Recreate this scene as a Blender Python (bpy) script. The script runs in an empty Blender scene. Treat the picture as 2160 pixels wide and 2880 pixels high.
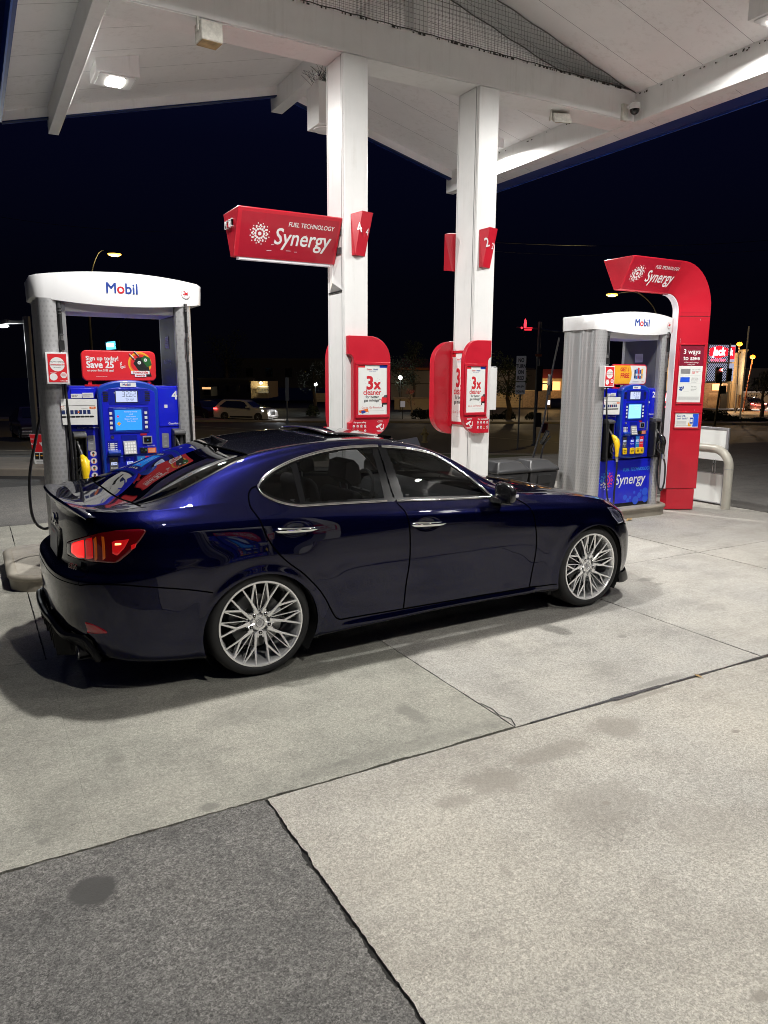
import bpy, math, random
import numpy as np
from mathutils import Vector, Matrix
random.seed(7); RNG = np.random.default_rng(7)
SC = bpy.context.scene; COL = SC.collection
# ---------------- camera ----------------
CAM_H = 1.7805; AZ, PITCH, ROLL, FPX = 0.509391, 0.182145, 0.00546, 2060.39
fwd = Vector((math.sin(AZ)*math.cos(PITCH), math.cos(AZ)*math.cos(PITCH), -math.sin(PITCH)))
rt = Vector((math.cos(AZ), -math.sin(AZ), 0)); up = rt.cross(fwd)
rt2 = rt*math.cos(ROLL) + up*math.sin(ROLL); up2 = up*math.cos(ROLL) - rt*math.sin(ROLL)
cam = bpy.data.cameras.new('camera'); camo = bpy.data.objects.new('camera', cam); COL.objects.link(camo)
camo.matrix_world = Matrix(((rt2.x, up2.x, -fwd.x, 0), (rt2.y, up2.y, -fwd.y, 0), (rt2.z, up2.z, -fwd.z, CAM_H), (0, 0, 0, 1)))
cam.sensor_fit = 'HORIZONTAL'; cam.sensor_width = 36; cam.lens = 36*FPX/2160; cam.clip_end = 2000; cam.clip_start = .05
SC.camera = camo
# ---------------- night sky, exposure ----------------
W = bpy.data.worlds.new('World'); SC.world = W; W.use_nodes = True
nt = W.node_tree; nt.nodes.clear()
wo = nt.nodes.new('ShaderNodeOutputWorld'); bg = nt.nodes.new('ShaderNodeBackground'); tc = nt.nodes.new('ShaderNodeTexCoord')
sx = nt.nodes.new('ShaderNodeSeparateXYZ'); cr = nt.nodes.new('ShaderNodeValToRGB')
nt.links.new(tc.outputs['Generated'], sx.inputs[0]); nt.links.new(sx.outputs['Z'], cr.inputs[0])
nt.links.new(cr.outputs[0], bg.inputs[0]); nt.links.new(bg.outputs[0], wo.inputs[0])
e = cr.color_ramp.elements
e[0].position = 0.0; e[0].color = (.0007, .0007, .0014, 1)
e[1].position = .55; e[1].color = (.0030, .0046, .022, 1)
for p, c in ((.12, (.0006, .0007, .0024, 1)), (.28, (.0009, .0012, .0060, 1))):
    n = e.new(p); n.color = c
bg.inputs[1].default_value = 1.0
SC.view_settings.view_transform = 'Standard'; SC.view_settings.look = 'None'
SC.view_settings.exposure = 0.34; SC.view_settings.gamma = 1.0
SC.cycles.use_denoising = True; SC.cycles.filter_width = .95
SC.cycles.max_bounces = 8; SC.cycles.diffuse_bounces = 4; SC.cycles.glossy_bounces = 5; SC.cycles.transparent_max_bounces = 12
SC.cycles.sample_clamp_indirect = 6; SC.cycles.caustics_reflective = False; SC.cycles.caustics_refractive = False
# ---------------- canopy lamps (four lit fixtures under the roof) ----------------
LAMPS = [(1.76, 9.58), (6.99, 9.58), (1.76, 4.82), (6.99, 4.82), (1.76, .06), (6.99, .06)]; LAMP_Z = 5.13
for lx, ly in LAMPS:
    L = bpy.data.lights.new('canopy_lamp', 'AREA'); L.shape = 'RECTANGLE'; L.size = .17; L.size_y = .26
    L.energy = 190 if ly > 1 else 95; L.color = (1, .98, .94); L.spread = math.radians(172)
    o = bpy.data.objects.new('canopy_lamp', L); o.location = (lx, ly, LAMP_Z - .035); COL.objects.link(o)
# ---------------- materials ----------------
MATS = {}
def mat(name, col, rough=.5, metal=0., spec=.5, coat=0., var=0., vscale=3., bump=0., bscale=60., emit=None, estr=1., alpha=None, trans=0., coatr=.03, var2=None):
    if name in MATS: return MATS[name]
    m = bpy.data.materials.new(name); m.use_nodes = True; t = m.node_tree; b = t.nodes['Principled BSDF']
    b.inputs['Base Color'].default_value = (*col, 1); b.inputs['Roughness'].default_value = rough
    b.inputs['Metallic'].default_value = metal; b.inputs['Specular IOR Level'].default_value = spec
    b.inputs['Coat Weight'].default_value = coat; b.inputs['Coat Roughness'].default_value = coatr
    b.inputs['Transmission Weight'].default_value = trans
    N = t.nodes.new; K = t.links.new
    if var or bump:
        tcn = N('ShaderNodeTexCoord')
    if var:
        n = N('ShaderNodeTexNoise'); n.inputs['Scale'].default_value = vscale; n.inputs['Detail'].default_value = 6; n.inputs['Roughness'].default_value = .65
        K(tcn.outputs['Object'], n.inputs['Vector'])
        r = N('ShaderNodeMapRange'); r.inputs[1].default_value = .3; r.inputs[2].default_value = .7; r.inputs[3].default_value = 1-var; r.inputs[4].default_value = 1+var*.6
        K(n.outputs['Fac'], r.inputs[0])
        mx = N('ShaderNodeMix'); mx.data_type = 'RGBA'; mx.blend_type = 'MULTIPLY'; mx.inputs[0].default_value = 1
        mx.inputs[6].default_value = (*col, 1); K(r.outputs[0], mx.inputs[7]); K(mx.outputs[2], b.inputs['Base Color'])
        rr = N('ShaderNodeMapRange'); rr.inputs[3].default_value = max(0, rough-.08); rr.inputs[4].default_value = min(1, rough+.1)
        K(n.outputs['Fac'], rr.inputs[0]); K(rr.outputs[0], b.inputs['Roughness'])
    if bump:
        n2 = N('ShaderNodeTexNoise'); n2.inputs['Scale'].default_value = bscale; n2.inputs['Detail'].default_value = 4
        K(tcn.outputs['Object'], n2.inputs['Vector'])
        bp = N('ShaderNodeBump'); bp.inputs['Strength'].default_value = bump; bp.inputs['Distance'].default_value = .01
        K(n2.outputs['Fac'], bp.inputs['Height']); K(bp.outputs[0], b.inputs['Normal'])
    if emit:
        b.inputs['Emission Color'].default_value = (*emit, 1); b.inputs['Emission Strength'].default_value = estr
    MATS[name] = m; return m
def tint_glass(name, tint, refl=.12, rough=0.0):
    m = bpy.data.materials.new(name); m.use_nodes = True; t = m.node_tree; t.nodes.clear(); N = t.nodes.new; K = t.links.new
    o = N('ShaderNodeOutputMaterial'); mx = N('ShaderNodeMixShader'); tr = N('ShaderNodeBsdfTransparent'); gl = N('ShaderNodeBsdfGlossy'); fr = N('ShaderNodeFresnel')
    ge = N('ShaderNodeNewGeometry'); mm = N('ShaderNodeMapRange'); mm.inputs[3].default_value = 1.5; mm.inputs[4].default_value = .6667; K(ge.outputs['Backfacing'], mm.inputs[0]); K(mm.outputs[0], fr.inputs[0]); tr.inputs[0].default_value = (*tint, 1); gl.inputs['Roughness'].default_value = rough
    K(fr.outputs[0], mx.inputs[0]); K(tr.outputs[0], mx.inputs[1]); K(gl.outputs[0], mx.inputs[2]); K(mx.outputs[0], o.inputs[0])
    MATS[name] = m; return m
def streaks(name, amt=.16, col=(.36,.33,.28)):
    m = MATS[name]; t = m.node_tree; b = t.nodes['Principled BSDF']; N = t.nodes.new; K = t.links.new
    g = N('ShaderNodeNewGeometry'); mp = N('ShaderNodeMapping'); mp.inputs['Scale'].default_value = (14,14,1.1); K(g.outputs['Position'], mp.inputs[0])
    n = N('ShaderNodeTexNoise'); n.inputs['Scale'].default_value = 1.; n.inputs['Detail'].default_value = 7; n.inputs['Roughness'].default_value = .7; K(mp.outputs[0], n.inputs['Vector'])
    n2 = N('ShaderNodeTexNoise'); n2.inputs['Scale'].default_value = 1.7; n2.inputs['Detail'].default_value = 8; n2.inputs['Roughness'].default_value = .75; K(g.outputs['Position'], n2.inputs['Vector'])
    n3 = N('ShaderNodeTexNoise'); n3.inputs['Scale'].default_value = 38; n3.inputs['Detail'].default_value = 3; K(g.outputs['Position'], n3.inputs['Vector'])
    def rg(f, a, c, lo, hi):
        r = N('ShaderNodeMapRange'); r.inputs[1].default_value = a; r.inputs[2].default_value = c; r.inputs[3].default_value = lo; r.inputs[4].default_value = hi; K(f, r.inputs[0]); return r.outputs[0]
    mu = N('ShaderNodeMath'); mu.operation = 'MULTIPLY'; K(rg(n.outputs['Fac'], .50, .72, 0, 1), mu.inputs[0]); K(rg(n2.outputs['Fac'], .42, .62, 0, amt*2.2), mu.inputs[1])
    ad = N('ShaderNodeMath'); ad.operation = 'ADD'; ad.use_clamp = True; K(mu.outputs[0], ad.inputs[0]); K(rg(n3.outputs['Fac'], .72, .78, 0, amt*1.5), ad.inputs[1])
    old = b.inputs['Base Color'].links[0].from_socket if b.inputs['Base Color'].links else None
    x = N('ShaderNodeMix'); x.data_type = 'RGBA'; K(ad.outputs[0], x.inputs[0]); x.inputs[7].default_value = (*col, 1)
    if old: K(old, x.inputs[6])
    else: x.inputs[6].default_value = b.inputs['Base Color'].default_value
    K(x.outputs[2], b.inputs['Base Color'])
# ---------------- mesh builder ----------------
_txt = {}
def text_geo(s, bold=0.0, depth=.0):
    key = (s, bold)
    if key not in _txt:
        c = bpy.data.curves.new('t', 'FONT'); c.body = s; c.size = 1; c.resolution_u = 3; c.fill_mode = 'FRONT'
        o = bpy.data.objects.new('t', c); me = o.to_mesh()
        V = np.array([v.co[:2] for v in me.vertices]) if len(me.vertices) else np.zeros((0, 2))
        F = [tuple(p.vertices) for p in me.polygons]
        o.to_mesh_clear(); bpy.data.objects.remove(o); bpy.data.curves.remove(c)
        _txt[key] = (V, F)
    return _txt[key]
class MB:
    def __init__(s): s.v = []; s.f = []; s.m = []; s.mats = []; s.M = None
    def mi(s, m):
        m = MATS[m] if isinstance(m, str) else m
        if m not in s.mats: s.mats.append(m)
        return s.mats.index(m)
    def add(s, V, F, m):
        o = len(s.v); k = s.mi(m)
        s.v += [tuple(p) for p in V]; s.f += [tuple(i+o for i in f) for f in F]; s.m += [k]*len(F); return s
    def box(s, x0, x1, y0, y1, z0, z1, m):
        return s.add([(x0,y0,z0),(x1,y0,z0),(x1,y1,z0),(x0,y1,z0),(x0,y0,z1),(x1,y0,z1),(x1,y1,z1),(x0,y1,z1)],
              [(0,3,2,1),(4,5,6,7),(0,1,5,4),(1,2,6,5),(2,3,7,6),(3,0,4,7)], m)
    def prism(s, poly, lo, hi, m, ax='y'):     # poly in the two other axes, extruded lo..hi
        def P(a, b, c): return {'y': (a, c, b), 'x': (c, a, b), 'z': (a, b, c)}[ax]
        n = len(poly); ar = sum(poly[i][0]*poly[(i+1) % n][1]-poly[(i+1) % n][0]*poly[i][1] for i in range(n))
        p = list(poly) if (ar > 0) == (ax in 'zx') else list(poly)[::-1]
        # orientation: for z and x, ccw poly faces +axis; for y the frame is left handed
        V = [P(a, b, lo) for a, b in p] + [P(a, b, hi) for a, b in p]
        return s.add(V, [tuple(range(n))[::-1], tuple(range(n, 2*n))] + [(i, (i+1) % n, n+(i+1) % n, n+i) for i in range(n)], m)
    def tube(s, pts, r, m, n=10, cap=True):
        pts = [Vector(p) for p in pts]; R = r if hasattr(r, '__len__') else [r]*len(pts); V = []; F = []; prev = None
        for i, p in enumerate(pts):
            d = (pts[min(i+1, len(pts)-1)] - pts[max(i-1, 0)]).normalized()
            if prev is None:
                a = d.orthogonal().normalized()
            else:
                a = (prev - d*prev.dot(d)).normalized()
            prev = a; b = d.cross(a)
            V += [p + (a*math.cos(2*math.pi*k/n) + b*math.sin(2*math.pi*k/n))*R[i] for k in range(n)]
        for i in range(len(pts)-1):
            F += [(i*n+k, i*n+(k+1) % n, (i+1)*n+(k+1) % n, (i+1)*n+k) for k in range(n)]
        if cap: F += [tuple(range(n))[::-1], tuple(range((len(pts)-1)*n, len(pts)*n))]
        return s.add(V, F, m)
    def lathe(s, prof, m, c=(0,0,0), ax='z', n=32, a0=0, a1=2*math.pi, cap=False):   # prof (r, h)
        V = []; F = []; full = abs(a1-a0-2*math.pi) < 1e-6; nn = n if full else n+1
        for r, h in prof:
            for k in range(nn):
                a = a0 + (a1-a0)*k/n; u, w = r*math.cos(a), r*math.sin(a)
                V.append({'z': (c[0]+u, c[1]+w, c[2]+h), 'y': (c[0]+u, c[1]+h, c[2]+w), 'x': (c[0]+h, c[1]+u, c[2]+w)}[ax])
        for i in range(len(prof)-1):
            for k in range(n):
                k2 = (k+1) % nn if full else k+1
                F.append((i*nn+k, i*nn+k2, (i+1)*nn+k2, (i+1)*nn+k))
        if cap: F += [tuple(range(nn))[::-1], tuple(range((len(prof)-1)*nn, len(prof)*nn))]
        return s.add(V, F, m)
    def disc(s, c, r, m, n=20, ux=(1,0,0), uy=(0,0,1), ry=None):
        ux, uy, c = Vector(ux), Vector(uy), Vector(c); ry = ry or r
        return s.add([c + ux*math.cos(2*math.pi*k/n)*r + uy*math.sin(2*math.pi*k/n)*ry for k in range(n)], [tuple(range(n))], m)
    def quad(s, c, w, h, m, ux=(1,0,0), uy=(0,0,1)):   # centre, facing ux x uy
        ux, uy, c = Vector(ux)*w/2, Vector(uy)*h/2, Vector(c)
        return s.add([c-ux-uy, c+ux-uy, c+ux+uy, c-ux+uy], [(0,1,2,3)], m)
    def poly(s, pts, m, c=(0,0,0), ux=(1,0,0), uy=(0,0,1)):
        ux, uy, c = Vector(ux), Vector(uy), Vector(c)
        return s.add([c+ux*a+uy*b for a, b in pts], [tuple(range(len(pts)))], m)
    def text(s, t, size, o, m, ux=(1,0,0), uy=(0,0,1), bold=.0, shear=0., align='l', sx=1.):
        V, F = text_geo(t, 0.0)
        if not len(V): return s
        if bold > .011:
            n_ = Vector(ux).cross(Vector(uy)).normalized(); b_ = bold*.8
            for i_, (dx, dy) in enumerate(((-b_,-b_),(b_,-b_),(-b_,b_))):
                oo = Vector(o) + (Vector(ux)*dx*sx + Vector(uy)*dy)*size - n_*(-.00012*(i_+1)); s.text(t, size, oo, m, ux, uy, 0., shear, align, sx)
            o = Vector(o) + (Vector(ux)*b_*sx + Vector(uy)*b_)*size
        ux, uy, o = Vector(ux), Vector(uy), Vector(o)
        x0, x1 = V[:, 0].min(), V[:, 0].max(); sh = {'l': x0, 'c': (x0+x1)/2, 'r': x1}[align]
        return s.add([o + ux*((x-sh)*sx + y*shear)*size + uy*y*size for x, y in V], F, m)
    def build(s, name, parent=None, bevel=0, smooth=35, seg=2, loc=None):
        me = bpy.data.meshes.new(name); me.from_pydata([tuple(p) for p in s.v], [], s.f)
        for m in s.mats: me.materials.append(m)
        me.polygons.foreach_set('material_index', s.m)
        me.validate(); me.update()
        if smooth:
            me.polygons.foreach_set('use_smooth', [True]*len(me.polygons)); me.set_sharp_from_angle(angle=math.radians(smooth))
        o = bpy.data.objects.new(name, me); COL.objects.link(o)
        if parent: o.parent = parent
        if loc: o.location = loc
        if bevel:
            b = o.modifiers.new('edge', 'BEVEL'); b.width = bevel; b.segments = seg; b.limit_method = 'ANGLE'; b.angle_limit = math.radians(40); b.harden_normals = False
        return o
def tag(o, label, cat, group=None, kind=None):
    o['label'] = label; o['category'] = cat
    if group: o['group'] = group
    if kind: o['kind'] = kind
    return o
def thing(name, label, cat, loc=(0,0,0), rz=0, group=None):
    o = bpy.data.objects.new(name, None); COL.objects.link(o); o.location = loc; o.rotation_euler = (0, 0, rz); o.empty_display_size = .2
    return tag(o, label, cat, group)
def struct(o): o['kind'] = 'structure'; return o
def copy_tree(o, parent=None):
    c = o.copy(); COL.objects.link(c)
    if parent is not None:
        c.parent = parent
    for ch in list(o.children): copy_tree(ch, c)
    return c
def arc(cx, cy, r, a0, a1, n=10):
    return [(cx+r*math.cos(math.radians(a0+(a1-a0)*i/n)), cy+r*math.sin(math.radians(a0+(a1-a0)*i/n))) for i in range(n+1)]
def rrect(x0, x1, y0, y1, r, n=5):
    return arc(x1-r, y0+r, r, -90, 0, n) + arc(x1-r, y1-r, r, 0, 90, n) + arc(x0+r, y1-r, r, 90, 180, n) + arc(x0+r, y0+r, r, 180, 270, n)
def at(px, py, depth):      # a point seen at this place in the photograph, at this distance ahead
    d = fwd + rt2*((px-1080)/FPX) - up2*((py-1440)/FPX)
    h = Vector((fwd.x, fwd.y, 0)).normalized(); t = depth/d.dot(h)
    return Vector((0, 0, CAM_H)) + d*t
# common materials
mat('white_paint', (.83,.83,.825), .36, var=.05, vscale=2.5, bump=.05, bscale=25)
mat('white_gloss', (.80,.80,.81), .22, coat=.3)
mat('red', (.55,.012,.03), .32, coat=.35, var=.06, vscale=4)
mat('red_panel', (.42,.010,.028), .30, coat=.4, var=.05)
mat('white', (.80,.80,.80), .5)
mat('poster', (.70,.76,.70), .35)
mat('black', (.012,.012,.013), .45)
mat('black_gloss', (.010,.010,.011), .15, coat=.6)
mat('rubber', (.018,.018,.019), .6, bump=.1, bscale=200)
mat('grey', (.30,.30,.31), .45, var=.06)
mat('dgrey', (.07,.07,.075), .5)
mat('steel', (.55,.55,.55), .28, metal=1., var=.1, vscale=20)
mat('chrome', (.86,.86,.87), .05, metal=1.)
mat('blue', (.008,.014,.56), .34, coat=.3)
mat('blue_deep', (.004,.012,.30), .35, coat=.3)
mat('blue_edge', (.006,.045,.38), .3, coat=.4)
mat('navy_text', (.01,.05,.32), .5)
mat('cyan', (.02,.20,.55), .4); mat('sky_text', (.05,.30,.80), .4); mat('pink', (.75,.05,.18), .5)
mat('yellow', (.85,.55,.01), .35, coat=.2); mat('orange', (.75,.16,.02), .4); mat('amber_paper', (.85,.42,.03), .4)
mat('red_text', (.60,.015,.03), .45); mat('bright_red', (.70,.02,.03), .4)
mat('lcd', (.35,.40,.62), .3, emit=(.62,.72,1.0), estr=.42)
mat('screen', (.02,.15,.5), .2, emit=(.03,.28,.95), estr=.75)
mat('screen_lit', (.1,.3,.6), .2, emit=(.35,.70,1.0), estr=.8)
mat('paper', (.74,.74,.73), .5, var=.05, vscale=12)
mat('green', (.02,.12,.03), .4); mat('dkblue_paper', (.015,.03,.12), .4)
mat('silver_panel', (.42,.42,.44), .35, metal=.5, var=.08)
mat('side_grey', (.30,.30,.31), .4, metal=.3, var=.1, vscale=3)
streaks('white_paint', .12); streaks('white_gloss', .07); streaks('red', .06, (.25,.02,.03)); streaks('blue', .10, (.02,.03,.25)); streaks('silver_panel', .2, (.15,.14,.13)); streaks('black', .25, (.05,.05,.05))
# ---------------- ground ----------------
def ground_mat(name, base, dark, stain_scale, speck, warm=(1,1,1), spots=()):
    m = bpy.data.materials.new(name); m.use_nodes = True; t = m.node_tree; b = t.nodes['Principled BSDF']; N = t.nodes.new; K = t.links.new
    b.inputs['Specular IOR Level'].default_value = .3
    g = N('ShaderNodeNewGeometry'); pos = g.outputs['Position']
    def noise(sc, det=6, rough=.6, v=None):
        n = N('ShaderNodeTexNoise'); n.inputs['Scale'].default_value = sc; n.inputs['Detail'].default_value = det; n.inputs['Roughness'].default_value = rough
        K(v or pos, n.inputs['Vector']); return n.outputs['Fac']
    def rng(f, a, c, lo, hi):
        r = N('ShaderNodeMapRange'); r.inputs[1].default_value = a; r.inputs[2].default_value = c; r.inputs[3].default_value = lo; r.inputs[4].default_value = hi
        K(f, r.inputs[0]); return r.outputs[0]
    def mixc(f, a, c, mode='MIX'):
        x = N('ShaderNodeMix'); x.data_type = 'RGBA'; x.blend_type = mode
        if isinstance(f, float): x.inputs[0].default_value = f
        else: K(f, x.inputs[0])
        for i, q in ((6, a), (7, c)):
            if isinstance(q, tuple): x.inputs[i].default_value = (*q, 1)
            else: K(q, x.inputs[i])
        return x.outputs[2]
    big = noise(.8, 5, .55); mid = noise(stain_scale, 10, .75); fine = noise(60, 8, .8); sp = noise(150, 5, .8); grit = noise(22, 9, .85)
    vm = N('ShaderNodeMapping'); vm.inputs['Scale'].default_value = (.35, 2.2, 1); vm.inputs['Rotation'].default_value = (0,0,.25); K(pos, vm.inputs[0])
    streak = noise(2.2, 6, .65, vm.outputs[0])
    c = mixc(rng(big, .38, .66, 0, 1), base, warm)
    c = mixc(rng(mid, .46, .70, 0, .70), c, dark)
    c = mixc(rng(streak, .5, .75, 0, .30), c, dark)
    c = mixc(1.0, c, rng(grit, .35, .65, 1-speck*.4, 1+speck*.3), 'MULTIPLY')
    c = mixc(1.0, c, rng(fine, .36, .64, 1-speck*1.3, 1+speck*1.0), 'MULTIPLY')
    for vs_, am in ((230, speck*1.6), (120, speck*.85), (48, speck*.22)):
        vo = N('ShaderNodeTexVoronoi'); vo.inputs['Scale'].default_value = vs_; K(pos, vo.inputs['Vector']); sv = N('ShaderNodeSeparateColor'); K(vo.outputs['Color'], sv.inputs[0])
        c = mixc(1.0, c, rng(sv.outputs[0], 0, 1, 1-am, 1+am), 'MULTIPLY')
    pit = noise(46, 3, .5); c = mixc(rng(pit, .68, .72, 0, .8), c, dark)
    c = mixc(1.0, c, rng(sp, .32, .68, 1-speck*1.1, 1+speck*.9), 'MULTIPLY')
    for (sx_, sy_, rx, ry, amt) in spots:
        s1 = N('ShaderNodeVectorMath'); s1.operation = 'SUBTRACT'; K(pos, s1.inputs[0]); s1.inputs[1].default_value = (sx_, sy_, 0)
        s2 = N('ShaderNodeVectorMath'); s2.operation = 'DIVIDE'; K(s1.outputs[0], s2.inputs[0]); s2.inputs[1].default_value = (rx, ry, 1)
        ln = N('ShaderNodeVectorMath'); ln.operation = 'LENGTH'; K(s2.outputs[0], ln.inputs[0])
        ad = N('ShaderNodeMath'); ad.operation = 'MULTIPLY_ADD'; K(noise(7, 9, .8), ad.inputs[0]); ad.inputs[1].default_value = 1.0 if amt > 1.1 else 2.2; K(ln.outputs['Value'], ad.inputs[2])
        c = mixc(rng(ad.outputs[0], 1.30 if amt > 1.1 else 1.62, 1.55 if amt > 1.1 else 2.05, min(1, amt*.85), 0), c, dark)
    K(c, b.inputs['Base Color'])
    K(rng(mid, .3, .7, .92, .62), b.inputs['Roughness'])
    bp = N('ShaderNodeBump'); bp.inputs['Strength'].default_value = .45; bp.inputs['Distance'].default_value = .004
    h = N('ShaderNodeMath'); h.operation = 'ADD'; K(fine, h.inputs[0]); K(sp, h.inputs[1]); K(h.outputs[0], bp.inputs['Height']); K(bp.outputs[0], b.inputs['Normal'])
    MATS[name] = m; return m
ground_mat('conc_green', (.355,.342,.295), (.17,.165,.145), 2.6, .13, (.30,.297,.255), [(1.93,3.15,.07,.17,.75),(.73,2.80,.05,.04,.8),(.10,2.88,.04,.03,.8),(1.38,2.86,.05,.03,.6),(1.75,2.84,.75,.07,.45),(.45,3.4,.06,.05,.5),(1.2,3.6,.3,.2,.25)])
ground_mat('conc_pink', (.430,.405,.352), (.235,.215,.185), 1.7, .15, (.375,.36,.325), [(2.78,2.50,.18,.14,.75),(2.32,2.46,.32,.09,.65),(1.92,2.38,.20,.12,.75),(1.66,2.34,.12,.07,.7),(2.2,2.03,.34,.20,.50),(2.45,1.72,.22,.2,.35),(1.88,1.08,.05,.03,.9),(2.22,2.02,.02,.016,1.),(3.29,2.17,.03,.018,1.),(1.57,1.88,.02,.07,.4),(3.2,2.70,.35,.03,.8)])
ground_mat('conc_white', (.420,.402,.360), (.215,.205,.185), 2.2, .14, (.36,.35,.325), [(5.18,4.42,.14,.06,.9),(5.16,4.27,.06,.03,.8),(3.85,3.46,.05,.035,.8),(3.3,3.1,.18,.12,.3),(3.45,2.80,.3,.035,.8),(6.2,5.2,.3,.12,.4),(4.1,3.0,.08,.06,.3),(5.0,3.6,.2,.1,.4)])
ground_mat('asphalt', (.165,.158,.147), (.060,.058,.055), 3.2, .27, (.138,.134,.128), [(.235,2.50,.085,.085,1.15),(.28,2.72,.03,.02,.6)])
ground_mat('asphalt_far', (.060,.058,.056), (.035,.034,.033), 1.2, .25, (.050,.048,.047))
mat('joint', (.020,.019,.017), .9, var=.4, vscale=30, bump=.6, bscale=80)
mat('tar', (.016,.016,.017), .35, bump=.5, bscale=50)
def rag(p, q, step, amp, rough):           # ragged edge between two points
    p, q = np.array(p, float), np.array(q, float); L = np.linalg.norm(q-p); n = max(1, int(L/step)); d = (q-p)/L; nn = np.array([-d[1], d[0]])
    out = []; w = 0
    for i in range(n):
        w = w*rough + RNG.normal()*amp
        a = p + d*(L*i/n) + (nn*(w + RNG.normal()*amp*.9) if i else 0); out.append((a[0], a[1]))
    return out
def slab(name, x0, x1, y0, y1, m, ztop=0., amp=.0012, th=.05, amps=None, step=.012):
    amps = amps or [amp]*4
    C4 = [(x0,y0),(x1,y0),(x1,y1),(x0,y1)]; P = []
    for i in range(4):
        st = step if amps[i] > 0 else 9.
        P += rag(C4[i], C4[(i+1) % 4], st, amps[i], .86)
    n = len(P); k = MB(); V = [(a, b, ztop) for a, b in P]; cxm, cym = (x0+x1)/2, (y0+y1)/2
    sgn = lambda v, c: math.copysign(.006, c-v)
    V2 = [(a, b, ztop-th) for a, b in P]
    k.add(V + V2, [tuple(range(n))] + [(i, n+i, n+(i+1) % n, (i+1) % n) for i in range(n)], m)
    return struct(k.build(name, smooth=0))
G = .006
# wide base ground: level under the forecourt, falling gently to the street
def gz(v): return float(np.interp(v, [-60, 13.5, 26, 50, 900], [-.03, -.03, -.80, -1.72, -1.72]))
hv = Vector((math.sin(AZ), math.cos(AZ), 0)); hu = Vector((math.cos(AZ), -math.sin(AZ), 0))
def uv(u, v, z=None): p = hu*u + hv*v; return (p.x, p.y, gz(v) if z is None else z)
k = MB(); vs = [-60, -10, 13.5, 16, 20, 26, 34, 42, 50, 60, 75, 95, 130, 200, 400, 900]; us = [-600, -200, -80, -40, -20, 0, 20, 40, 80, 200, 600]
V = [uv(u, v) for v in vs for u in us]; nU = len(us)
k.add(V, [(i*nU+j, i*nU+j+1, (i+1)*nU+j+1, (i+1)*nU+j) for i in range(len(vs)-1) for j in range(nU-1)], 'asphalt_far')
struct(k.build('ground', smooth=0))
k = MB(); k.box(-9, 9.35, -4, 9.72, -.028, -.0125, 'joint'); struct(k.build('joint_filler', smooth=0))
A, Bc, Cc_, Dd = 'conc_green', 'conc_white', 'conc_pink', 'asphalt'
slab('asphalt_patch', -6, .962-.005, -3.5, 2.752-.004, Dd, -.004, .0018, amps=[0, .0024, .0018, 0])
slab('concrete_slab', .962+.005, 5.9-G, -3.5, 2.745-G, Cc_, 0, .0009, amps=[0, 0, .0006, .0014])
slab('concrete_slab', 5.9+G, 9.3, -3.5, 2.745-G, Bc, 0, .0009)
for x0, x1, m_ in ((-6, .28-G, A), (.28+G*.5, 2.32-G*.5, A), (2.32+G, 4.37-G, Bc), (4.37+G, 6.5-G, Bc), (6.5+G, 9.3, Bc)):
    lo = 2.752+G*.5 if x0 < 2 else 2.745+G
    if x0 < .2: slab('concrete_slab', x0, .28+G*.4, lo, 4.9, m_, 0, .0010, amps=[.0014, .0, .0, 0])
    elif x0 < 2: slab('concrete_slab', .28+G*.5, x1, lo, 4.9, m_, 0, .0010, amps=[.0014, .0006, .0, 0])
    else: slab('concrete_slab', x0, x1, lo, 4.9, m_, 0, .0010, amps=[.0008, .0008, 0, .0008])
    slab('concrete_slab', x0, x1, 4.9+G, 7.2-G, m_, 0, .0006)
    slab('concrete_slab', x0, x1, 7.2+G, 9.7, m_, 0, .0006)
# tar filler along the long joint
P = []; xs = np.linspace(2.42, 4.75, 150); w = .006 + .003*np.sin(xs*9) + .003*RNG.random(150); w[(xs > 3.0)&(xs < 3.4)] += .010; w[xs > 4.1] *= 1.3
k = MB(); V = []; F = []
for i, x in enumerate(xs): V += [(x, 2.744-w[i], .0035), (x, 2.747+w[i]*.7, .0035)]
F = [(2*i, 2*i+2, 2*i+3, 2*i+1) for i in range(149)]; k.add(V, F, 'tar'); struct(k.build('joint_tar', smooth=0))
# crack at the slab corner
k = MB(); pts = [(2.33,2.76),(2.36,2.83),(2.33,2.90),(2.345,2.97),(2.33,3.06)]
for a, b in zip(pts[:-1], pts[1:]):
    k.add([(a[0]-.004,a[1],.003),(a[0]+.004,a[1],.003),(b[0]+.003,b[1],.003),(b[0]-.003,b[1],.003)], [(0,1,2,3)], 'joint')
struct(k.build('joint_crack', smooth=0))
# lot beyond the concrete
slab('lot_asphalt', -12, 20, 9.72+G, 13.2, 'asphalt', -.004, .001, amps=[.002,0,0,0])
slab('lot_asphalt', 9.35+G, 20, -3, 9.70, 'asphalt', -.004, .001, amps=[0,0,0,.002])
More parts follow.
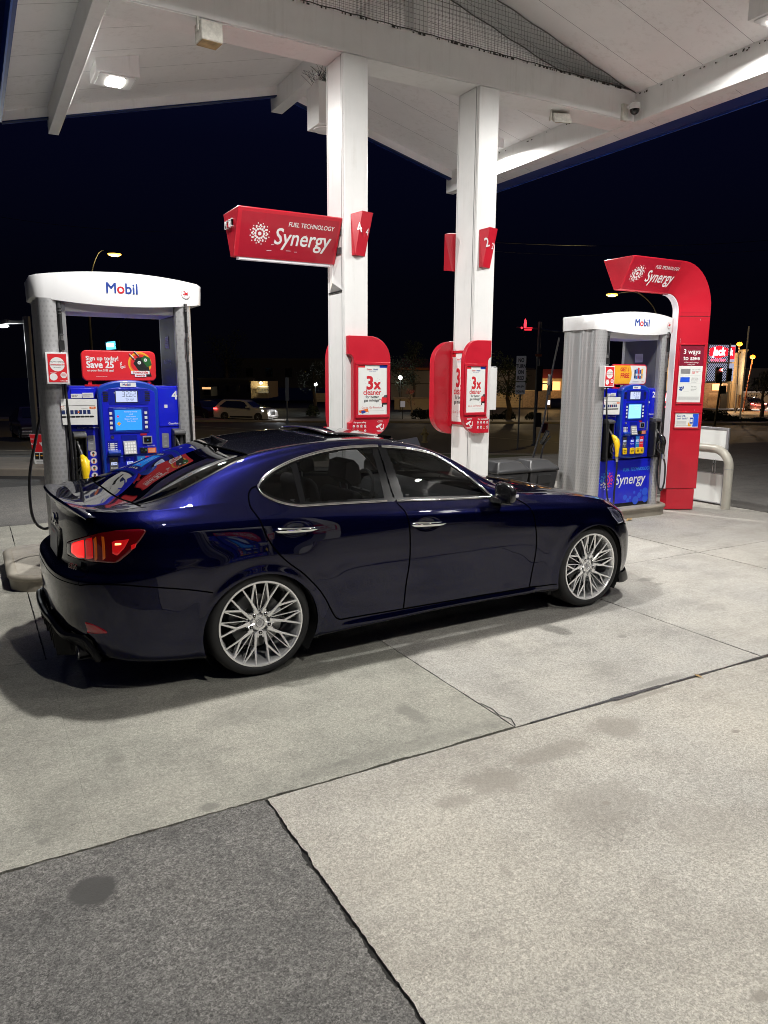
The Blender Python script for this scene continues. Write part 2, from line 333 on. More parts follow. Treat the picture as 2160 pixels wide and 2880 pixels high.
# ---------------- pump island ----------------
mat('island_conc', (.36,.33,.28), .8, var=.3, vscale=3, bump=.5, bscale=90)
mat('island_edge', (.30,.27,.22), .55, var=.25, vscale=4, bump=.2, bscale=60)
k = MB()
def ring(off, z): return [(x, y, z) for x, y in rrect(.16-off, 8.06+off, 6.56-off, 7.86+off, .22+off, 8)]
prof = [(.0, -.02), (.0, .085), (.018, .10), (.022, .118), (.014, .133), (-.004, .14), (-.05, .14), (-.06, .132)]
R_ = [ring(o, z) for o, z in prof]; n = len(R_[0]); V = [p for r in R_ for p in r]
F = [(i*n+j, i*n+(j+1) % n, (i+1)*n+(j+1) % n, (i+1)*n+j) for i in range(len(R_)-1) for j in range(n)]
k.add(V, F, 'island_edge'); k.add(R_[-1], [tuple(range(n))], 'island_conc')
tag(k.build('island_kerb', smooth=50), 'long raised concrete kerb island with rounded ends carrying both pumps', 'kerb island')
# ---------------- canopy ----------------
RX, RZ, SL = 4.38, 5.98, .256
def cz(x): return RZ - SL*abs(x-RX)
XL, XR, YN, YF = .63, 8.13, -3.6, 11.03
mat('ceil', (.84,.838,.835), .5, var=.05, vscale=1.5, bump=.05, bscale=20)
streaks('ceil', .16)
mat('fascia_blue', (.006,.022,.17), .4); mat('fascia_trim', (.012,.07,.42), .4); mat('rake_blue', (.004,.016,.09), .4)
mat('grime', (.06,.055,.05), .9, var=.3)
cano = thing('gas_station_canopy', 'white gable roofed canopy with exposed beams and blue edge above the pumps', 'canopy')
k = MB()
for (xa, xb) in ((XL, RX), (RX, XR)):
    za, zb = cz(xa), cz(xb)
    k.add([(xa,YN,za),(xb,YN,zb),(xb,YF,zb),(xa,YF,za),(xa,YN,za+.16),(xb,YN,zb+.16),(xb,YF,zb+.16),(xa,YF,za+.16)],
          [(0,3,2,1)], 'ceil')
    k.add([(xa,YN,za+.2),(xb,YN,zb+.2),(xb,YF,zb+.2),(xa,YF,za+.2)], [(0,1,2,3)], 'dgrey')
k.build('ceiling', cano, smooth=0)
# board seams: thin battens following the slope (run across the ridge)
k = MB()
for y in np.arange(YN+.35, YF, .62):
    for (xa, xb) in ((XL, RX), (RX, XR)):
        k.add([(xa,y-.003,cz(xa)-.002),(xb,y-.003,cz(xb)-.002),(xb,y+.003,cz(xb)-.002),(xa,y+.003,cz(xa)-.002)], [(0,3,2,1)], 'grey')
k.build('ceiling_seam', cano, smooth=0)
k = MB()
k.box(1.297, 7.398, 7.0, 7.4, 4.88, 5.22, 'white_paint'); k.build('tie_beam', cano, bevel=.006)
for (a, b) in ((1.17, 1.295), (7.40, 7.55)):
    k = MB(); k.box(a, b, YN-.12, YF+.10, 4.876, cz(a if a < RX else b)+.04, 'white_paint'); k.build('eave_beam', cano, bevel=.005)
k = MB(); k.box(RX-.09, RX+.09, YN-.1, YF+.2, 5.68, 5.975, 'white_paint'); k.build('ridge_beam', cano, bevel=.005)
k = MB(); k.box(RX-.09, RX+.09, 7.11, 7.29, 5.225, 5.677, 'white_paint'); k.build('king_post', cano, bevel=.005)
# rake trims at both gable ends, inner white face + thin blue lip
for y0, y1 in ((YF-.06, YF), (YN, YN+.06)):
    for (xa, xb) in ((XL, RX), (RX, XR)):
        k = MB(); za, zb = cz(xa), cz(xb)
        def band(lo, hi, ya, yb, m, x0=xa, x1=xb, z0=za, z1=zb):
            k.add([(x0,ya,z0+lo),(x1,ya,z1+lo),(x1,yb,z1+lo),(x0,yb,z0+lo),(x0,ya,z0+hi),(x1,ya,z1+hi),(x1,yb,z1+hi),(x0,yb,z0+hi)],
              [(0,3,2,1),(4,5,6,7),(0,1,5,4),(1,2,6,5),(2,3,7,6),(3,0,4,7)], m)
        out = 1 if y0 > 7 else -1
        band(-.115, .12, y0, y1, 'white_paint')
        fa, fb = (y1+.002, y1+.03) if out > 0 else (y0-.03, y0-.002)
        band(-.135, .45, fa, fb, 'fascia_blue'); band(-.135, -.117, y0+.01*0, y1, 'rake_blue')
        k.build('rake_trim', cano, smooth=0)
for xe, s in ((XL, -1), (XR, 1)):
    k = MB(); z = cz(xe)
    a, b = (xe-.035, xe) if s < 0 else (xe, xe+.035)
    k.box(a, b, YN-.03, YF+.03, z-.11, z+.62, 'fascia_blue')
    a2, b2 = (xe-.055, xe-.037) if s < 0 else (xe+.037, xe+.055)
    k.box(a2, b2, YN-.03, YF+.03, z-.12, z+.09, 'fascia_trim')
    k.build('eave_fascia', cano, smooth=0)
# bird netting closing the gable above the tie beam
mat('net', (.14,.135,.13), .9)
def netting(y, x0, x1, step):
    k = MB(); r = .0010
    for x in np.arange(x0, x1, step):
        zt = cz(x)-.01
        if zt > 5.24: k.box(x-r, x+r, y-r, y+r, 5.225, zt, 'net')
    z = 5.25
    while z < 5.97:
        half = (RZ-.01-z)/SL
        k.box(max(x0, RX-half), min(x1, RX+half), y-r*1.05, y+r*1.05, z-r, z+r, 'net'); z += step
    for s in (-1, 1):      # the rope that ties the net to the ceiling
        k.tube([(RX+s*(.05+3.0*t), y, cz(RX+s*(.05+3.0*t))-.012+.006*math.sin(t*40)) for t in np.linspace(0, 1, 26)], .006, 'net', 5)
    k.tube([(x, y, 5.228+.004*math.sin(x*23)) for x in np.linspace(x0, x1, 70)], .0055, 'grime', 5)
    k.build('bird_net', cano, smooth=0)
netting(6.995, 1.5, 7.3, .045); netting(7.405, 1.5, 7.3, .045)
k = MB()          # cobweb grime and small conduits along joints
for _ in range(120):
    x = random.uniform(1.6, 7.2); k.box(x, x+random.uniform(.004,.03), 6.990, 6.997, 5.205, 5.222+random.uniform(-.006,.004), 'grime')
for _ in range(60):
    y = random.uniform(3.6, 10.8); x = random.choice([7.39, 7.395]); zc = cz(7.4)-random.uniform(0,.02)
    k.box(x-.004, x, y, y+random.uniform(.005,.03), zc-.03, zc-.018, 'grime')
for _ in range(45):
    x = random.uniform(1.3, 7.6); y = YN+.35+.62*random.randint(1, 11); 
    k.box(x, x+.02, y-.004, y+.004, cz(x)-.008, cz(x)-.003, 'grime')
k.build('cobweb_grime', cano, smooth=0)['kind'] = 'stuff'
k = MB(); k.tube([(x, 7.012+.003*math.sin(x*6), 4.872) for x in np.linspace(1.4, 7.2, 60)], .005, 'white_paint', 6)
k.build('conduit', cano)
# columns
for i, (x0, lab) in enumerate(((3.43, 'square white steel column beside pump 4, holding the red wing sign'), (5.06, 'square white steel column beside the dark squeegee bin'))):
    c = thing('canopy_column', lab, 'column', (x0, 7.0, 0), group='white columns holding up the canopy')
    k = MB(); k.box(0, .275, 0, .40, .14, 4.878, 'white_paint'); k.build('shaft', c, bevel=.012, seg=3)
    k = MB()
    for yy in (.02, .365): k.box(-.008, -.001, yy, yy+.012, .2, 4.87, 'white_paint')
    k.box(-.006, -.001, .045, .050, .2, 4.87, 'grey'); k.build('seam_trim', c)
    k = MB(); k.box(-.02, .295, -.02, .42, .141, .20, 'white_paint'); k.build('base_plate', c, bevel=.004)
# lamp housings
mat('lamp_lens', (1,1,1), .3, emit=(1.,.96,.86), estr=26)
for i, (lx, ly) in enumerate(LAMPS):
    where = ['at the far left', 'behind the right column, seen edge on', 'over the sedan, out of frame', 'at the top right corner', 'nearest the camera on the left, out of frame', 'nearest the camera on the right, out of frame'][i]
    f = thing('ceiling_light', 'square white box light under the canopy ' + where, 'light', (lx, ly, LAMP_Z), group='canopy lights')
    k = MB(); h = .235; zt = lambda x: cz(lx+x) - LAMP_Z - .001
    k.add([(-h,-h,0),(h,-h,0),(h,h,0),(-h,h,0),(-h,-h,zt(-h)),(h,-h,zt(h)),(h,h,zt(h)),(-h,h,zt(-h))], [(0,3,2,1),(0,1,5,4),(1,2,6,5),(2,3,7,6),(3,0,4,7)], 'white_paint')
    k.build('housing', f, bevel=.006)
    k = MB(); k.prism(rrect(-.20, .20, -.20, .20, .03), -.014, -.001, 'white_gloss', 'z'); k.build('bezel', f, bevel=.003)
    k = MB(); k.prism(rrect(-.085, .085, -.13, .13, .02), -.026, -.0145, 'lamp_lens', 'z'); k.build('lens', f, smooth=0)
# loudspeakers, camera, hanging speaker box
mat('aged_cream', (.68,.66,.60), .5, var=.25, vscale=20)
mat('grille', (.42,.33,.17), .7, var=.4, vscale=10)
s_ = thing('wall_speaker', 'small white box speaker on the tie beam at the left', 'speaker', (2.12, 7.02, 4.79), .1, 'loudspeakers on the tie beam')
k = MB(); k.box(-.10, .10, -.07, .10, -.10, .055, 'aged_cream'); k.build('cabinet', s_, bevel=.008)
k = MB(); k.box(-.09, .09, -.06, .09, -.106, -.101, 'grille'); k.build('grille', s_)
k = MB(); k.box(-.116, -.104, -.02, .02, -.02, .088, 'aged_cream'); k.box(-.116, .10, -.02, .02, .058, .066, 'aged_cream'); k.build('bracket', s_)
s_ = thing('wall_speaker', 'tilted cream box speaker on the tie beam right of the columns', 'speaker', (6.36, 7.15, 4.785), -.35, 'loudspeakers on the tie beam')
k = MB(); k.add([(-.11,-.07,-.06),(.11,-.07,-.06),(.11,.10,.03),(-.11,.10,.03),(-.10,-.02,.06),(.10,-.02,.06),(.10,.09,.09),(-.10,.09,.09),(-.10,-.085,.0)], [(0,1,2,3)[::-1],(4,5,6,7),(0,1,5,4),(1,2,6,5),(2,3,7,6),(3,0,4,7)], 'aged_cream')
k.build('cabinet', s_, bevel=.006)
k = MB(); k.add([(-.095,-.062,-.0625),(.095,-.062,-.0625),(.095,.085,.015),(-.095,.085,.015)], [(0,1,2,3)[::-1]], 'grille'); k.build('grille', s_, smooth=0)
k = MB(); k.box(-.135, -.125, -.02, .02, -.02, .094, 'aged_cream'); k.lathe([(.028,-.012),(.028,.0)], 'aged_cream', (-.13,0,0), 'x', 16, cap=True); k.build('bracket', s_)
s_ = thing('security_camera', 'white dome security camera on a wall arm at the right end of the tie beam', 'camera', (7.22, 6.99, 4.95))
k = MB(); k.box(-.06, .02, -.035, .008, -.10, .09, 'aged_cream'); k.build('mount_plate', s_, bevel=.004)
k = MB(); k.lathe([(.0,.075),(.04,.072),(.062,.055),(.068,.02),(.068,-.005),(.06,-.012)], 'white_gloss', (.06,-.10,.03), 'z', 28); k.tube([(0,-.03,.05),(.03,-.08,.07),(.06,-.10,.09)], .018, 'white_gloss'); k.build('body', s_)
k = MB(); k.lathe([(.056,.0),(.053,-.025),(.038,-.045),(.018,-.056),(.001,-.058)], 'black_gloss', (.06,-.10,.018), 'z', 24); k.build('dome', s_)
s_ = thing('hanging_speaker', 'large white box speaker hung from the ridge with bird spikes on top', 'speaker', (3.98, 8.6, 4.88))
k = MB(); k.box(-.17, .17, -.17, .17, -.19, .27, 'white_paint'); k.build('cabinet', s_, bevel=.005)
k = MB(); k.lathe([(.15,-.194),(.145,-.205),(.12,-.209),(.001,-.209)], 'white_paint', (0,0,0), 'z', 36); k.build('speaker_ring', s_)
k = MB(); k.box(-.05, .05, -.05, .05, .271, .90, 'white_paint'); k.box(-.12,.12,-.05,.05,.30,.36,'white_paint'); k.build('mount_post', s_)
k = MB()
for _ in range(90):
    a = random.uniform(0, 2*math.pi); x, y = random.uniform(-.14,.14), random.uniform(-.14,.14); e_ = random.uniform(.3, 1.2)
    k.tube([(x,y,.28+.1*random.random()), (x+.17*math.cos(a)*math.cos(e_), y+.17*math.sin(a)*math.cos(e_), .33+.16*math.sin(e_))], .0022, 'dgrey', 4)
k.build('bird_spikes', s_)
# ---------------- fuel dispensers ----------------
def dots_mat():
    m = bpy.data.materials.new('dotted_panel'); m.use_nodes = True; t = m.node_tree; b = t.nodes['Principled BSDF']; N = t.nodes.new; K = t.links.new
    b.inputs['Roughness'].default_value = .36; b.inputs['Metallic'].default_value = .55
    tcn = N('ShaderNodeTexCoord'); s = N('ShaderNodeSeparateXYZ'); K(tcn.outputs['Object'], s.inputs[0])
    def mth(op, a, c=None, d=None):
        n = N('ShaderNodeMath'); n.operation = op
        for i, q in enumerate((a, c, d)):
            if q is None: continue
            if isinstance(q, (int, float)): n.inputs[i].default_value = q
            else: K(q, n.inputs[i])
        return n.outputs[0]
    u = mth('MULTIPLY', mth('ADD', s.outputs['Y'], mth('ABSOLUTE', mth('SUBTRACT', s.outputs['X'], .62))), 30); v = mth('MULTIPLY', s.outputs['Z'], 26)
    row = mth('FLOOR', v); off = mth('MULTIPLY', mth('MODULO', row, 2.0), .5)
    fu = mth('SUBTRACT', mth('FRACT', mth('ADD', mth('ADD', u, off), 40)), .5); fv = mth('SUBTRACT', mth('FRACT', v), .5)
    d = mth('SQRT', mth('ADD', mth('MULTIPLY', fu, fu), mth('MULTIPLY', fv, fv)))
    n = N('ShaderNodeTexNoise'); n.inputs['Scale'].default_value = 2.1; K(tcn.outputs['Object'], n.inputs['Vector'])
    yr = mth('ABSOLUTE', mth('SUBTRACT', s.outputs['Y'], .30))
    rad = mth('ADD', mth('MULTIPLY', yr, .55), mth('MULTIPLY_ADD', s.outputs['Z'], -.085, .235))
    rad = mth('MINIMUM', mth('MAXIMUM', rad, .0), .34)
    dot = mth('LESS_THAN', d, rad)
    mx = N('ShaderNodeMix'); mx.data_type = 'RGBA'; K(dot, mx.inputs[0]); mx.inputs[6].default_value = (.58,.58,.59,1); mx.inputs[7].default_value = (.50,.50,.51,1)
    K(mx.outputs[2], b.inputs['Base Color']); MATS['dotted_panel'] = m
dots_mat()
mat('nozzle_black', (.012,.012,.012), .25, coat=.5); mat('hose', (.014,.014,.015), .38, coat=.2)
mat('blue_plate', (.008,.016,.62), .28, coat=.5); mat('bubble', (.02,.10,.75), .3, coat=.4); mat('opening_panel', (.13,.13,.145), .42, metal=.2, var=.06)
NEGY = dict(ux=(1,0,0), uy=(0,0,1))
def mobil(k, o, size, dk='navy_text', rd='red_text', ux=(1,0,0), uy=(0,0,1), bold=.018):
    x = Vector(o); U = Vector(ux)
    for s_, m_ in (('M', dk), ('o', rd), ('bil', dk)):
        V, F = text_geo(s_, bold); k.text(s_, size, x, m_, ux, uy, bold); x = x + U*(V[:, 0].max()-V[:, 0].min()+.085)*size
def horse(k, c, s, m='red_text'):      # small winged emblem
    P = [(-.9,-.1),(-.55,.15),(-.2,.05),(-.35,.5),(-.85,.85),(-.3,.8),(.05,.35),(.3,.3),(.55,.55),(.75,.35),(.62,.2),(.4,-.05),(.75,-.2),(.55,-.35),(.2,-.2),(-.1,-.3),(-.3,-.75),(-.45,-.7),(-.3,-.25),(-.55,-.15),(-.75,-.5),(-.9,-.4),(-.7,-.1)]
    k.poly([(a*s, b*s) for a, b in P], m, c)
def burst(k, c, R, mfun, ux=(1,0,0), uy=(0,0,1), shear=0.):
    ux, uy, c = Vector(ux), Vector(uy), Vector(c)
    def dot(a, r, s, ring):
        p = c + ux*(math.cos(a)*r + shear*math.sin(a)*r) + uy*math.sin(a)*r; k.disc(p, s, mfun(a, ring), 12, ux, uy)
    k.disc(c, R*.18, mfun(0, 0), 16, ux, uy)
    for ring, (r, s, n) in enumerate(((.46,.115,12), (.68,.075,16), (.80,.10,12), (1.0,.06,12))):
        for i in range(n):
            a = 2*math.pi*(i + (.5 if ring in (1,3) else 0))/n; dot(a, R*r*(1+.03*math.sin(i*3.)), R*s, ring+1)
def nozzle(parent, x, z, m, rot=0):
    # holstered nozzle: corrugated spout going up into the boot, body, guard, swivel
    n = MB(); P = [Vector((x-.035, -.04, z+.125)), Vector((x-.02, -.085, z+.06)), Vector((x-.01, -.125, z+.01))]
    pts = []; 
    for i in range(25):
        t = i/24; a = P[0].lerp(P[1], t); b = P[1].lerp(P[2], t); pts.append(a.lerp(b, t))
    n.tube(pts, [.0125 + (.0025 if i % 2 else 0) for i in range(25)], 'steel', 12)
    sp = n.build('spout', parent)
    n = MB(); cen = [(x-.012,-.12,z+.015), (x-.002,-.150,z-.015), (x+.004,-.178,z-.055), (x+.004,-.195,z-.10), (x-.002,-.202,z-.145), (x-.004,-.205,z-.20), (x-.004,-.206,z-.245)]
    n.tube(cen, [.014, .030, .037, .036, .027, .022, .019], m, 14)
    n.tube([(x-.03,-.175,z-.03),(x+.035,-.175,z-.045)], .020, m, 10); b = n.build('nozzle_body', parent)
    n = MB(); n.tube([(x-.028,-.17,z-.08),(x-.058,-.15,z-.12),(x-.060,-.15,z-.18),(x-.04,-.17,z-.222),(x-.01,-.20,z-.238)], .008, 'nozzle_black', 8)
    n.tube([(x-.03,-.17,z-.10),(x-.040,-.165,z-.15),(x-.03,-.175,z-.19)], .006, 'steel', 8); n.build('trigger_guard', b)
    n = MB(); n.tube([(x-.004,-.206,z-.245),(x,-.207,z-.27),(x+.004,-.208,z-.31)], [.019,.022,.016], 'steel', 12); n.build('swivel', b)
def bez(pts, n=8):
    P = [Vector(p) for p in pts]; out = []
    for i in range(len(P)-1):
        p0, p1, p2, p3 = P[max(i-1,0)], P[i], P[i+1], P[min(i+2,len(P)-1)]
        for j in range(n):
            t = j/n; out.append(.5*((2*p1)+(p2-p0)*t+(2*p0-5*p1+4*p2-p3)*t*t+(3*p1-p0-3*p2+p3)*t**3))
    return out + [P[-1]]
def pump(num, X0, price, gal, label, dz=0.):
    t = thing('fuel_pump', label, 'fuel pump', (X0, 6.72, dz), group='fuel pumps on the island')
    # side panels, fluted
    prof = [(.145,-.052),(.09,-.066),(.03,-.05),(.004,-.008),(.006,.05),(.022,.085),(.020,.16),(-.004,.20),(-.004,.235),(.026,.275),(.028,.40),(.004,.44),(.0,.49),(.016,.54),(.05,.60),(.10,.615),(.145,.60)]
    sp = [p for p in bez([(a, b, 0) for a, b in prof], 4)]
    for side in (0, 1):
        k = MB(); pl = [((a.x if not side else 1.25-a.x), a.y) for a in sp]
        k.prism(pl, .14, 2.395, 'dotted_panel', 'z'); k.build('side_panel', t, smooth=40)
    k = MB(); k.box(.150,.168,-.02,.52,.14,2.39,'opening_panel'); k.box(.175,.215,-.03,.02,1.70,2.39,'silver_panel'); k.build('hose_channel', t, bevel=.003)
    k = MB(); k.box(1.10,1.125,.02,.55,1.70,2.39,'opening_panel'); k.box(1.126,1.165,-.03,.54,.14,2.39,'opening_panel'); k.box(1.10,1.13,-.035,.015,.14,2.39,'silver_panel')
    q = (1.0992, .30, 1.86); k.text('No smoking', .052, (1.0985,.44,1.895), 'white', (0,-1,0), (0,0,1), .0)
    k.quad((1.0988,.30,2.08), .13, .11, 'paper', (0,-1,0)); k.text('For fueling assistance', .02, (1.0985,.42,1.83), 'grey', (0,-1,0), (0,0,1))
    for i in range(6): k.quad((1.0984,.30,2.12-i*.015), .11, .003, 'grey', (0,-1,0))
    k.build('inner_panel', t, bevel=.003)
    # crown
    k = MB(); n = 28; V = []; F = []
    plan = []
    for i in range(n+1):
        u = -1 + 2*i/n; x = .66 + .69*u; plan.append((x, -.115+.085*abs(u)**2.2+.06*max(0, abs(u)-.93)/.07, 1-abs(u)**2))
    plan2 = [(x, .655-y-.10, a) for x, y, a in plan[::-1]]
    ring = plan + plan2; nn = len(ring)
    lev = [(2.402,-.05,.0), (2.400,-.053,-.006), (2.404,-.056,.0), (2.562,.052,.006), (2.569,.052,.0), (2.571,.05,-.012)]
    cxx, cyy = .66, .27
    for z, dzc, grow in lev:
        for x, y, a in ring:
            d = Vector((x-cxx, y-cyy)); d.normalize(); V.append((x+d.x*grow, y+d.y*grow, z+dzc*a))
    for i in range(len(lev)-1): F += [(i*nn+j, i*nn+(j+1) % nn, (i+1)*nn+(j+1) % nn, (i+1)*nn+j) for j in range(nn)]
    F += [tuple(range(nn))[::-1], tuple(range((len(lev)-1)*nn, len(lev)*nn))]
    k.add(V, F, 'white_gloss'); cr_ = k.build('crown', t, smooth=45)
    k = MB(); k.box(.20,1.10,.0,.50,2.30,2.37,'white_paint'); k.build('crown_soffit', t, bevel=.004)
    # crown lettering on the front face
    k = MB(); mobil(k, (.532,-.1195,2.455), .118); k.disc((1.195,-.0735,2.485), .041, 'red_text', 28, ux=(.993,.118,0)); k.disc((1.195,-.0745,2.485), .0395, 'white_gloss', 28, ux=(.993,.118,0)); horse(k, (1.195,-.0775,2.485), .028); k.build('crown_lettering', cr_, smooth=0)
    # blue cabinet
    k = MB(); k.box(.19,1.12,.0,.50,.80,1.69,'blue'); k.build('cabinet', t, bevel=.008)
    k = MB(); k.box(.17,1.10,-.012,.50,.215,.782,'blue_plate')
    dk = k.build('lower_door', t, bevel=.004)
    k = MB(); k.box(.175,1.095,.0,.50,.14,.208,'black'); k.build('plinth', t)
    k = MB(); k.text('Synergy', .190, (.465,-.0138,.465), 'white', bold=.012, shear=.16, sx=.92); k.text('FUEL TECHNOLOGY', .062, (.60,-.0138,.632), 'sky_text', bold=.012, shear=.16, sx=.88)
    def bc(a, r):
        if r == 0: return 'pink'
        d = math.degrees(a) % 360
        return 'pink' if (d < 60 or d > 290) else ('sky_text' if d < 200 else 'white')
    burst(k, (.315,-.0138,.535), .125, bc)
    for bx, bz, br in ((1.03,.34,.055),(.93,.30,.038),(.86,.235,.055),(.76,.28,.022),(.72,.245,.028),(1.04,.245,.05),(.95,.36,.018),(.83,.345,.02),(.665,.29,.035)): k.disc((bx,-.0133,bz), br, 'bubble', 24)
    mobil(k, (.20,-.0138,.235), .095, 'white', 'white')
    k.build('graphic', dk, smooth=0)
    # raised plates on the wings of the cabinet
    for rr_, m_ in ((rrect(.215,.405,1.60,1.675,.012),'blue_plate'),(rrect(.93,1.105,1.335,1.675,.012),'blue_plate'),(rrect(.235,.41,1.325,1.365,.006),'blue_deep')):
        k = MB(); k.prism(rr_, -.006, .0, m_, 'y'); k.build('wing_plate', t, bevel=.002)
    k = MB(); k.text(str(num), .105, (1.098,-.0072,1.575), 'white', bold=.02, align='r'); k.text('Gasoline', .026, (1.10,-.0072,1.352), 'white', bold=.012, align='r')
    k.text('Stop engine', .016, (.245,-.0072,1.338), 'white', bold=.01); k.text('No smoking', .016, (.34,-.0072,1.338), 'white', bold=.01)
    k.box(.98,1.008,-.0075,-.006,1.50,1.528,'paper'); k.build('wing_lettering', t, smooth=0)
    # centre pod
    top = [(.915-.0, 1.655)] + [(.665+.25*math.cos(a), 1.655+.088*math.sin(a)) for a in np.linspace(.15, math.pi-.15, 18)] + [(.415, 1.655)]
    bot = [(.425, .87), (.455,.835), (.56,.812), (.665,.805), (.77,.812), (.875,.835), (.905,.87)]
    k = MB(); k.prism(top + bot, -.085, .0, 'blue_edge', 'y'); pod = k.build('pod_frame', t, bevel=.016, seg=3)
    k = MB(); k.prism([(.885,1.63)] + [(.665+.22*math.cos(a), 1.63+.055*math.sin(a)) for a in np.linspace(.2, math.pi-.2, 14)] + [(.445,1.63),(.45,1.105),(.88,1.105)], -.0875, -.08, 'blue', 'y'); k.build('pod_face', pod, bevel=.002)
    k = MB(); k.prism([(.885,1.092),(.45,1.092),(.462,.86),(.56,.842),(.665,.836),(.77,.842),(.868,.86)], -.0875, -.08, 'blue_deep', 'y'); k.build('grade_panel', pod, bevel=.002)
    y = -.088
    k = MB(); k.prism(rrect(.50,.83,1.535,1.672,.012), y-.001, y+.004, 'blue_deep', 'y'); k.box(.552,.742,y-.003,y-.0012,1.552,1.655,'black'); k.build('display_window', pod, bevel=.001)
    k = MB(); k.box(.560,.735,y-.0045,y-.0031,1.558,1.650,'lcd')
    def seg(k, s, x, z, h, yy):
        w = h*.5; tk = h*.11; S_ = {'0':'abcdef','1':'bc','2':'abged','3':'abgcd','4':'fgbc','5':'afgcd','6':'afgedc','7':'abc','8':'abcdefg','9':'abcfgd'}
        for ch in s:
            if ch == '.': k.box(x-w*.25, x-w*.25+tk*1.6, yy-.0005, yy, z, z+tk*1.6, 'black'); continue
            G_ = dict(a=(0,w,h-tk,h), d=(0,w,0,tk), g=(0,w,h/2-tk/2,h/2+tk/2), f=(0,tk,h/2,h), e=(0,tk,0,h/2), b=(w-tk,w,h/2,h), c=(w-tk,w,0,h/2))
            for q_ in S_[ch]:
                a, b, c, d = G_[q_]; k.box(x+a+.001, x+b-.001, yy-.0005, yy, z+c+.0008, z+d-.0008, 'black')
            x += w*1.42
    seg(k, price, .728-len(price.replace('.',''))*.0305*.92+.0-.004, 1.604, .044, -.0930); seg(k, gal, .722-len(gal.replace('.',''))*.0223*.93-.006, 1.565, .028, -.0930)
    k.text('$', .014, (.545,-.0925,1.632), 'white'); k.build('price_display', pod, smooth=0)
    k = MB()
    for x0 in (.455, .80):
        for i in range(6): k.box(x0, x0+.042, y-.003, y+.001, 1.565+i*.015, 1.573+i*.015, 'black')
    k.build('speaker_louvre', pod)
    k = MB(); k.prism(rrect(.495,.825,1.292,1.515,.008), y-.004, y+.003, 'blue_deep', 'y'); k.prism(rrect(.528,.775,1.303,1.505,.006), y-.006, y-.0042, 'blue_edge', 'y'); bz_ = k.build('screen_bezel', pod, bevel=.0015)
    k = MB(); k.box(.542,.762,y-.0078,y-.0062,1.318,1.492,'screen' if num == 4 else 'screen_lit')
    for i, s_ in enumerate(('Remove Nozzle', 'And', 'Push button', 'Below To Select', 'Fuel Grade') if num == 4 else ('WELCOME', 'PLEASE PAY', 'INSIDE')):
        k.text(s_, .0165, (.675,-.0968,1.470-i*(.0205)), 'white', bold=.01, align='c')
    if num == 4: k.disc((.572,-.0968,1.375), .018, 'amber_paper', 4); k.disc((.566,-.0968,1.437), .010, 'pink', 8)
    k.build('screen', bz_, smooth=0)
    for sx_ in (.509, .799):
        for i in range(4):
            k = MB(); k.prism(rrect(sx_-.0115, sx_+.0115, 1.452-i*.041, 1.475-i*.041, .002), y-.009, y-.0042, 'paper', 'y'); k.build('soft_key', bz_, bevel=.001)
    k = MB(); k.box(.745,.80,y-.0018,y,1.268,1.285,'red_panel'); k.box(.47,.555,y-.0012,y,1.135,1.232,'blue_deep')
    for i in range(4):
        k.box(.475,.482,y-.002,y-.0013,1.150+i*.017,1.160+i*.017,'paper'); k.box(.49,.525,y-.002,y-.0013,1.147+i*.017,1.160+i*.017,'paper'); k.box(.532,.548,y-.002,y-.0013,1.150+i*.017,1.158+i*.017,'paper')
    k.build('instruction_label', pod, smooth=0)
    k = MB(); k.lathe([(.014,-.004),(.014,0),(.0,0)][::-1], 'steel', (.512,y,1.262), 'y', 18); k.build('lock', pod)
    k = MB(); k.prism([(y,1.15),(y-.035,1.145),(y-.04,1.125),(y-.03,1.105),(y,1.10)], .468, .572, 'blue_edge', 'x'); k.build('receipt_tray', pod, bevel=.004)
    k = MB(); k.prism([(.585,1.275),(.715,1.275),(.725,1.105),(.60,1.105)], y-.003, y+.002, 'blue_deep', 'y'); k.add([(.60,y-.003,1.225),(.705,y-.003,1.225),(.705,y-.03,1.112),(.60,y-.03,1.112),(.60,y,1.112),(.705,y,1.112)], [(0,3,2,1),(0,4,3),(1,2,5),(3,4,5,2)], 'silver_panel')
    kp = k.build('keypad_shroud', pod, smooth=0)
    k = MB()
    for i in range(4):
        for j in range(4):
            t_ = (i+.35)/4.2; zz = 1.220-t_*.105; yy = y-.0045-t_*.0265
            k.add([(.61+j*.023, yy, zz), (.628+j*.023, yy, zz), (.628+j*.023, yy-.0045, zz-.018), (.61+j*.023, yy-.0045, zz-.018)], [(0,3,2,1)], 'paper')
    k.build('keypad_key', kp, smooth=0)
    k = MB(); k.prism(rrect(.762,.842,1.195,1.262,.006), y-.010, y, 'silver_panel', 'y'); k.prism(rrect(.772,.832,1.205,1.252,.004), y-.0115, y-.0102, 'black_gloss', 'y'); k.text('))', .02, (.802,y-.0118,1.222), 'sky_text', align='c'); k.build('tap_reader', pod, bevel=.001)
    k = MB(); k.prism(rrect(.728,.875,1.108,1.168,.005), y-.006, y, 'blue_deep', 'y'); k.box(.736,.795,y-.012,y-.0062,1.115,1.160,'black_gloss'); k.box(.775,.79,y-.013,y-.0122,1.135,1.15,'green'); k.build('card_slot', pod, bevel=.0015)
    k = MB(); k.box(.80,.873,y-.0075,y-.0062,1.114,1.158,'orange'); 
    for i in range(4): k.box(.806,.862,y-.0082,y-.0077,1.122+i*.008,1.124+i*.008,'paper')
    k.text('Remove card', .012, (.80,y-.0012,1.175), 'white'); k.build('card_sticker', pod, smooth=0)
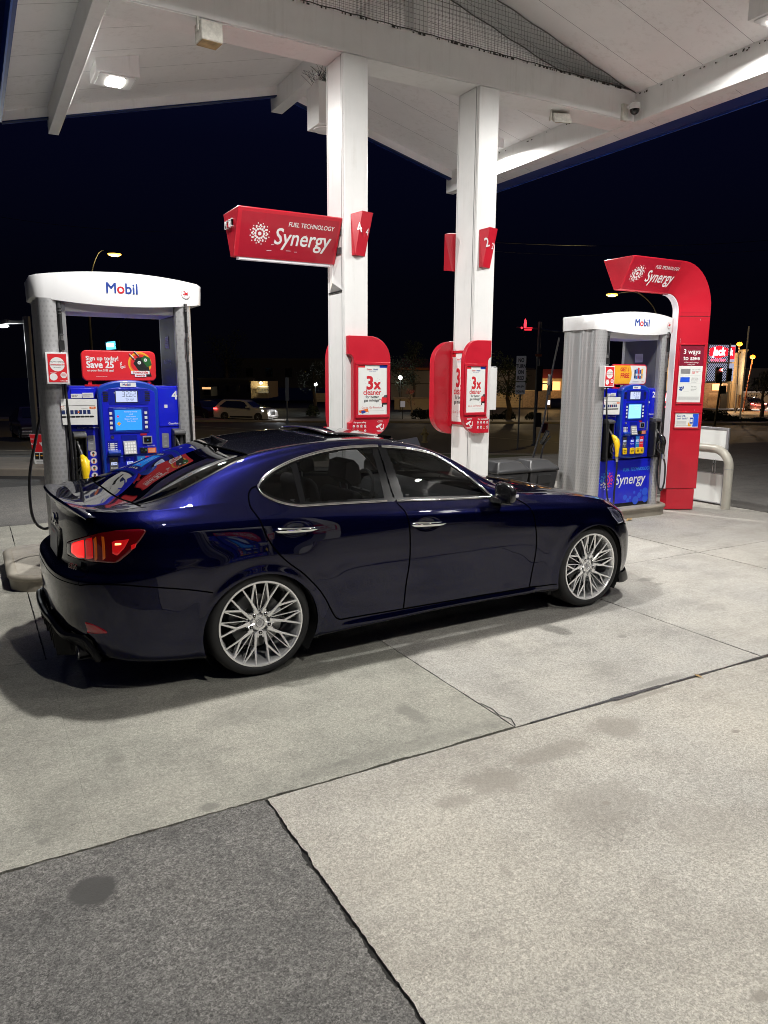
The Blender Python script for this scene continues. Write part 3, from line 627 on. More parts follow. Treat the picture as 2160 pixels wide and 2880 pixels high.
    # fuel grades
    for gx, gm, gn, pr, oc in ((.478,'dgrey','Diesel','5.199','DIESEL'),(.61,'blue_plate','Regular','4.299','87'),(.708,'cyan','Extra','4.499','89'),(.778,'bright_red','Supreme','4.699','91')):
        k = MB(); k.box(gx,gx+.069,y-.0022,y-.0001,.925,1.086,gm)
        g = k.build('grade_strip', pod)
        k = MB(); k.box(gx+.010,gx+.060,y-.0040,y-.0024,1.020,1.045,'lcd'); k.text(pr, .019, (gx+.035,y-.0043,1.0255), 'dkblue_paper', bold=.015, align='c')
        k.text(gn, .0215 if gn != 'Supreme' else .0185, (gx+.035,y-.0026,.990), 'white', align='c')
        if oc == 'DIESEL': k.text('#2', .02, (gx+.035,y-.0026,.966), 'white', align='c')
        k.text('c', .02, (gx+.035,y-.0026,1.062), 'white', align='c'); k.build('grade_price', g, smooth=0)
        k = MB(); k.prism(rrect(gx-.002,gx+.072,.865,.945,.014), y-.018, y-.0025, 'yellow', 'y'); gb = k.build('grade_button', g, bevel=.004)
        k = MB()
        if oc == 'DIESEL': k.text('DIESEL', .0185, (gx+.035,y-.0185,.910), 'black', bold=.02, align='c'); k.text('NO. 2', .0185, (gx+.035,y-.0185,.889), 'black', bold=.02, align='c')
        else: k.text(oc, .042, (gx+.035,y-.0185,.888), 'black', bold=.02, align='c'); k.text('MINIMUM', .009, (gx+.035,y-.0185,.930), 'black', align='c')
        k.build('button_lettering', gb, smooth=0)
    k = MB(); k.prism(rrect(.60,.732,1.685,1.722,.008), -.0895, -.0858, 'white_gloss', 'y'); mobil(k, (.622,-.0902,1.694), .030, bold=.03); k.build('badge', pod, smooth=0)
    # holsters
    for hx, m_ in ((.255, 'yellow'), (1.085, 'nozzle_black')):
        k = MB(); x0, x1 = hx-.052, hx+.052; y0 = -.105
        k.box(x0,x0+.014,y0,0,.83,1.26,'black'); k.box(x1-.014,x1,y0,0,.83,1.26,'black'); k.box(x0+.014,x1-.014,-.012,0,.83,1.26,'rubber')
        k.prism([(0,1.26),(y0,1.26),(y0-.012,1.275),(y0-.005,1.30),(-.03,1.315),(0,1.315)], x0, x1, 'dgrey', 'x'); k.box(x0,x1,y0,0,.80,.83,'black')
        k.box(x0+.014,x1-.03,-.05,-.012,1.02,1.10,'black')
        k.build('nozzle_boot', t, bevel=.006)
        nozzle(t, hx+.012, 1.105, m_)
        k = MB(); k.prism(rrect(hx+.068 if hx < .5 else hx-.137, hx+.128 if hx < .5 else hx-.077, 1.145, 1.275, .008), -.004, -.0002, 'silver_panel', 'y')
        xx = hx+.098 if hx < .5 else hx-.107
        for i in range(3): k.box(xx-.012,xx+.012,-.0046,-.0041,1.165+i*.037,1.169+i*.037,'paper')
        k.build('instruction_plate', t, smooth=0)
    k = MB()
    if num == 4:
        for i in range(4):
            k.disc((.362,-.0012,1.118-i*.063), .027, 'paper', 24); k.disc((.362,-.0016,1.118-i*.063), .0245, 'red_text', 24); k.disc((.362,-.002,1.118-i*.063), .0225, 'white', 24)
            k.disc((.362,-.0024,1.122-i*.063), .011, 'grime', 9); k.disc((.362,-.0024,1.108-i*.063), .009, 'orange', 7)
        k.build('round_sticker', t, smooth=0)
    k = MB()
    for i in range(9): k.box(.952,.952+.06*(.6+.4*math.sin(i*2.3)**2),-.0014,-.0004,1.12-i*.018,1.123-i*.018,'sky_text')
    k.build('instruction_text', t, smooth=0)
    # hoses
    k = MB(); k.tube([(.168,-.045,2.37),(.168,-.045,2.32)], .019, 'dgrey', 14); k.tube([(.168,-.045,2.32),(.168,-.047,2.10)], .017, 'hose', 14)
    for z in (2.325,2.30,2.275,2.11): k.tube([(.168,-.045,z+.005),(.168,-.045,z-.005)], .0205, 'dgrey', 14)
    k.tube([(.168,-.047,2.10),(.168,-.047,2.065)], .016, 'steel', 12); k.prism(rrect(.148,.188,1.985,2.062,.006), -.068, -.028, 'black', 'y'); k.tube([(.168,-.048,1.985),(.168,-.048,1.95)], .014, 'steel', 12)
    k.build('hose_breakaway', t, bevel=.0)
    k = MB(); k.tube(bez([(.168,-.048,1.96),(.172,-.065,1.6),(.185,-.10,1.1),(.165,-.15,.62),(.155,-.19,.38),(.185,-.22,.245),(.235,-.225,.265),(.265,-.20,.42),(.27,-.21,.66),(.271,-.208,.80)], 10), .0115, 'hose', 12); k.build('hose', t)
    k = MB(); k.tube([(1.185,-.082,2.40),(1.185,-.082,2.33)], .016, 'steel', 12); k.tube([(1.185,-.082,2.33),(1.187,-.084,2.15)], .012, 'hose', 12)
    for z0, z1, r in ((2.15,2.12,.014),(2.12,2.06,.019),(2.06,2.02,.016),(2.02,1.96,.019),(1.96,1.90,.013)): k.tube([(1.187,-.084,z0),(1.187,-.084,z1)], r, 'steel', 14)
    k.build('hose_breakaway', t)
    k = MB(); k.tube(bez([(1.187,-.084,1.91),(1.19,-.086,1.5),(1.19,-.095,1.0),(1.155,-.11,.62),(1.145,-.12,.46),(1.165,-.13,.375),(1.20,-.13,.43),(1.205,-.13,.58),(1.14,-.18,.72),(1.101,-.208,.80)] if num == 4 else
           [(1.187,-.084,1.91),(1.19,-.086,1.5),(1.20,-.07,1.0),(1.15,-.09,.62),(1.155,-.11,.44),(1.195,-.13,.36),(1.235,-.14,.46),(1.235,-.14,.66),(1.15,-.19,.76),(1.101,-.208,.80)], 10), .0115, 'hose', 12); k.build('hose', t)
    # hoses of the far side
    k = MB()
    if num == 4:
        k.tube(bez([(.10,.66,2.35),(.09,.68,1.8),(.03,.70,1.45),(-.09,.74,.95),(-.118,.75,.66),(-.10,.75,.45),(-.02,.73,.36),(.08,.70,.40)], 10), .0135, 'hose', 12)
    else:
        k.tube(bez([(.02,.66,2.33),(-.02,.72,1.9),(-.03,.75,1.6)], 8), .012, 'hose', 10); k.tube([(-.03,.75,1.86),(-.035,.76,1.72)], .022, 'steel', 12)
        k.tube(bez([(-.035,.76,1.72),(-.05,.80,1.3),(-.14,.86,.85),(-.20,.88,.5)], 8), .013, 'hose', 10)
        k.tube(bez([(.0,.72,1.05),(-.05,.80,.9),(-.06,.84,.6),(-.10,.86,.4)], 8), .011, 'hose', 10); k.tube([(-.03,.74,1.12),(-.06,.82,.95)], .03, 'nozzle_black', 10)
    k.build('rear_hose', t)
    # small hiring sign box on the left pillar
    s_ = MB(); s_.box(.028,.195,-.155,-.068,1.712,1.962,'white_gloss'); b = s_.build('hiring_sign_box', t, bevel=.003)
    k = MB(); yy = -.1565; k.box(.043,.183,yy,yy+.001,1.725,1.95,'bright_red'); k.disc((.112,yy-.0008,1.868),.056,'white',30); k.text('NOW HIRING',.017,(.112,yy-.0014,1.882),'black',bold=.01,align='c')
    k.text('Community first',.019,(.112,yy-.0020,1.860),'bright_red',bold=.02,align='c'); k.text('#growtogether',.009,(.112,yy-.0014,1.842),'black',align='c')
    k.disc((.079,yy-.0008,1.768),.029,'white',24); k.disc((.155,yy-.0008,1.782),.024,'white',24); k.text('APPLY HERE',.009,(.079,yy-.0014,1.799),'white',align='c')
    for i in range(4): k.box(.138,.172,yy-.0015,yy-.0008,1.774+i*.006,1.776+i*.006,'bright_red')
    k.text('CIRCLE',.012,(.128,yy-.0008,1.732),'white',bold=.02); k.disc((.176,yy-.0008,1.736),.0065,'white',12)
    k.box(.1955,.1965,-.145,-.082,1.725,1.95,'bright_red'); k.disc((.1972,-.113,1.868),.024,'white',20,ux=(0,1,0),ry=.056); k.build('hiring_poster', b, smooth=0)
    # papers taped on the left wing
    k = MB(); k.prism([(.130,1.375),(.402,1.370),(.408,1.585),(.125,1.59)], -.0745, -.072, 'paper', 'y'); yy = -.0755
    k.box(.14,.39,yy,yy+.0005,1.532,1.534,'black'); k.box(.345,.395,yy,yy+.0005,1.505,1.522,'orange'); k.text('SAVE',.011,(.37,yy-.0004,1.509),'white',bold=.02,align='c')
    for i in range(7):
        k.box(.128+i*.033,.153+i*.033,yy,yy+.0005,1.462,1.495,'dkblue_paper'); k.prism([(.126+i*.036,1.447),(.155+i*.036,1.447),(.162+i*.036,1.440),(.155+i*.036,1.433),(.126+i*.036,1.433)],yy,yy+.0005,'black','y')
    k.disc((.136,yy-.0003,1.517),.014,'orange',16); k.disc((.136,yy-.0006,1.517),.011,'paper',16); k.disc((.258,yy-.0006,1.478),.009,'orange',6)
    k.box(.28,.33,yy,yy+.0005,1.505,1.507,'grey')
    k.build('taped_notice', t, smooth=0)
    k = MB(); k.box(.215,.300,-.008,-.0065,1.592,1.628,'paper'); k.box(.305,.392,-.009,-.0068,1.594,1.636,'paper'); k.text('How can we',.010,(.220,-.0095,1.615),'black',bold=.02); k.text('assist you?',.010,(.220,-.0095,1.603),'black',bold=.02)
    for i in range(4): k.box(.31,.36+.02*(i % 2),-.0098,-.0092,1.602+i*.007,1.604+i*.007,'grey')
    k.build('small_notice', t, smooth=0)
    # topper sign between the pillars
    tp = MB(); tp.prism(rrect(.315,.925,1.735,1.990,.045,6), .0, .035, 'bright_red' if num == 4 else 'red', 'y'); T_ = tp.build('topper_sign', t, bevel=.006)
    k = MB(); k.box(.36,.39,.01,.03,1.69,1.74,'red'); k.box(.85,.88,.01,.03,1.69,1.74,'red'); k.box(.33,.9,.0,.05,1.69,1.705,'red'); k.build('topper_bracket', T_)
    k = MB(); yy = -.001
    if num == 4:
        k.prism(rrect(.322,.918,1.742,1.983,.04,6), yy, .0005, 'bright_red', 'y'); yy = -.0018
        k.text('Sign up today!',.049,(.352,yy,1.908),'white',bold=.03,sx=.95); k.text('Save 25',.078,(.355,yy,1.845),'white',bold=.035,sx=.93); k.text('¢',.040,(.625,yy,1.873),'white',bold=.02); k.text('/gal',.032,(.625,yy,1.846),'white',bold=.02)
        k.text('on your first 5 fill ups!',.025,(.358,yy,1.815),'white',bold=.025,sx=.95)
        k.text('introductory fuel offer',.010,(.425,yy,1.770),'white')
        k.disc((.79,yy,1.885),.098,'amber_paper',40); k.disc((.79,yy-.0006,1.885),.086,'orange',40); k.disc((.79,yy-.0012,1.885),.076,'bright_red',40)
        k.poly([(.0,.0),(.075,-.11),(.15,-.11),(.115,.02),(.08,.055),(.03,.05)],'black',(.735,yy-.0018,1.885)); k.poly([(.0,.0),(.05,-.07),(.09,-.05),(.075,.01),(.03,.03)],'green',(.800,yy-.0024,1.925))
        k.tube([(.705,yy-.002,1.965),(.750,yy-.002,1.915)],.0055,'steel',6); k.tube([(.745,yy-.003,1.988),(.785,yy-.003,1.945)],.0055,'steel',6)
        k.disc((.785,yy-.0028,1.892),.015,'white',16); k.disc((.838,yy-.0030,1.915),.014,'white',16); k.text('K',.018,(.785,yy-.0034,1.886),'black',bold=.03,align='c'); k.text('K',.017,(.838,yy-.0036,1.909),'green',bold=.03,align='c')
        k.box(.712,.868,yy-.0034,yy-.0028,1.794,1.822,'white'); k.box(.742,.838,yy-.0034,yy-.0028,1.770,1.795,'white')
        k.text('innercircle',.032,(.79,yy-.0040,1.800),'bright_red',bold=.03,align='c',sx=.92); k.text('rewards',.026,(.79,yy-.0040,1.776),'bright_red',bold=.03,align='c',sx=.92)
    else:
        k.prism(rrect(.33,.91,1.75,1.975,.035,6), yy, .0005, 'paper', 'y'); yy = -.0018
        k.poly([(.33,1.75),(.62,1.75)]+[(.62+.035*math.sin(a),1.75+.225*a/math.pi) for a in np.linspace(.1,math.pi-.1,10)]+[(.62,1.975),(.33,1.975)],'amber_paper',(0,yy,0))
        k.text('GET 1',.062,(.60,yy-.0006,1.905),'red_text',bold=.04,align='r'); k.text('FREE',.075,(.61,yy-.0006,1.825),'red_text',bold=.04,align='r')
        for i, m_ in enumerate(('dkblue_paper','cyan','red_text','navy_text','amber_paper')):
            k.box(.70+i*.031,.727+i*.031,yy-.0008,yy,1.815-.006*(i%2),1.925+.012*(i%3),m_); k.box(.702+i*.031,.725+i*.031,yy-.0014,yy-.0009,1.85,1.875,'white' if i % 2 else 'silver_panel')
        k.text('CIRCLE',.016,(.84,yy,1.768),'red_text',bold=.02); k.box(.67,.80,yy-.0004,yy,1.770,1.774,'grey'); k.box(.69,.78,yy-.0004,yy,1.780,1.783,'grey')
    k.build('topper_artwork', T_, smooth=0)
    return t
pump(4, .52, '32.62', '7.432', 'blue and white fuel pump marked 4 with the Sign up today topper')
pump(2, 6.68, '21.77', '4.959', 'blue and white fuel pump marked 2 next to the red arch', -.035)
# ---------------- red signs on the columns ----------------
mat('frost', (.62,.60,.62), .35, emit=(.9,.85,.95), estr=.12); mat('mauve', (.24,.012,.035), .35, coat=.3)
mat('poster_white', (.80,.82,.80), .25)
# wing sign on the left column: trapezoid section, wide top, narrow bottom
w = thing('wing_sign', 'red cantilever Synergy sign box on the left side of the left column', 'sign')
k = MB(); sec = [(7.00,3.345),(7.005,3.355),(7.475,3.355),(7.48,3.345),(7.285,2.925),(7.195,2.925)]
k.prism(sec, 2.335, 3.415, 'red', 'x'); body = k.build('body', w, bevel=.006)
k = MB(); k.box(2.39,3.37,7.205,7.275,2.905,2.924,'frost'); k.build('light_strip', w)
nrm = Vector((0,-.42,-.195)).normalized(); uyv = Vector((0,-.195,.42)).normalized()
fp = lambda x, t, off=.0015: Vector((x, 7.195-.195*t, 2.925+.42*t)) + nrm*off
k = MB(); k.add([fp(2.375,.03,.001), fp(3.385,.03,.001), fp(3.385,.93,.001), fp(2.375,.93,.001)], [(0,1,2,3)], 'red_panel')
burst(k, fp(2.57,.51,.002), .098, lambda a, r: 'white', (1,0,0), uyv)
k.text('Synergy',.222,fp(2.725,.33,.002),'white',(1,0,0),uyv,.012,.12,sx=.86); k.text('FUEL TECHNOLOGY',.060,fp(2.855,.715,.002),'white',(1,0,0),uyv,.015,.1,sx=.88)
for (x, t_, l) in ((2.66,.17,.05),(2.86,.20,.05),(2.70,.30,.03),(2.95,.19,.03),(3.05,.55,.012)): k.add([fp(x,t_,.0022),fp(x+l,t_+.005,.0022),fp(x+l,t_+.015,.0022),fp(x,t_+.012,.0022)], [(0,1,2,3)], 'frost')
k.build('face', w, smooth=0)
k = MB(); ux_ = (0,-1,0)
mobil(k, (2.318,7.395,3.20), .10, 'white', 'red', ux_, (0,0,1), .03); o = k.build('end_lettering', w, smooth=0)
sm = o.modifiers.new('thick', 'SOLIDIFY'); sm.thickness = .022
k = MB(); k.box(3.416,3.43,7.06,7.14,3.20,3.26,'dgrey'); k.box(3.416,3.43,7.06,7.14,3.02,3.08,'dgrey'); k.build('bracket', w)
g = MB(); g.add([(3.426,7.08,3.0),(3.426,7.24,3.0),(3.426,7.34,2.66),(3.426,7.04,2.66),(3.38,7.18,2.74)], [(0,4,3),(0,1,4),(1,2,4),(2,3,4)], 'white_paint'); g.box(3.42,3.428,7.03,7.36,2.645,2.655,'black'); g.build('gusset', w, smooth=0)
# number wedges
def wedge(x, num, label, flip=1, y=7.0):
    t = thing('pump_number_sign', label, 'number sign', group='red wedge number signs')
    f = -1 if y < 7.2 else 1; Y = y
    yr = Y - .065 if f < 0 else Y + .065; e = -.003 if f < 0 else .003
    tl, tr, bl, br = (x+.045,Y+e,3.40),(x+.30,Y+e,3.435),(x+(.055 if f < 0 else .15),Y+e,3.0),(x+.205,Y+e,3.0); rt_, rb = (x+.145,yr,3.43),(x+.072,yr+.015*(-f),3.005)
    k = MB(); F = [(0,2,5),(0,5,4),(4,5,3),(4,3,1),(0,4,1),(2,3,5),(0,1,3,2)]
    if f > 0: F = [q[::-1] for q in F]
    k.add([tl,tr,bl,br,rt_,rb], F, 'red'); o = k.build('body', t, smooth=0)
    if f < 0:
        k = MB()
        A_, B_, C_ = Vector(tl), Vector(rt_), Vector(bl); ux = (B_-A_).normalized(); n_ = (Vector(rb)-A_).cross(B_-A_).normalized()
        if n_.y > 0: n_ = -n_
        uy = ux.cross(n_); uy = uy if uy.z > 0 else -uy
        k.text(str(num), .140, A_ + ux*.052 - uy*.20 + n_*.003, 'white', ux, uy, .02, align='c', sx=.72)
        A2, B2 = Vector(rt_), Vector(tr); ux = (B2-A2).normalized(); n_ = (Vector(br)-A2).cross(B2-A2).normalized()
        if n_.y > 0: n_ = -n_
        uy = ux.cross(n_); uy = uy if uy.z > 0 else -uy
        k.text(str(num), .095, A2 + ux*.080 - uy*.225 + n_*.003, 'white', ux, uy, .015, align='c', shear=.15, sx=.9)
        k.build('number', t, smooth=0)
wedge(3.46, 4, 'red wedge sign with a white 4 high on the left column')
wedge(5.06, 2, 'red wedge sign with a white 2 high on the right column')
wedge(4.87, 1, 'plain red wedge sign sticking out behind the right column', y=7.4)
o = MB(); o.lathe([(.0,-.02),(.055,-.018),(.06,-.0),(.055,.012),(.0,.014)], 'white_gloss', (3.76,7.22,3.33), 'x', 28); o.box(3.705,3.745,7.2,7.24,3.30,3.36,'white_gloss')
tag(o.build('round_beacon'), 'small round white disc lamp on the right side of the left column', 'beacon')
# poster cases
def poster(k, x0, x1, z0, z1, y, sticker=False, xs=1.):
    W_, H_ = x1-x0, z1-z0
    P = lambda a, b, off=0: Vector((x0+a*W_, y-off, z0+b*H_))
    k.quad(P(.5,.5), W_, H_, 'poster_white'); k.quad(P(.12,.975,.0006), W_*.24, H_*.05, 'bright_red'); k.quad(P(.87,.975,.0006), W_*.26, H_*.05, 'blue_edge')
    k.text('Exxon', H_*.045, P(.30,.90,.0006), 'red_text', bold=.03, sx=xs); k.text('Mobil', H_*.045, P(.53,.90,.0006), 'navy_text', bold=.03); k.text('Synergy Supreme+', H_*.022, P(.5,.873,.0006), 'navy_text', align='c')
    k.text('3', H_*.37, P(.40,.52,.0006), 'red_text', bold=.035, align='c', sx=xs); k.text('x', H_*.30, P(.66,.52,.0006), 'red_text', bold=.035, align='c', sx=xs)
    k.text('cleaner', H_*.150, P(.49,.405,.0006), 'red_text', bold=.02, align='c', sx=.95*xs); k.text('for better', H_*.078, P(.49,.335,.0006), 'black', bold=.02, align='c', sx=xs); k.text('gas mileage*', H_*.078, P(.49,.268,.0006), 'black', bold=.02, align='c', sx=xs)
    k.text('Go on. Go Premium.', H_*.060, P(.48,.125,.0006), 'red_text', align='c', sx=.95*xs); k.quad(P(.62,.075,.0006), W_*.55, .002, 'grey')
    for a, b in ((.22,.70),(.26,.63),(.66,.74),(.73,.71),(.85,.40),(.73,.21)): k.disc(P(a,b,.0006), .0025, 'grey', 6)
    C = lambda pts, m, o=.0006: k.add([P(a,b,o) for a, b in pts], [tuple(range(len(pts)))], m)
    C([(.80,.30),(.83,.355),(.90,.37),(1,.37),(1,.21),(.82,.21)],'bright_red'); C([(.86,.345),(.91,.395),(1,.40),(1,.345)],'dgrey',.0010); C([(.83,.24),(1,.24),(1,.20),(.83,.20)],'black',.0010); C([(.82,.20),(.87,.20),(.87,.155),(.82,.155)],'black',.0008)
    if sticker:
        C([(.02,.085),(.33,.125),(.37,.035),(.08,.0)],'orange',.0012); C([(.05,.03),(.35,.06),(.36,.03),(.09,.0)],'white',.0016); C([(.10,.08),(.20,.09),(.28,.055),(.2,.03),(.12,.02)],'navy_text',.002)
def safety(k, xa, xc, z, y):
    k.text('For your safety', .024, (xa-.0,y,z), 'white', bold=.03)
    for r in range(2):
        for c in range(4):
            X_, Z_ = xa+.0+c*.045, z-.03-r*.052; m_ = 'amber_paper' if (r == 1 and c == 2) else 'white'
            k.disc((X_,y,Z_), .0125, m_, 3 if m_ == 'amber_paper' else 14); k.disc((X_,y-.0006,Z_), .006, 'navy_text' if r and c < 2 else 'black', 5); k.box(X_-.014,X_+.014,y-.0002,y,Z_-.021,Z_-.018,'white')
    k.text('CCTV', .024, (xc,y,z+.004), 'white', bold=.03, align='c')
    k.poly([(-.05,-.004),(.015,.028),(.022,.010),(-.03,-.022),(-.045,-.018)],'white',(xc,y,z-.035)); k.poly([(.0,-.002),(.014,-.03),(.036,-.02),(.036,.018),(.044,.018),(.044,-.036),(.014,-.044),(-.01,-.01)],'white',(xc,y,z-.035)); k.box(xc-.04,xc+.04,y-.0003,y,z-.088,z-.084,'white'); k.box(xc-.03,xc+.03,y-.0003,y,z-.097,z-.094,'white')
def case(x, mir, label, sticker, y=6.93):
    t = thing('poster_case', label, 'poster case', group='red poster cases on the columns')
    q = lambda a: x + mir*a
    out = [(0,2.20)] + [(.25+.245*math.sin(math.radians(a)), 1.955+.245*math.cos(math.radians(a))) for a in range(0, 91, 9)] + [(.25+.245*math.cos(math.radians(a)), 1.39-.245*math.sin(math.radians(a))) for a in range(0, 91, 9)] + [(.005,1.145),(.005,1.305)] + [(.005+.05*math.sin(math.radians(a)), 1.355-.05*math.cos(math.radians(a))) for a in range(30, 91, 15)] + [(.055,1.95)] + [(.0+.055*math.cos(math.radians(a)), 1.95+.06*math.sin(math.radians(a))) for a in range(20, 91, 14)]
    k = MB(); k.prism([(q(a), b) for a, b in out], y, y+.068, 'red', 'y'); b = k.build('case_body', t, bevel=.004)
    x0, x1 = sorted((q(.072), q(.485)))
    k = MB()
    for (a0, a1, b0, b1) in ((x0,x1,1.905,1.935),(x0,x1,1.355,1.385),(x0,x0+.032*abs(mir),1.386,1.904),(x1-.032*abs(mir),x1,1.386,1.904)): k.box(a0,a1,y-.014,y-.001,b0,b1,'red')
    k.build('poster_frame', b, bevel=.004)
    k = MB(); poster(k, x0+.033*abs(mir), x1-.033*abs(mir), 1.387, 1.903, y-.003, sticker, abs(mir)); k.build('poster', b, smooth=0)
    k = MB()
    if mir > 0: safety(k, x+.055, x+.37, 1.30, y-.002)
    else: safety(k, x-.165, x-.285, 1.30, y-.002)
    k.build('safety_lettering', b, smooth=0); return t
case(3.445, 1, 'red case with a 3x cleaner poster and orange sticker on the left column', True)
case(5.275, -.76, 'narrow red case with a 3x cleaner poster on the front of the right column', False)
# case on the -X side of the right column and the rear cases
t = thing('poster_case', 'flat red framed 3x cleaner poster on the left face of the right column', 'poster case', (5.045,7.42,0), -math.pi/2, 'red poster cases on the columns')
k = MB(); k.box(.0,.40,.0,.012,1.23,2.09,'red'); b = k.build('case_body', t, bevel=.003)
k = MB(); 
for (a0, a1, b0, b1) in ((0,.40,2.06,2.09),(0,.40,1.23,1.26),(0,.03,1.261,2.059),(.37,.40,1.261,2.059)): k.box(a0,a1,-.012,-.001,b0,b1,'red')
k.build('poster_frame', b, bevel=.003)
k = MB(); poster(k, .032, .368, 1.262, 2.058, -.002, xs=.65); k.build('poster', b, smooth=0)
def rear_case(x, mir, lab):
    t = thing('poster_case', lab, 'poster case', group='red poster cases on the columns'); q = lambda a: x+mir*a
    out = [(0,2.20)] + [(.27+.25*math.sin(math.radians(a)), 1.95+.25*math.cos(math.radians(a))) for a in range(0, 91, 9)] + [(.27+.25*math.cos(math.radians(a)), 1.36-.25*math.sin(math.radians(a))) for a in range(0, 91, 9)] + [(0,1.11)]
    k = MB(); k.prism([(q(a), b) for a, b in out], 7.402, 7.50, 'red', 'y'); k.build('case_body', t, bevel=.006)
    k = MB(); k.prism([(q(.27),2.10),(q(.29),2.10),(q(.29),1.2),(q(.27),1.2)], 7.37, 7.4015, 'red', 'y'); k.build('hinge_rail', t, bevel=.004)
rear_case(5.32, -1, 'tall rounded red case back panel behind the right column')
rear_case(3.72, -.55, 'sliver of a red case behind the left column')
o = MB(); o.box(5.34,5.50,7.1,7.26,1.40,1.90,'white_paint'); o.box(5.345,5.495,7.11,7.25,1.905,1.915,'grey'); tag(o.build('electrical_cabinet', bevel=.005), 'plain white metal box on the right side of the right column', 'cabinet')
# ---------------- red arch at the island end ----------------
t = thing('arch_sign', 'tall red curved arch sign with Synergy lettering and 3 ways to save panel', 'arch sign')
Yc = 6.84; R2 = .56
outer = [(7.11,3.24),(7.60,3.24),(8.02,3.24)] + [(8.02+R2*math.sin(math.radians(a)), 3.24-R2+R2*math.cos(math.radians(a))) for a in range(9, 91, 9)] + [(8.58,2.2),(8.58,1.4),(8.58,.30)]
inner = [(7.11,2.86),(7.60,2.86),(7.99,2.86)] + [(7.99+.22*math.sin(math.radians(a)), 2.64+.22*math.cos(math.radians(a))) for a in range(9, 91, 9)] + [(8.21,2.2),(8.21,1.4),(8.21,.30)]
k = MB(); V = []; F = []
for (ox, oz), (ix, iz) in zip(outer, inner): V += [(ox,Yc-.25,oz),(ix,Yc-.05,iz),(ix,Yc+.05,iz),(ox,Yc+.25,oz)]
n = len(outer)
for i in range(n-1):
    a = 4*i
    F += [(a,a+1,a+5,a+4),(a+1,a+2,a+6,a+5),(a+2,a+3,a+7,a+6),(a+3,a,a+4,a+7)]
F += [(0,3,2,1),(4*n-4,4*n-3,4*n-2,4*n-1)]
k.add(V, F, 'red'); body = k.build('arch_body', t, bevel=.006, smooth=30)
k = MB(); k.add([(8.23,Yc-.05,.01),(8.56,Yc-.235,.01),(8.56,Yc+.235,.01),(8.23,Yc+.05,.01),(8.23,Yc-.05,.298),(8.56,Yc-.235,.298),(8.56,Yc+.235,.298),(8.23,Yc+.05,.298)], [(0,3,2,1),(4,5,6,7),(0,1,5,4),(1,2,6,5),(2,3,7,6),(3,0,4,7)], 'red'); k.build('base', t, bevel=.004)
k = MB(); st = [(x-.014 if z < 2.6 else x-.010, z if z < 2.6 else z-.012) for x, z in inner[2:]]
V = []; 
for i, (x, z) in enumerate(st): V += [(x,Yc-.042,z),(x,Yc+.042,z),(inner[i+2][0]+.004,Yc+.045,inner[i+2][1]),(inner[i+2][0]+.004,Yc-.045,inner[i+2][1])]
F = [f for i in range(len(st)-1) for f in ((4*i,4*i+1,4*i+5,4*i+4),(4*i+1,4*i+2,4*i+6,4*i+5),(4*i+3,4*i,4*i+4,4*i+7))]
k.add(V, F, 'frost'); k.build('light_strip', t)
# face frames: arm uses XZ face tilted, column face tilts in X
uyA = Vector((0,-.20,.38)).normalized(); nA = Vector((0,-.38,-.20)).normalized()
fa = lambda x, t_, off=.0015: Vector((x, Yc-.05-.20*t_, 2.86+.38*t_)) + nA*off
k = MB(); k.add([fa(7.135,.04,.001),fa(7.96,.04,.001),fa(7.96,.96,.001),fa(7.135,.96,.001)], [(0,1,2,3)], 'red_panel')
burst(k, fa(7.285,.50,.002), .105, lambda a, r: 'white', (1,0,0), uyA, .25); k.text('Synergy', .205, fa(7.455,.30,.002), 'white', (1,0,0), uyA, .012, .12, sx=.76); k.text('FUEL TECHNOLOGY', .058, fa(7.55,.70,.002), 'white', (1,0,0), uyA, .012, .1, sx=.80)
k.build('arm_face', t, smooth=0)
uxC = Vector((.37,-.20,0)).normalized(); nC = Vector((-.20,-.37,0)).normalized(); Wc = math.hypot(.37,.20)
fc = lambda s, z, off=.0015: Vector((8.21,Yc-.05,z)) + uxC*s*Wc + nC*off
k = MB(); k.add([fc(0,2.585,.001),fc(1,2.585,.001),fc(1,2.592,.001),fc(0,2.592,.001)], [(0,1,2,3)], 'black')
k.add([fc(.05,2.63,.0012),fc(.96,2.63,.0012),fc(.96,2.636,.0012),fc(.05,2.636,.0012)], [(0,1,2,3)], 'red_panel')
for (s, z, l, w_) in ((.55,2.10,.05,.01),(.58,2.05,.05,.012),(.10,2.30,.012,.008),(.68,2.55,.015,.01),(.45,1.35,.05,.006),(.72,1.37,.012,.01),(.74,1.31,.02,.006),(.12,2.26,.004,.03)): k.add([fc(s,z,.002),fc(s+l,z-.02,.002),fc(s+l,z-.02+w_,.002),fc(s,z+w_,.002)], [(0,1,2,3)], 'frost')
k.build('scuffs', t, smooth=0)
def cframe(s0, s1, z0, z1, w_=.012, name='poster_frame'):
    k = MB()
    for (a, b, c, d) in ((s0,s1,z1-w_*1.3,z1),(s0,s1,z0,z0+w_*1.3),(s0,s0+w_*2,z0+w_*1.3,z1-w_*1.3),(s1-w_*2,s1,z0+w_*1.3,z1-w_*1.3)):
        V = [fc(a,c,.0),fc(b,c,.0),fc(b,d,.0),fc(a,d,.0),fc(a,c,.014),fc(b,c,.014),fc(b,d,.014),fc(a,d,.014)]
        k.add(V, [(4,5,6,7),(0,1,5,4),(1,2,6,5),(2,3,7,6),(3,0,4,7)], 'red')
    return k.build(name, t, bevel=.003)
f1 = cframe(.10,.92,1.445,2.235); f2 = cframe(.10,.92,1.115,1.345)
k = MB(); Q = lambda s0, s1, z0, z1, m, off=.0015: k.add([fc(s0,z0,off),fc(s1,z0,off),fc(s1,z1,off),fc(s0,z1,off)], [(0,1,2,3)], m)
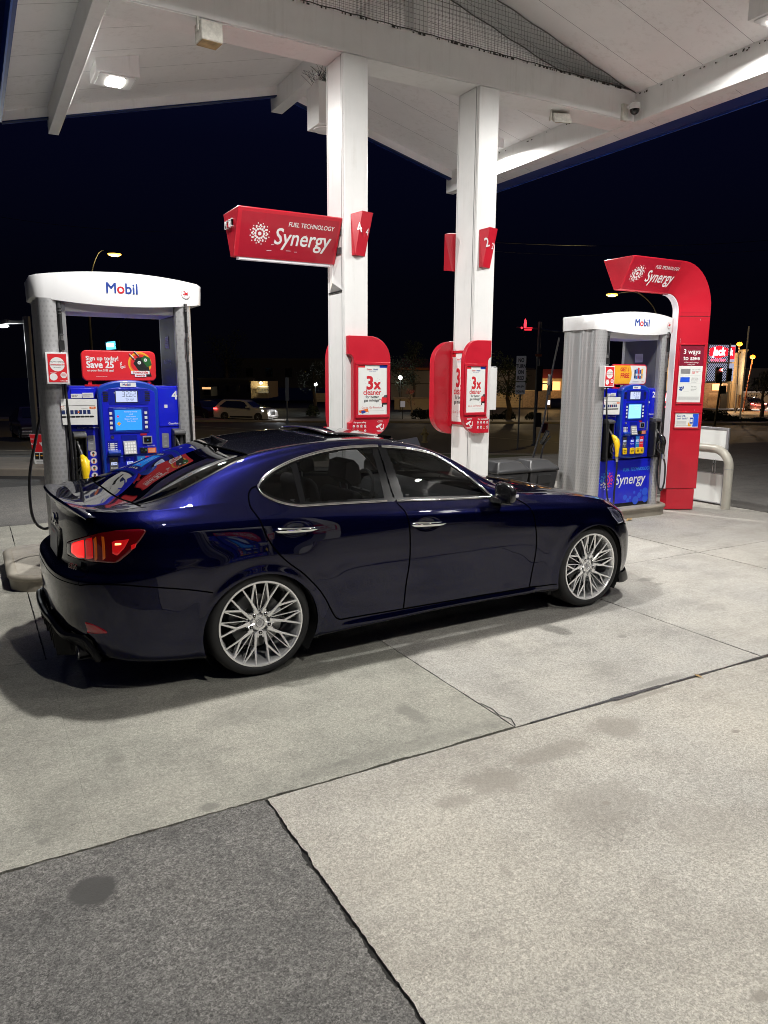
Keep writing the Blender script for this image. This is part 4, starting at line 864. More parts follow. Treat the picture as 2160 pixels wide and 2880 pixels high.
Q(.135,.885,1.95,2.215,'mauve'); k.text('3 ways', .088, fc(.51,2.105,.002), 'white', uxC, (0,0,1), .02, align='c', sx=.95); k.text('to save', .080, fc(.51,2.025,.002), 'white', uxC, (0,0,1), .02, align='c', sx=.95)
k.text('Where will savings', .026, fc(.51,1.985,.002), 'white', uxC, (0,0,1), .01, align='c'); k.text('take you?', .026, fc(.51,1.96,.002), 'white', uxC, (0,0,1), .01, align='c')
Q(.135,.885,1.47,1.948,'poster_white')
Q(.20,.50,1.845,1.91,'silver_panel',.002); Q(.20,.50,1.735,1.80,'bubble',.002)
for i in range(14): a, b = RNG.random()*.13, RNG.random()*.07; k.disc(fc(.19+a,1.62+b,.002), .005+.006*RNG.random(), 'navy_text', 8, uxC)
Q(.33,.50,1.615,1.617,'grey',.002); k.text('10', .045, fc(.56,1.845,.002), 'bright_red', uxC, (0,0,1), .02)
for z, ss in ((1.895,('Link your bank','account to save')),(1.785,('Apply today','Earn 10¢/gal*','for the first','2 months')),(1.675,('Sign up to','earn savings','and bonus','offers*'))):
    for i, s_ in enumerate(ss): k.text(s_, .018, fc(.56,z-i*.019,.002), 'grey' if i % 2 else 'dgrey', uxC, (0,0,1), .01)
k.text('¢/gal', .02, fc(.68,1.865,.002), 'bright_red', uxC, (0,0,1), .02)
for i in range(5): Q(.18,.84,1.50+i*.01,1.503+i*.01,'grey',.002)
for z in (1.825,1.72): Q(.18,.84,z,z+.001,'grey',.002)
k.build('poster', f1, smooth=0)
k = MB(); Q(.135,.885,1.135,1.325,'poster_white'); k.text('Get 3%', .038, fc(.19,1.275,.002), 'navy_text', uxC, (0,0,1), .02); k.text('cash back*', .034, fc(.19,1.243,.002), 'navy_text', uxC, (0,0,1), .02)
Q(.70,.88,1.145,1.318,'bubble',.002); Q(.60,.72,1.175,1.275,'paper',.0026); Q(.61,.71,1.185,1.265,'blue_edge',.003); Q(.625,.695,1.205,1.245,'white',.0034); Q(.56,.66,1.15,1.20,'amber_paper',.0024)
for i in range(4): Q(.19,.50,1.175+i*.012,1.178+i*.012,'grey',.002)
Q(.18,.86,1.155,1.158,'dgrey',.002)
k.build('poster', f2, smooth=0)
# ---------------- bollard hoop, blank board ----------------
mat('hoop_paint', (.44,.42,.36), .3, coat=.2, var=.12, vscale=6)
hp = [(9.03,6.44,-.01),(9.03,6.44,.55)] + [(9.03,6.69-.25*math.cos(math.radians(a)),.57+.25*math.sin(math.radians(a))) for a in range(6, 91, 7)] + [(9.03,7.45,.82)] + [(9.03,7.50+.25*math.sin(math.radians(a)),.57+.25*math.cos(math.radians(a))) for a in range(6, 91, 7)] + [(9.03,7.75,-.01)]
k = MB(); k.tube(hp, .060, 'hoop_paint', 20); t = thing('bollard_hoop', 'thick beige steel pipe hoop standing right of the red arch', 'bollard'); k.build('pipe', t)
k = MB(); k.tube([(9.03,6.44,.555),(9.03,6.44,.562)], .063, 'grey', 20); k.build('weld_band', t)
t = thing('blank_board', 'white two part display board with grey frame behind the pipe hoop', 'display board')
k = MB(); k.box(9.22,9.235,6.66,7.60,.64,1.07,'poster_white'); k.box(9.22,9.235,6.66,7.60,.04,.44,'poster_white'); k.build('panel', t)
k = MB(); k.box(9.212,9.243,6.625,6.659,.0,1.105,'silver_panel'); k.box(9.212,9.243,7.60,7.635,.0,1.105,'silver_panel'); k.box(9.212,9.243,6.66,7.599,1.072,1.105,'silver_panel'); k.box(9.215,9.24,6.66,7.599,.442,.455,'silver_panel'); k.box(9.215,9.24,6.66,7.599,.02,.038,'silver_panel')
k.tube([(9.227,6.80,.44),(9.227,6.80,.66)],.008,'steel',8); k.tube([(9.227,6.84,.44),(9.227,6.84,.66)],.008,'steel',8); k.build('frame', t, bevel=.003)
# ---------------- squeegee and waste bin between column and pump ----------------
mat('bin_plastic', (.022,.022,.024), .42, var=.12, vscale=10, bump=.06, bscale=40)
t = thing('service_bin', 'dark grey plastic twin bin with domed lids beside the right pump', 'bin', (5.60, 7.15, .14))
def bin_body(x0, x1, nm):
    k = MB(); a, b = x0, x1
    k.add([(a+.05,.04,0),(b-.05,.04,0),(b-.05,.42,0),(a+.05,.42,0),(a,0,.46),(b,0,.46),(b,.46,.46),(a,.46,.46)], [(0,3,2,1),(4,5,6,7),(0,1,5,4),(1,2,6,5),(2,3,7,6),(3,0,4,7)], 'bin_plastic'); o = k.build(nm, t, bevel=.02, seg=3)
    k = MB(); k.add([(a-.015,-.015,.462),(b+.015,-.015,.462),(b+.015,.475,.462),(a-.015,.475,.462),(a-.015,-.015,.50),(b+.015,-.015,.50),(b+.015,.475,.50),(a-.015,.475,.50),(a+.09,.10,.60),(b-.09,.10,.60),(b-.09,.36,.60),(a+.09,.36,.60)],
      [(0,3,2,1),(0,1,5,4),(1,2,6,5),(2,3,7,6),(3,0,4,7),(4,5,9,8),(5,6,10,9),(6,7,11,10),(7,4,8,11),(8,9,10,11)], 'bin_plastic'); k.build('lid', t, bevel=.018, seg=3)
    k = MB(); k.box(a+.12,b-.12,-.006,.004,.30,.42,'black'); k.build('flap', o, bevel=.004)
bin_body(0, .50, 'left_bin'); bin_body(.52, .98, 'right_bin')
# fallen leaves
mat('leaf', (.42,.27,.10), .7, var=.3, vscale=40)
for j, (px, py, lab) in enumerate(((1770,1464,'dry curled leaf on the concrete in front of the right pump island'),(1962,1904,'small dry leaf lying on the long tar joint'),(106,1545,'dry leaf beyond the trunk, near the left end of the island'))):
    d = at(px, py, 1); v = d - Vector((0,0,CAM_H)); p = Vector((0,0,CAM_H)) + v*(CAM_H/-v.z)
    k = MB(); s_ = [.075,.028,.09][j]
    P_ = [(-1,0,0),(-.6,.35,.16),(-.1,.3,.1),(.3,.55,.25),(.55,.15,.12),(1,.1,.3),(.5,-.2,.05),(.2,-.5,.22),(-.2,-.25,.1),(-.65,-.35,.2)]
    k.add([(a*s_,b*s_,c*s_+.006) for a,b,c in P_]+[(0,0,.012)], [(i,(i+1)%10,10) for i in range(10)], 'leaf'); k.tube([(-s_,0,.006),(-1.5*s_,.1*s_,.004)],.0012,'leaf',5)
    o = k.build('fallen_leaf', smooth=0, loc=p); o.rotation_euler = (0,0,j*1.3+.3); tag(o, lab, 'leaf', 'fallen leaves')
# ---- car body surface: numeric skin -------------------------------------------------

def pchip(x, y, xi):
    x = np.asarray(x, float); y = np.asarray(y, float); xi = np.clip(np.asarray(xi, float), x[0], x[-1])
    h = np.diff(x); d = np.diff(y) / h; m = np.zeros_like(y)
    for i in range(1, len(x) - 1):
        if d[i-1] * d[i] > 0:
            w1 = 2*h[i] + h[i-1]; w2 = h[i] + 2*h[i-1]
            m[i] = (w1 + w2) / (w1 / d[i-1] + w2 / d[i])
    m[0] = d[0]; m[-1] = d[-1]
    k = np.clip(np.searchsorted(x, xi) - 1, 0, len(x) - 2)
    t = (xi - x[k]) / h[k]; t2 = t*t; t3 = t2*t
    return (2*t3-3*t2+1)*y[k] + (t3-2*t2+t)*h[k]*m[k] + (-2*t3+3*t2)*y[k+1] + (t3-t2)*h[k]*m[k+1]
def cat(x, y, xi):          # smooth (Catmull-Rom) version for flowing lines
    x = np.asarray(x, float); y = np.asarray(y, float); xi = np.clip(np.asarray(xi, float), x[0], x[-1])
    m = np.gradient(y, x); h = np.diff(x)
    k = np.clip(np.searchsorted(x, xi) - 1, 0, len(x) - 2)
    t = (xi - x[k]) / h[k]; t2 = t*t; t3 = t2*t
    return (2*t3-3*t2+1)*y[k] + (t3-2*t2+t)*h[k]*m[k] + (-2*t3+3*t2)*y[k+1] + (t3-t2)*h[k]*m[k+1]
XS = [-1.08, -.55, 0, .6, 1.3, 2.1, 2.75, 3.15, 3.5]
LOW = [  # z row, half-width row, rear end, front end
 ([.25,.19,.16,.185,.205,.195,.15,.14,.14], [.80,.83,.82,.845,.845,.845,.82,.84,.84], -.99, 3.40),
 ([.27,.21,.185,.205,.225,.215,.18,.17,.17], [.83,.855,.85,.872,.874,.870,.855,.86,.86], -1.02, 3.44),
 ([.32,.28,.262,.262,.258,.248,.235,.23,.22], [.85,.872,.872,.874,.874,.870,.872,.872,.86], -1.045, 3.46),
 ([.42,.40,.40,.40,.39,.385,.37,.36,.35], [.865,.885,.888,.878,.876,.880,.888,.88,.87], -1.07, 3.50),
 ([.58,.56,.56,.56,.55,.54,.53,.51,.48], [.875,.895,.900,.890,.888,.890,.900,.885,.87], -1.078, 3.49),
 ([.668,.69,.70,.70,.69,.68,.66,.60,.55], [.872,.898,.902,.896,.894,.895,.900,.875,.85], -1.072, 3.46),
 ([.70,.755,.80,.79,.78,.76,.72,.655,.59], [.845,.893,.896,.894,.892,.888,.887,.86,.83], -1.000, 3.44),
 ([.86,.89,.885,.87,.86,.83,.79,.71,.62], [.835,.880,.884,.885,.885,.876,.868,.84,.80], -.985, 3.42),
 ([.995,.978,.956,.932,.899,.862,.815,.735,.64], [.80,.858,.867,.869,.869,.858,.845,.81,.77], -.985, 3.40),
 ([1.04,1.052,1.06,1.003,.967,.935,.865,.775,.665], [.72,.775,.80,.81,.81,.79,.765,.74,.70], -1.000, 3.38)]
XU = [-1.0,-.85,-.66,-.45,-.25,0,.3,.75,1.2,1.5,1.8,2.05,2.4,2.8,3.1,3.38]
UZ = [
 [1.045,1.052,1.062,1.085,1.115,1.15,1.17,1.17,1.15,1.095,1.00,.955,.925,.87,.80,.675],
 [1.048,1.056,1.070,1.11,1.17,1.245,1.305,1.348,1.318,1.215,1.03,.962,.93,.872,.803,.68],
 [1.05,1.058,1.078,1.142,1.215,1.295,1.345,1.372,1.335,1.235,1.075,.968,.938,.876,.806,.685],
 [1.055,1.062,1.090,1.168,1.243,1.318,1.366,1.392,1.352,1.253,1.10,.975,.945,.882,.81,.69],
 [1.058,1.065,1.095,1.176,1.252,1.326,1.374,1.40,1.358,1.26,1.105,.98,.95,.888,.815,.695]]
UW = [
 [.66,.69,.71,.725,.732,.735,.725,.72,.725,.735,.765,.75,.72,.70,.67,.62],
 [.60,.63,.66,.672,.665,.645,.62,.60,.612,.64,.715,.70,.66,.64,.60,.54],
 [.50,.56,.62,.61,.59,.575,.565,.56,.575,.60,.65,.64,.60,.58,.53,.46],
 [.28,.30,.33,.33,.33,.32,.32,.32,.33,.34,.36,.35,.33,.32,.29,.25],
 [0]*16]
XC, XF = -.50, 2.75           # where the rear and front corners start
NR, NF = 2.9, 3.0
def columns(nr=90, nm=440, nf=90):
    th = np.linspace(0, 1, nr, endpoint=False)
    c = np.concatenate([th, 1 + 3*np.linspace(0, 1, nm, endpoint=False), 4 + np.linspace(0, 1, nf + 1)])
    return c
def col_xy(c, xr, xf, n_r=NR, n_f=NF):
    x = np.zeros_like(c); yf = np.ones_like(c)
    a = c < 1; th = c[a]*np.pi/2; x[a] = XC - (XC-xr)*np.cos(th)**(2/n_r); yf[a] = np.sin(th)**(2/n_r)
    b = (c >= 1) & (c <= 4); x[b] = XC + (c[b]-1)/3*(XF-XC)
    d = c > 4; th = (c[d]-4)*np.pi/2; x[d] = XF + (xf-XF)*np.sin(th)**(2/n_f); yf[d] = np.maximum(np.cos(th), 0)**(2/n_f)
    return x, yf
def smooth(a, b, x):
    t = np.clip((x-a)/(b-a), 0, 1); return t*t*(3-2*t)
def skin(nl=116, nu=110, **kw):
    c = columns(**kw); K = len(LOW)
    Zk = []; Wk = []; Xk = []
    for z, w, xr, xf in LOW:
        x, yf = col_xy(c, xr, xf)
        Xk.append(x); Zk.append(cat(XS, z, x)); Wk.append(cat(XS, w, x)*yf)
    Xk, Zk, Wk = map(np.array, (Xk, Zk, Wk))
    # rows spaced by height
    zk = np.array([l[0][4] for l in LOW]); r = np.interp(np.linspace(zk[0], zk[-1], nl), zk, np.arange(K))
    P = np.zeros((nl + nu - 1, len(c), 3))
    ks = np.arange(K)
    for A, i in ((Xk, 0), (Wk, 1), (Zk, 2)):
        for j in range(len(c)):
            P[:nl, j, i] = pchip(ks, A[:, j], r)
    xb = P[nl-1, :, 0]; wb = P[nl-1, :, 1]; zb = P[nl-1, :, 2]
    wnom = cat(XS, LOW[-1][1], xb)
    uz = [zb] + [cat(XU, z, xb) for z in UZ]; uw = [wb] + [cat(XU, w, xb)/wnom*wb for w in UW]
    # keep collapsed ends level
    uz = np.array(uz); uw = np.array(uw)
    seg = np.array([0, .17, .36, .47, .72, 1.0]); t = np.linspace(0, 1, nu)[1:]
    tt = np.interp(t, np.linspace(0, 1, 6), np.linspace(0, 1, 6))
    rr = np.interp(tt, seg, np.arange(6.))
    for j in range(len(c)):
        P[nl:, j, 0] = xb[j]
        P[nl:, j, 1] = pchip(np.arange(6), -uw[:, j], rr)*-1
        P[nl:, j, 2] = pchip(np.arange(6), uz[:, j], rr)
    rows = np.concatenate([r, K-1+rr])
    # metric coordinate along the body at mid height
    k = 5; ds = np.hypot(np.diff(Xk[k]), np.diff(Wk[k])); m = np.concatenate([[0], np.cumsum(ds)])
    j0 = np.argmin(abs(c-2.0)); m = m - m[j0] + Xk[k][j0]
    return dict(P=P, c=c, m=m, nl=nl, rows=rows, xb=xb)
# ---------------- blue sedan ----------------
def paint_mat(name, col, metal=.75, rough=.34):
    m = bpy.data.materials.new(name); m.use_nodes = True; t = m.node_tree; b = t.nodes['Principled BSDF']; N = t.nodes.new; K = t.links.new
    b.inputs['Base Color'].default_value = (*col, 1); b.inputs['Metallic'].default_value = metal; b.inputs['Roughness'].default_value = rough
    b.inputs['Specular Tint'].default_value = (.02,.02,.22,1); b.inputs['Coat Weight'].default_value = 1; b.inputs['Coat Roughness'].default_value = .015; b.inputs['Coat IOR'].default_value = 1.45
    tcn = N('ShaderNodeTexCoord')
    v = N('ShaderNodeTexVoronoi'); v.inputs['Scale'].default_value = 1400; K(tcn.outputs['Object'], v.inputs['Vector'])
    s_ = N('ShaderNodeMixRGB'); s_.blend_type = 'MIX'; s_.inputs[0].default_value = .07
    bp = N('ShaderNodeNormalMap') if False else N('ShaderNodeVectorMath'); bp.operation = 'SUBTRACT'; K(v.outputs['Color'], bp.inputs[0]); bp.inputs[1].default_value = (.5,.5,.5)
    sc = N('ShaderNodeVectorMath'); sc.operation = 'SCALE'; K(bp.outputs[0], sc.inputs[0]); sc.inputs['Scale'].default_value = .16
    g = N('ShaderNodeNewGeometry'); ad = N('ShaderNodeVectorMath'); ad.operation = 'ADD'; K(g.outputs['Normal'], ad.inputs[0]); K(sc.outputs[0], ad.inputs[1])
    nn = N('ShaderNodeVectorMath'); nn.operation = 'NORMALIZE'; K(ad.outputs[0], nn.inputs[0]); K(nn.outputs[0], b.inputs['Normal'])
    n2 = N('ShaderNodeTexNoise'); n2.inputs['Scale'].default_value = 2.2; K(tcn.outputs['Object'], n2.inputs['Vector'])
    b2 = N('ShaderNodeBump'); b2.inputs['Strength'].default_value = .02; b2.inputs['Distance'].default_value = .02; K(n2.outputs['Fac'], b2.inputs['Height']); K(b2.outputs[0], b.inputs['Coat Normal'])
    MATS[name] = m
mat('wheel_silver', (.95,.95,.95), .24, metal=.55, spec=.9, coat=.5)
paint_mat('car_paint', (.0018,.0025,.024), .85, .34)
mat('roof_black', (.006,.006,.008), .12, coat=1.)
mat('gap', (.002,.002,.002), .9, spec=0.); mat('pillar_black', (.006,.006,.007), .18, spec=.3); mat('trim_chrome', (.80,.80,.80), .10, metal=1.)
mat('cabin', (.020,.020,.022), .65, bump=.1, bscale=120); mat('cabin_light', (.10,.10,.11), .7); mat('underbody', (.010,.010,.010), .8)
mat('lip_black', (.004,.004,.005), .35, spec=.25)
mat('tail_dark', (.10,.002,.004), .08, coat=1., emit=(.9,.01,.01), estr=.012); mat('tail_lit', (.5,.01,.01), .15, coat=1., emit=(1.,.012,.012), estr=.95); mat('tail_lit2', (.5,.01,.01), .15, coat=1., emit=(1.,.012,.015), estr=.22)
mat('tail_amber', (.30,.07,.01), .08, coat=1., emit=(1.,.16,.01), estr=.10); mat('tail_clear', (.20,.17,.17), .08, coat=1.); mat('tail_hot', (1,.3,.1), .2, emit=(1.,.32,.12), estr=3)
mat('reflector', (.35,.004,.014), .15, coat=1.); mat('headlamp', (.34,.36,.50), .06, metal=.7, coat=1.); mat('headlamp_dark', (.03,.03,.05), .05, coat=1.)
tint_glass('side_glass', (.40,.41,.42)); tint_glass('rear_glass_m', (.05,.05,.055)); tint_glass('windscreen_m', (.35,.37,.37))
mat('tyre', (.016,.016,.017), .62, bump=.12, bscale=150); mat('disc_steel', (.22,.22,.22), .35, metal=1.); mat('plate_white', (.55,.55,.58), .4)
CAR_X, CAR_Y, CAR_YAW = 1.37877, 4.87373, .0281027
car = thing('sedan', 'dark metallic blue four door sedan with chrome mesh wheels parked at the pumps', 'car', (CAR_X, CAR_Y, 0), CAR_YAW)
S = skin(190, 150, nr=190, nm=600, nf=120); P = S['P']; NL = S['nl']; ROWS = S['rows']; XB = S['xb']; MC = S['m']; CC = S['c']
nR, nC = P.shape[:2]
Mx = np.broadcast_to(MC, (nR, nC)); Z = P[..., 2]; X = P[..., 0]; Yw = P[..., 1]; RR = np.broadcast_to(ROWS[:, None], (nR, nC))
AR = dict(r=(0.0, .305, .362, .338), f=(2.730, .312, .350, .352))    # wheel arches: x, z, rx, rz
def arch_d(x, z, a): cx_, cz_, rx, rz = AR[a]; return np.hypot((x-cx_)/rx, (z-cz_)/rz)
def seg_dist(px_, py_, line):
    d = np.full(px_.shape, 9.)
    for (ax, ay), (bx, by) in zip(line[:-1], line[1:]):
        vx, vy = bx-ax, by-ay; L = vx*vx+vy*vy+1e-12; t = np.clip(((px_-ax)*vx+(py_-ay)*vy)/L, 0, 1)
        d = np.minimum(d, np.hypot(px_-ax-vx*t, py_-ay-vy*t))
    return d
def inside(px_, py_, poly):
    c = np.zeros(px_.shape, bool); n = len(poly)
    for i in range(n):
        x1, y1 = poly[i]; x2, y2 = poly[(i+1) % n]
        if y1 == y2: continue
        c ^= ((y1 > py_) != (y2 > py_)) & (px_ < (x2-x1)*(py_-y1)/(y2-y1)+x1)
    return c
def spl(pts, n=6):
    q = bez([(a, b, 0) for a, b in pts], n); return [(p.x, p.y) for p in q]
# --- outlines traced on the body side, metres behind/ahead of the rear axle ---
WIN_UP = spl([(.043,1.134),(.088,1.178),(.177,1.224),(.303,1.268),(.408,1.293),(.543,1.317),(.688,1.330),(.833,1.333),(.944,1.330),(1.123,1.313),(1.257,1.290),(1.39,1.252),(1.498,1.190),(1.615,1.106),(1.704,1.026),(1.79,.944)])
WIN_LO = spl([(1.79,.944),(1.35,.963),(.977,.984),(.521,1.002),(.312,1.009),(.262,1.014),(.184,1.032),(.111,1.062),(.057,1.098),(.043,1.134)])
WIN = WIN_UP + WIN_LO[1:-1]
RD_BACK = spl([(.047,1.140),(.009,1.131),(-.018,1.105),(-.030,1.064),(-.027,1.022),(.008,.955),(.041,.856),(.093,.768),(.161,.695),(.252,.620),(.32,.55),(.38,.48),(.425,.41),(.465,.33),(.495,.285),(.53,.268)])
BGAP = spl([(.943,1.333),(.949,1.14),(.968,.99),(1.010,.914),(1.029,.829),(1.034,.69),(1.033,.573),(1.014,.398),(.999,.262)])
FD_FRONT = spl([(1.79,.940),(1.94,.931),(2.025,.897),(2.082,.850),(2.109,.794),(2.124,.708),(2.140,.591),(2.138,.484),(2.121,.368),(2.109,.25)])
SILLG = [(.53,.268),(.999,.262),(1.6,.256),(2.109,.248)]
BUMPL = spl([(-1.05,.652),(-.979,.668),(-.868,.676),(-.761,.672),(-.60,.645),(-.43,.61),(-.30,.575)])
BUMPF = [(2.95,.60),(2.98,.632),(3.13,.630),(3.25,.60)]
FSILL = [(2.109,.25),(2.24,.243),(2.37,.240)]
RDOOR = RD_BACK + SILLG[1:2] + BGAP[::-1]
FDOOR = BGAP + SILLG[1:] + FD_FRONT[::-1]
TAIL = [(-1.385,.80),(-1.37,.83),(-1.335,.842),(-1.2,.879),(-1.074,.913),(-.951,.944),(-.832,.964),(-.727,.972),(-.675,.970),(-.660,.955),(-.693,.915),(-.766,.843),(-.836,.792),(-.87,.783),(-.933,.779),(-1.085,.775),(-1.258,.766),(-1.353,.760)]
HEAD = [(2.905,.780),(3.003,.768),(3.060,.745),(3.115,.70),(3.140,.632),(3.024,.640),(2.955,.705)]
REFL = [(-1.030,.452),(-.951,.440),(-.894,.420),(-.866,.398),(-1.025,.378)]
DIFF = [(-1.82,.40),(-1.65,.375),(-1.40,.372),(-1.28,.345),(-1.20,.335),(-1.09,.345),(-1.03,.375),(-.985,.345),(-.972,.280),(-.93,.20),(-.93,.10),(-1.82,.10)]
low = RR < 9.0001
# --- normals ---
du = np.gradient(P, axis=1); dv = np.gradient(P, axis=0); Nn = np.cross(du, dv); ln = np.linalg.norm(Nn, axis=2, keepdims=True); Nn = Nn/np.maximum(ln, 1e-9)
if Nn[60, 400, 1] < 0: Nn = -Nn
Nn[:, 0] = (-1, 0, 0); Nn[:, -1] = (1, 0, 0); Nn[:NL-1, 0] = (-1, 0, 0)
disp = np.zeros((nR, nC))
side = np.abs(Yw) > .5
for a in AR:
    d = arch_d(X, Z, a); disp += np.where(low & side, .013*np.exp(-((d-1.0)/.13)**2) + .006*np.exp(-((d-1.3)/.25)**2), 0)
disp += np.where(low, -.003*np.exp(-((Z-.47)/.10)**2)*smooth(.25,.7,X)*(1-smooth(1.95,2.3,X)), 0)
disp += np.where(low, .010*np.exp(-((Z-.215)/.03)**2)*smooth(.35,.6,X)*(1-smooth(2.1,2.3,X)), 0)
for hx, hz in ((.235,.884), (1.175,.824)):      # scoops behind the door handles
    d = np.hypot((X-hx)/.105, (Z-hz)/.050); disp -= np.where(low, .022*(1-smooth(.2,1.,d)), 0)
def gapd(xx, zz): return np.minimum.reduce([seg_dist(xx, zz, l) for l in (RD_BACK, BGAP, FD_FRONT, SILLG, FSILL)])
gd = gapd(X, Z); gb = np.minimum(seg_dist(Mx, Z, BUMPL), seg_dist(Mx, Z, BUMPF))
# snap vertices to arches
for a in AR:
    cx_, cz_, rx, rz = AR[a]; d = arch_d(X, Z, a); s_ = low & side & (np.abs(d-1) < .016)
    P[..., 0] = np.where(s_, cx_+(X-cx_)/d, P[..., 0]); P[..., 2] = np.where(s_, cz_+(Z-cz_)/d, P[..., 2])
X = P[..., 0]; Z = P[..., 2]
inwin_v = (RR > 6.5) & (RR < 11.8) & inside(X, Z, WIN)
disp -= 0*np.where(low & ~inwin_v & (np.minimum(gd, gb) < .004), .006, 0)
dwv = seg_dist(X, Z, WIN + WIN[:1]); 
PD = P + Nn*disp[..., None]
# --- per face fields ---
def fc4(A): return .25*(A[:-1, :-1]+A[1:, :-1]+A[:-1, 1:]+A[1:, 1:])
fx, fz, fy, fm, fr = map(fc4, (X, Z, Yw, Mx, RR)); flow = fr < 9
sideF = fr < 11.7
lab = np.zeros(fx.shape, int)      # 0 body
G_ = dict(body=0, gone=1, gap=2, chrome=3, pillar=4, gq=5, gr=6, gf=7, rdoor=8, fdoor=9, tail=10, head=11, refl=12, diff=13, rglass=14, wscr=15, roof=16, bumper=17, tl1=18, tl2=19, tam=20, tcl=21, thot=22, hd2=23, trunk=24)
inw = sideF & (fr > 6.5) & inside(fx, fz, WIN)
dwin = seg_dist(fx, fz, WIN + WIN[:1])
lab[flow & (fm < -.0) & (fm > -9) & inside(fm, fz, BUMPL[::-1] + [(-1.82,.652),(-1.82,.05),(-.3,.05),(-.3,.575)])] = G_['bumper']
rc = fz < 9
lab[flow & (fm < -1.052) & (fz > .655)] = G_['trunk']
lab[flow & inside(fx, fz, RDOOR)] = G_['rdoor']; lab[flow & inside(fx, fz, FDOOR)] = G_['fdoor']
lab[inside(fm, fz, DIFF) & flow & (fm < -.9)] = G_['diff']
t_ = flow & inside(fm, fz, TAIL); dt = seg_dist(fm, fz, TAIL+TAIL[:1])
 
# top skin
up_ = ~flow
lab[up_ & (fr > 12.0) & (fx > .0 + .06*(fy/.6)**2) & (fx < 1.14)] = G_['roof']
fe = np.interp(fx, [-.70,-.60,0,.05], [10.6,10.85,11.75,11.95])
lab[up_ & (fr > fe) & (fx > -.700 + .085*(np.abs(fy)/.72)**4) & (fx <= .0 + .06*(fy/.6)**2)] = G_['rglass']
lab[up_ & (fr > 12.05) & (fx >= 1.14) & (fx < 2.03 - .20*(fy/.70)**2)] = G_['wscr']
# seams on the top: trunk lid, bonnet
def ycol(x): return np.interp(x, [-1.0,-.87,-.593], [.67,.665,.73])
# windows
BP0, BP1 = lambda z: np.interp(z, [.98,1.33], [.893,.895]), lambda z: np.interp(z, [.98,1.33], [1.042,1.001])
lab[inw] = G_['gr']
lab[inw & (fx < np.interp(fz, [1.02,1.24], [.288,.293]))] = G_['gq']
lab[inw & (fx > np.interp(fz, [.98,1.33], [1.042,1.001]))] = G_['gf']
lab[inw & (fx > BP0(fz)) & (fx < BP1(fz))] = G_['pillar']
lab[inw & (fx > np.interp(fz, [1.01,1.25], [.292,.288])) & (fx < np.interp(fz, [1.01,1.25], [.326,.335]))] = G_['pillar']
lab[inw & (seg_dist(fx, fz, BGAP) < .004)] = G_['gap']
lab[inw & (dwin < .020)] = G_['pillar']; 
sideF2 = np.abs(fy) > .5
for a in AR: lab[flow & sideF2 & (arch_d(fx, fz, a) < 1.0)] = G_['gone']
OFF = dict(rglass=-.004, wscr=-.004, gq=-.007, gr=-.007, gf=-.007, pillar=-.004, chrome=.0035, tail=.003, tl1=.003, tl2=.003, tam=.003, tcl=.003, thot=.003, head=.002, hd2=.0025, refl=-.003, diff=.012, gap=-.004, roof=-.001)
def extract(keys, mats, name, parent, off=0., extra=None, flip=False, sides=(-1, 1), sub=1):
    """one mesh from every face carrying one of the labels, on one or both sides"""
    ids = [G_[q] for q in keys]; V = []; F = []; Mi = []; vb = 0
    sel = np.isin(lab, ids) if extra is None else (np.isin(lab, ids) & extra)
    ii, jj = np.nonzero(sel)
    if not len(ii): return None
    L_ = lab[ii, jj]
    Pv = PD + Nn*off
    vi = np.stack([ii*nC+jj, ii*nC+jj+1, (ii+1)*nC+jj+1, (ii+1)*nC+jj], 1); u, inv = np.unique(vi.ravel(), return_inverse=True); inv = inv.reshape(-1, 4)
    base = Pv.reshape(-1, 3)[u]
    for s_ in sides:
        q = base.copy(); q[:, 1] *= s_
        f = inv if (s_ < 0) != flip else inv[:, ::-1]
        V.append(q); F.append(f+vb); Mi.append(L_); vb += len(q)
    V = np.concatenate(V); F = np.concatenate(F); Mi = np.concatenate(Mi)
    me = bpy.data.meshes.new(name); me.vertices.add(len(V)); me.vertices.foreach_set('co', V.ravel().astype(np.float32))
    me.loops.add(len(F)*4); me.loops.foreach_set('vertex_index', F.ravel().astype(np.int32))
    me.polygons.add(len(F)); me.polygons.foreach_set('loop_start', np.arange(0, len(F)*4, 4, dtype=np.int32)); me.polygons.foreach_set('loop_total', np.full(len(F), 4, dtype=np.int32))
    ml = [m if isinstance(m, str) else m for m in mats]; uniq = []
    for m in ml:
        if m not in uniq: uniq.append(m)
    for m in uniq: me.materials.append(MATS[m])
    mp = {G_[q]: uniq.index(m) for q, m in zip(keys, ml)}
    me.polygons.foreach_set('material_index', np.array([mp[v] for v in Mi], dtype=np.int32)); me.polygons.foreach_set('use_smooth', np.ones(len(F), bool))
    me.update(calc_edges=True); me.validate(); o = bpy.data.objects.new(name, me); COL.objects.link(o); o.parent = parent; return o
SX = PD.copy()
MID = slice(int(np.searchsorted(CC, 1.0)), int(np.searchsorted(CC, 4.0))+1)
def x2m(x): return float(np.interp(x, XB[MID], MC[MID])) if XB[MID][0] < x < XB[MID][-1] else (x - XB[MID][-1] + MC[MID][-1] if x > 0 else x - XB[MID][0] + MC[MID][0])
RMAX = int(np.searchsorted(ROWS, 11.9))
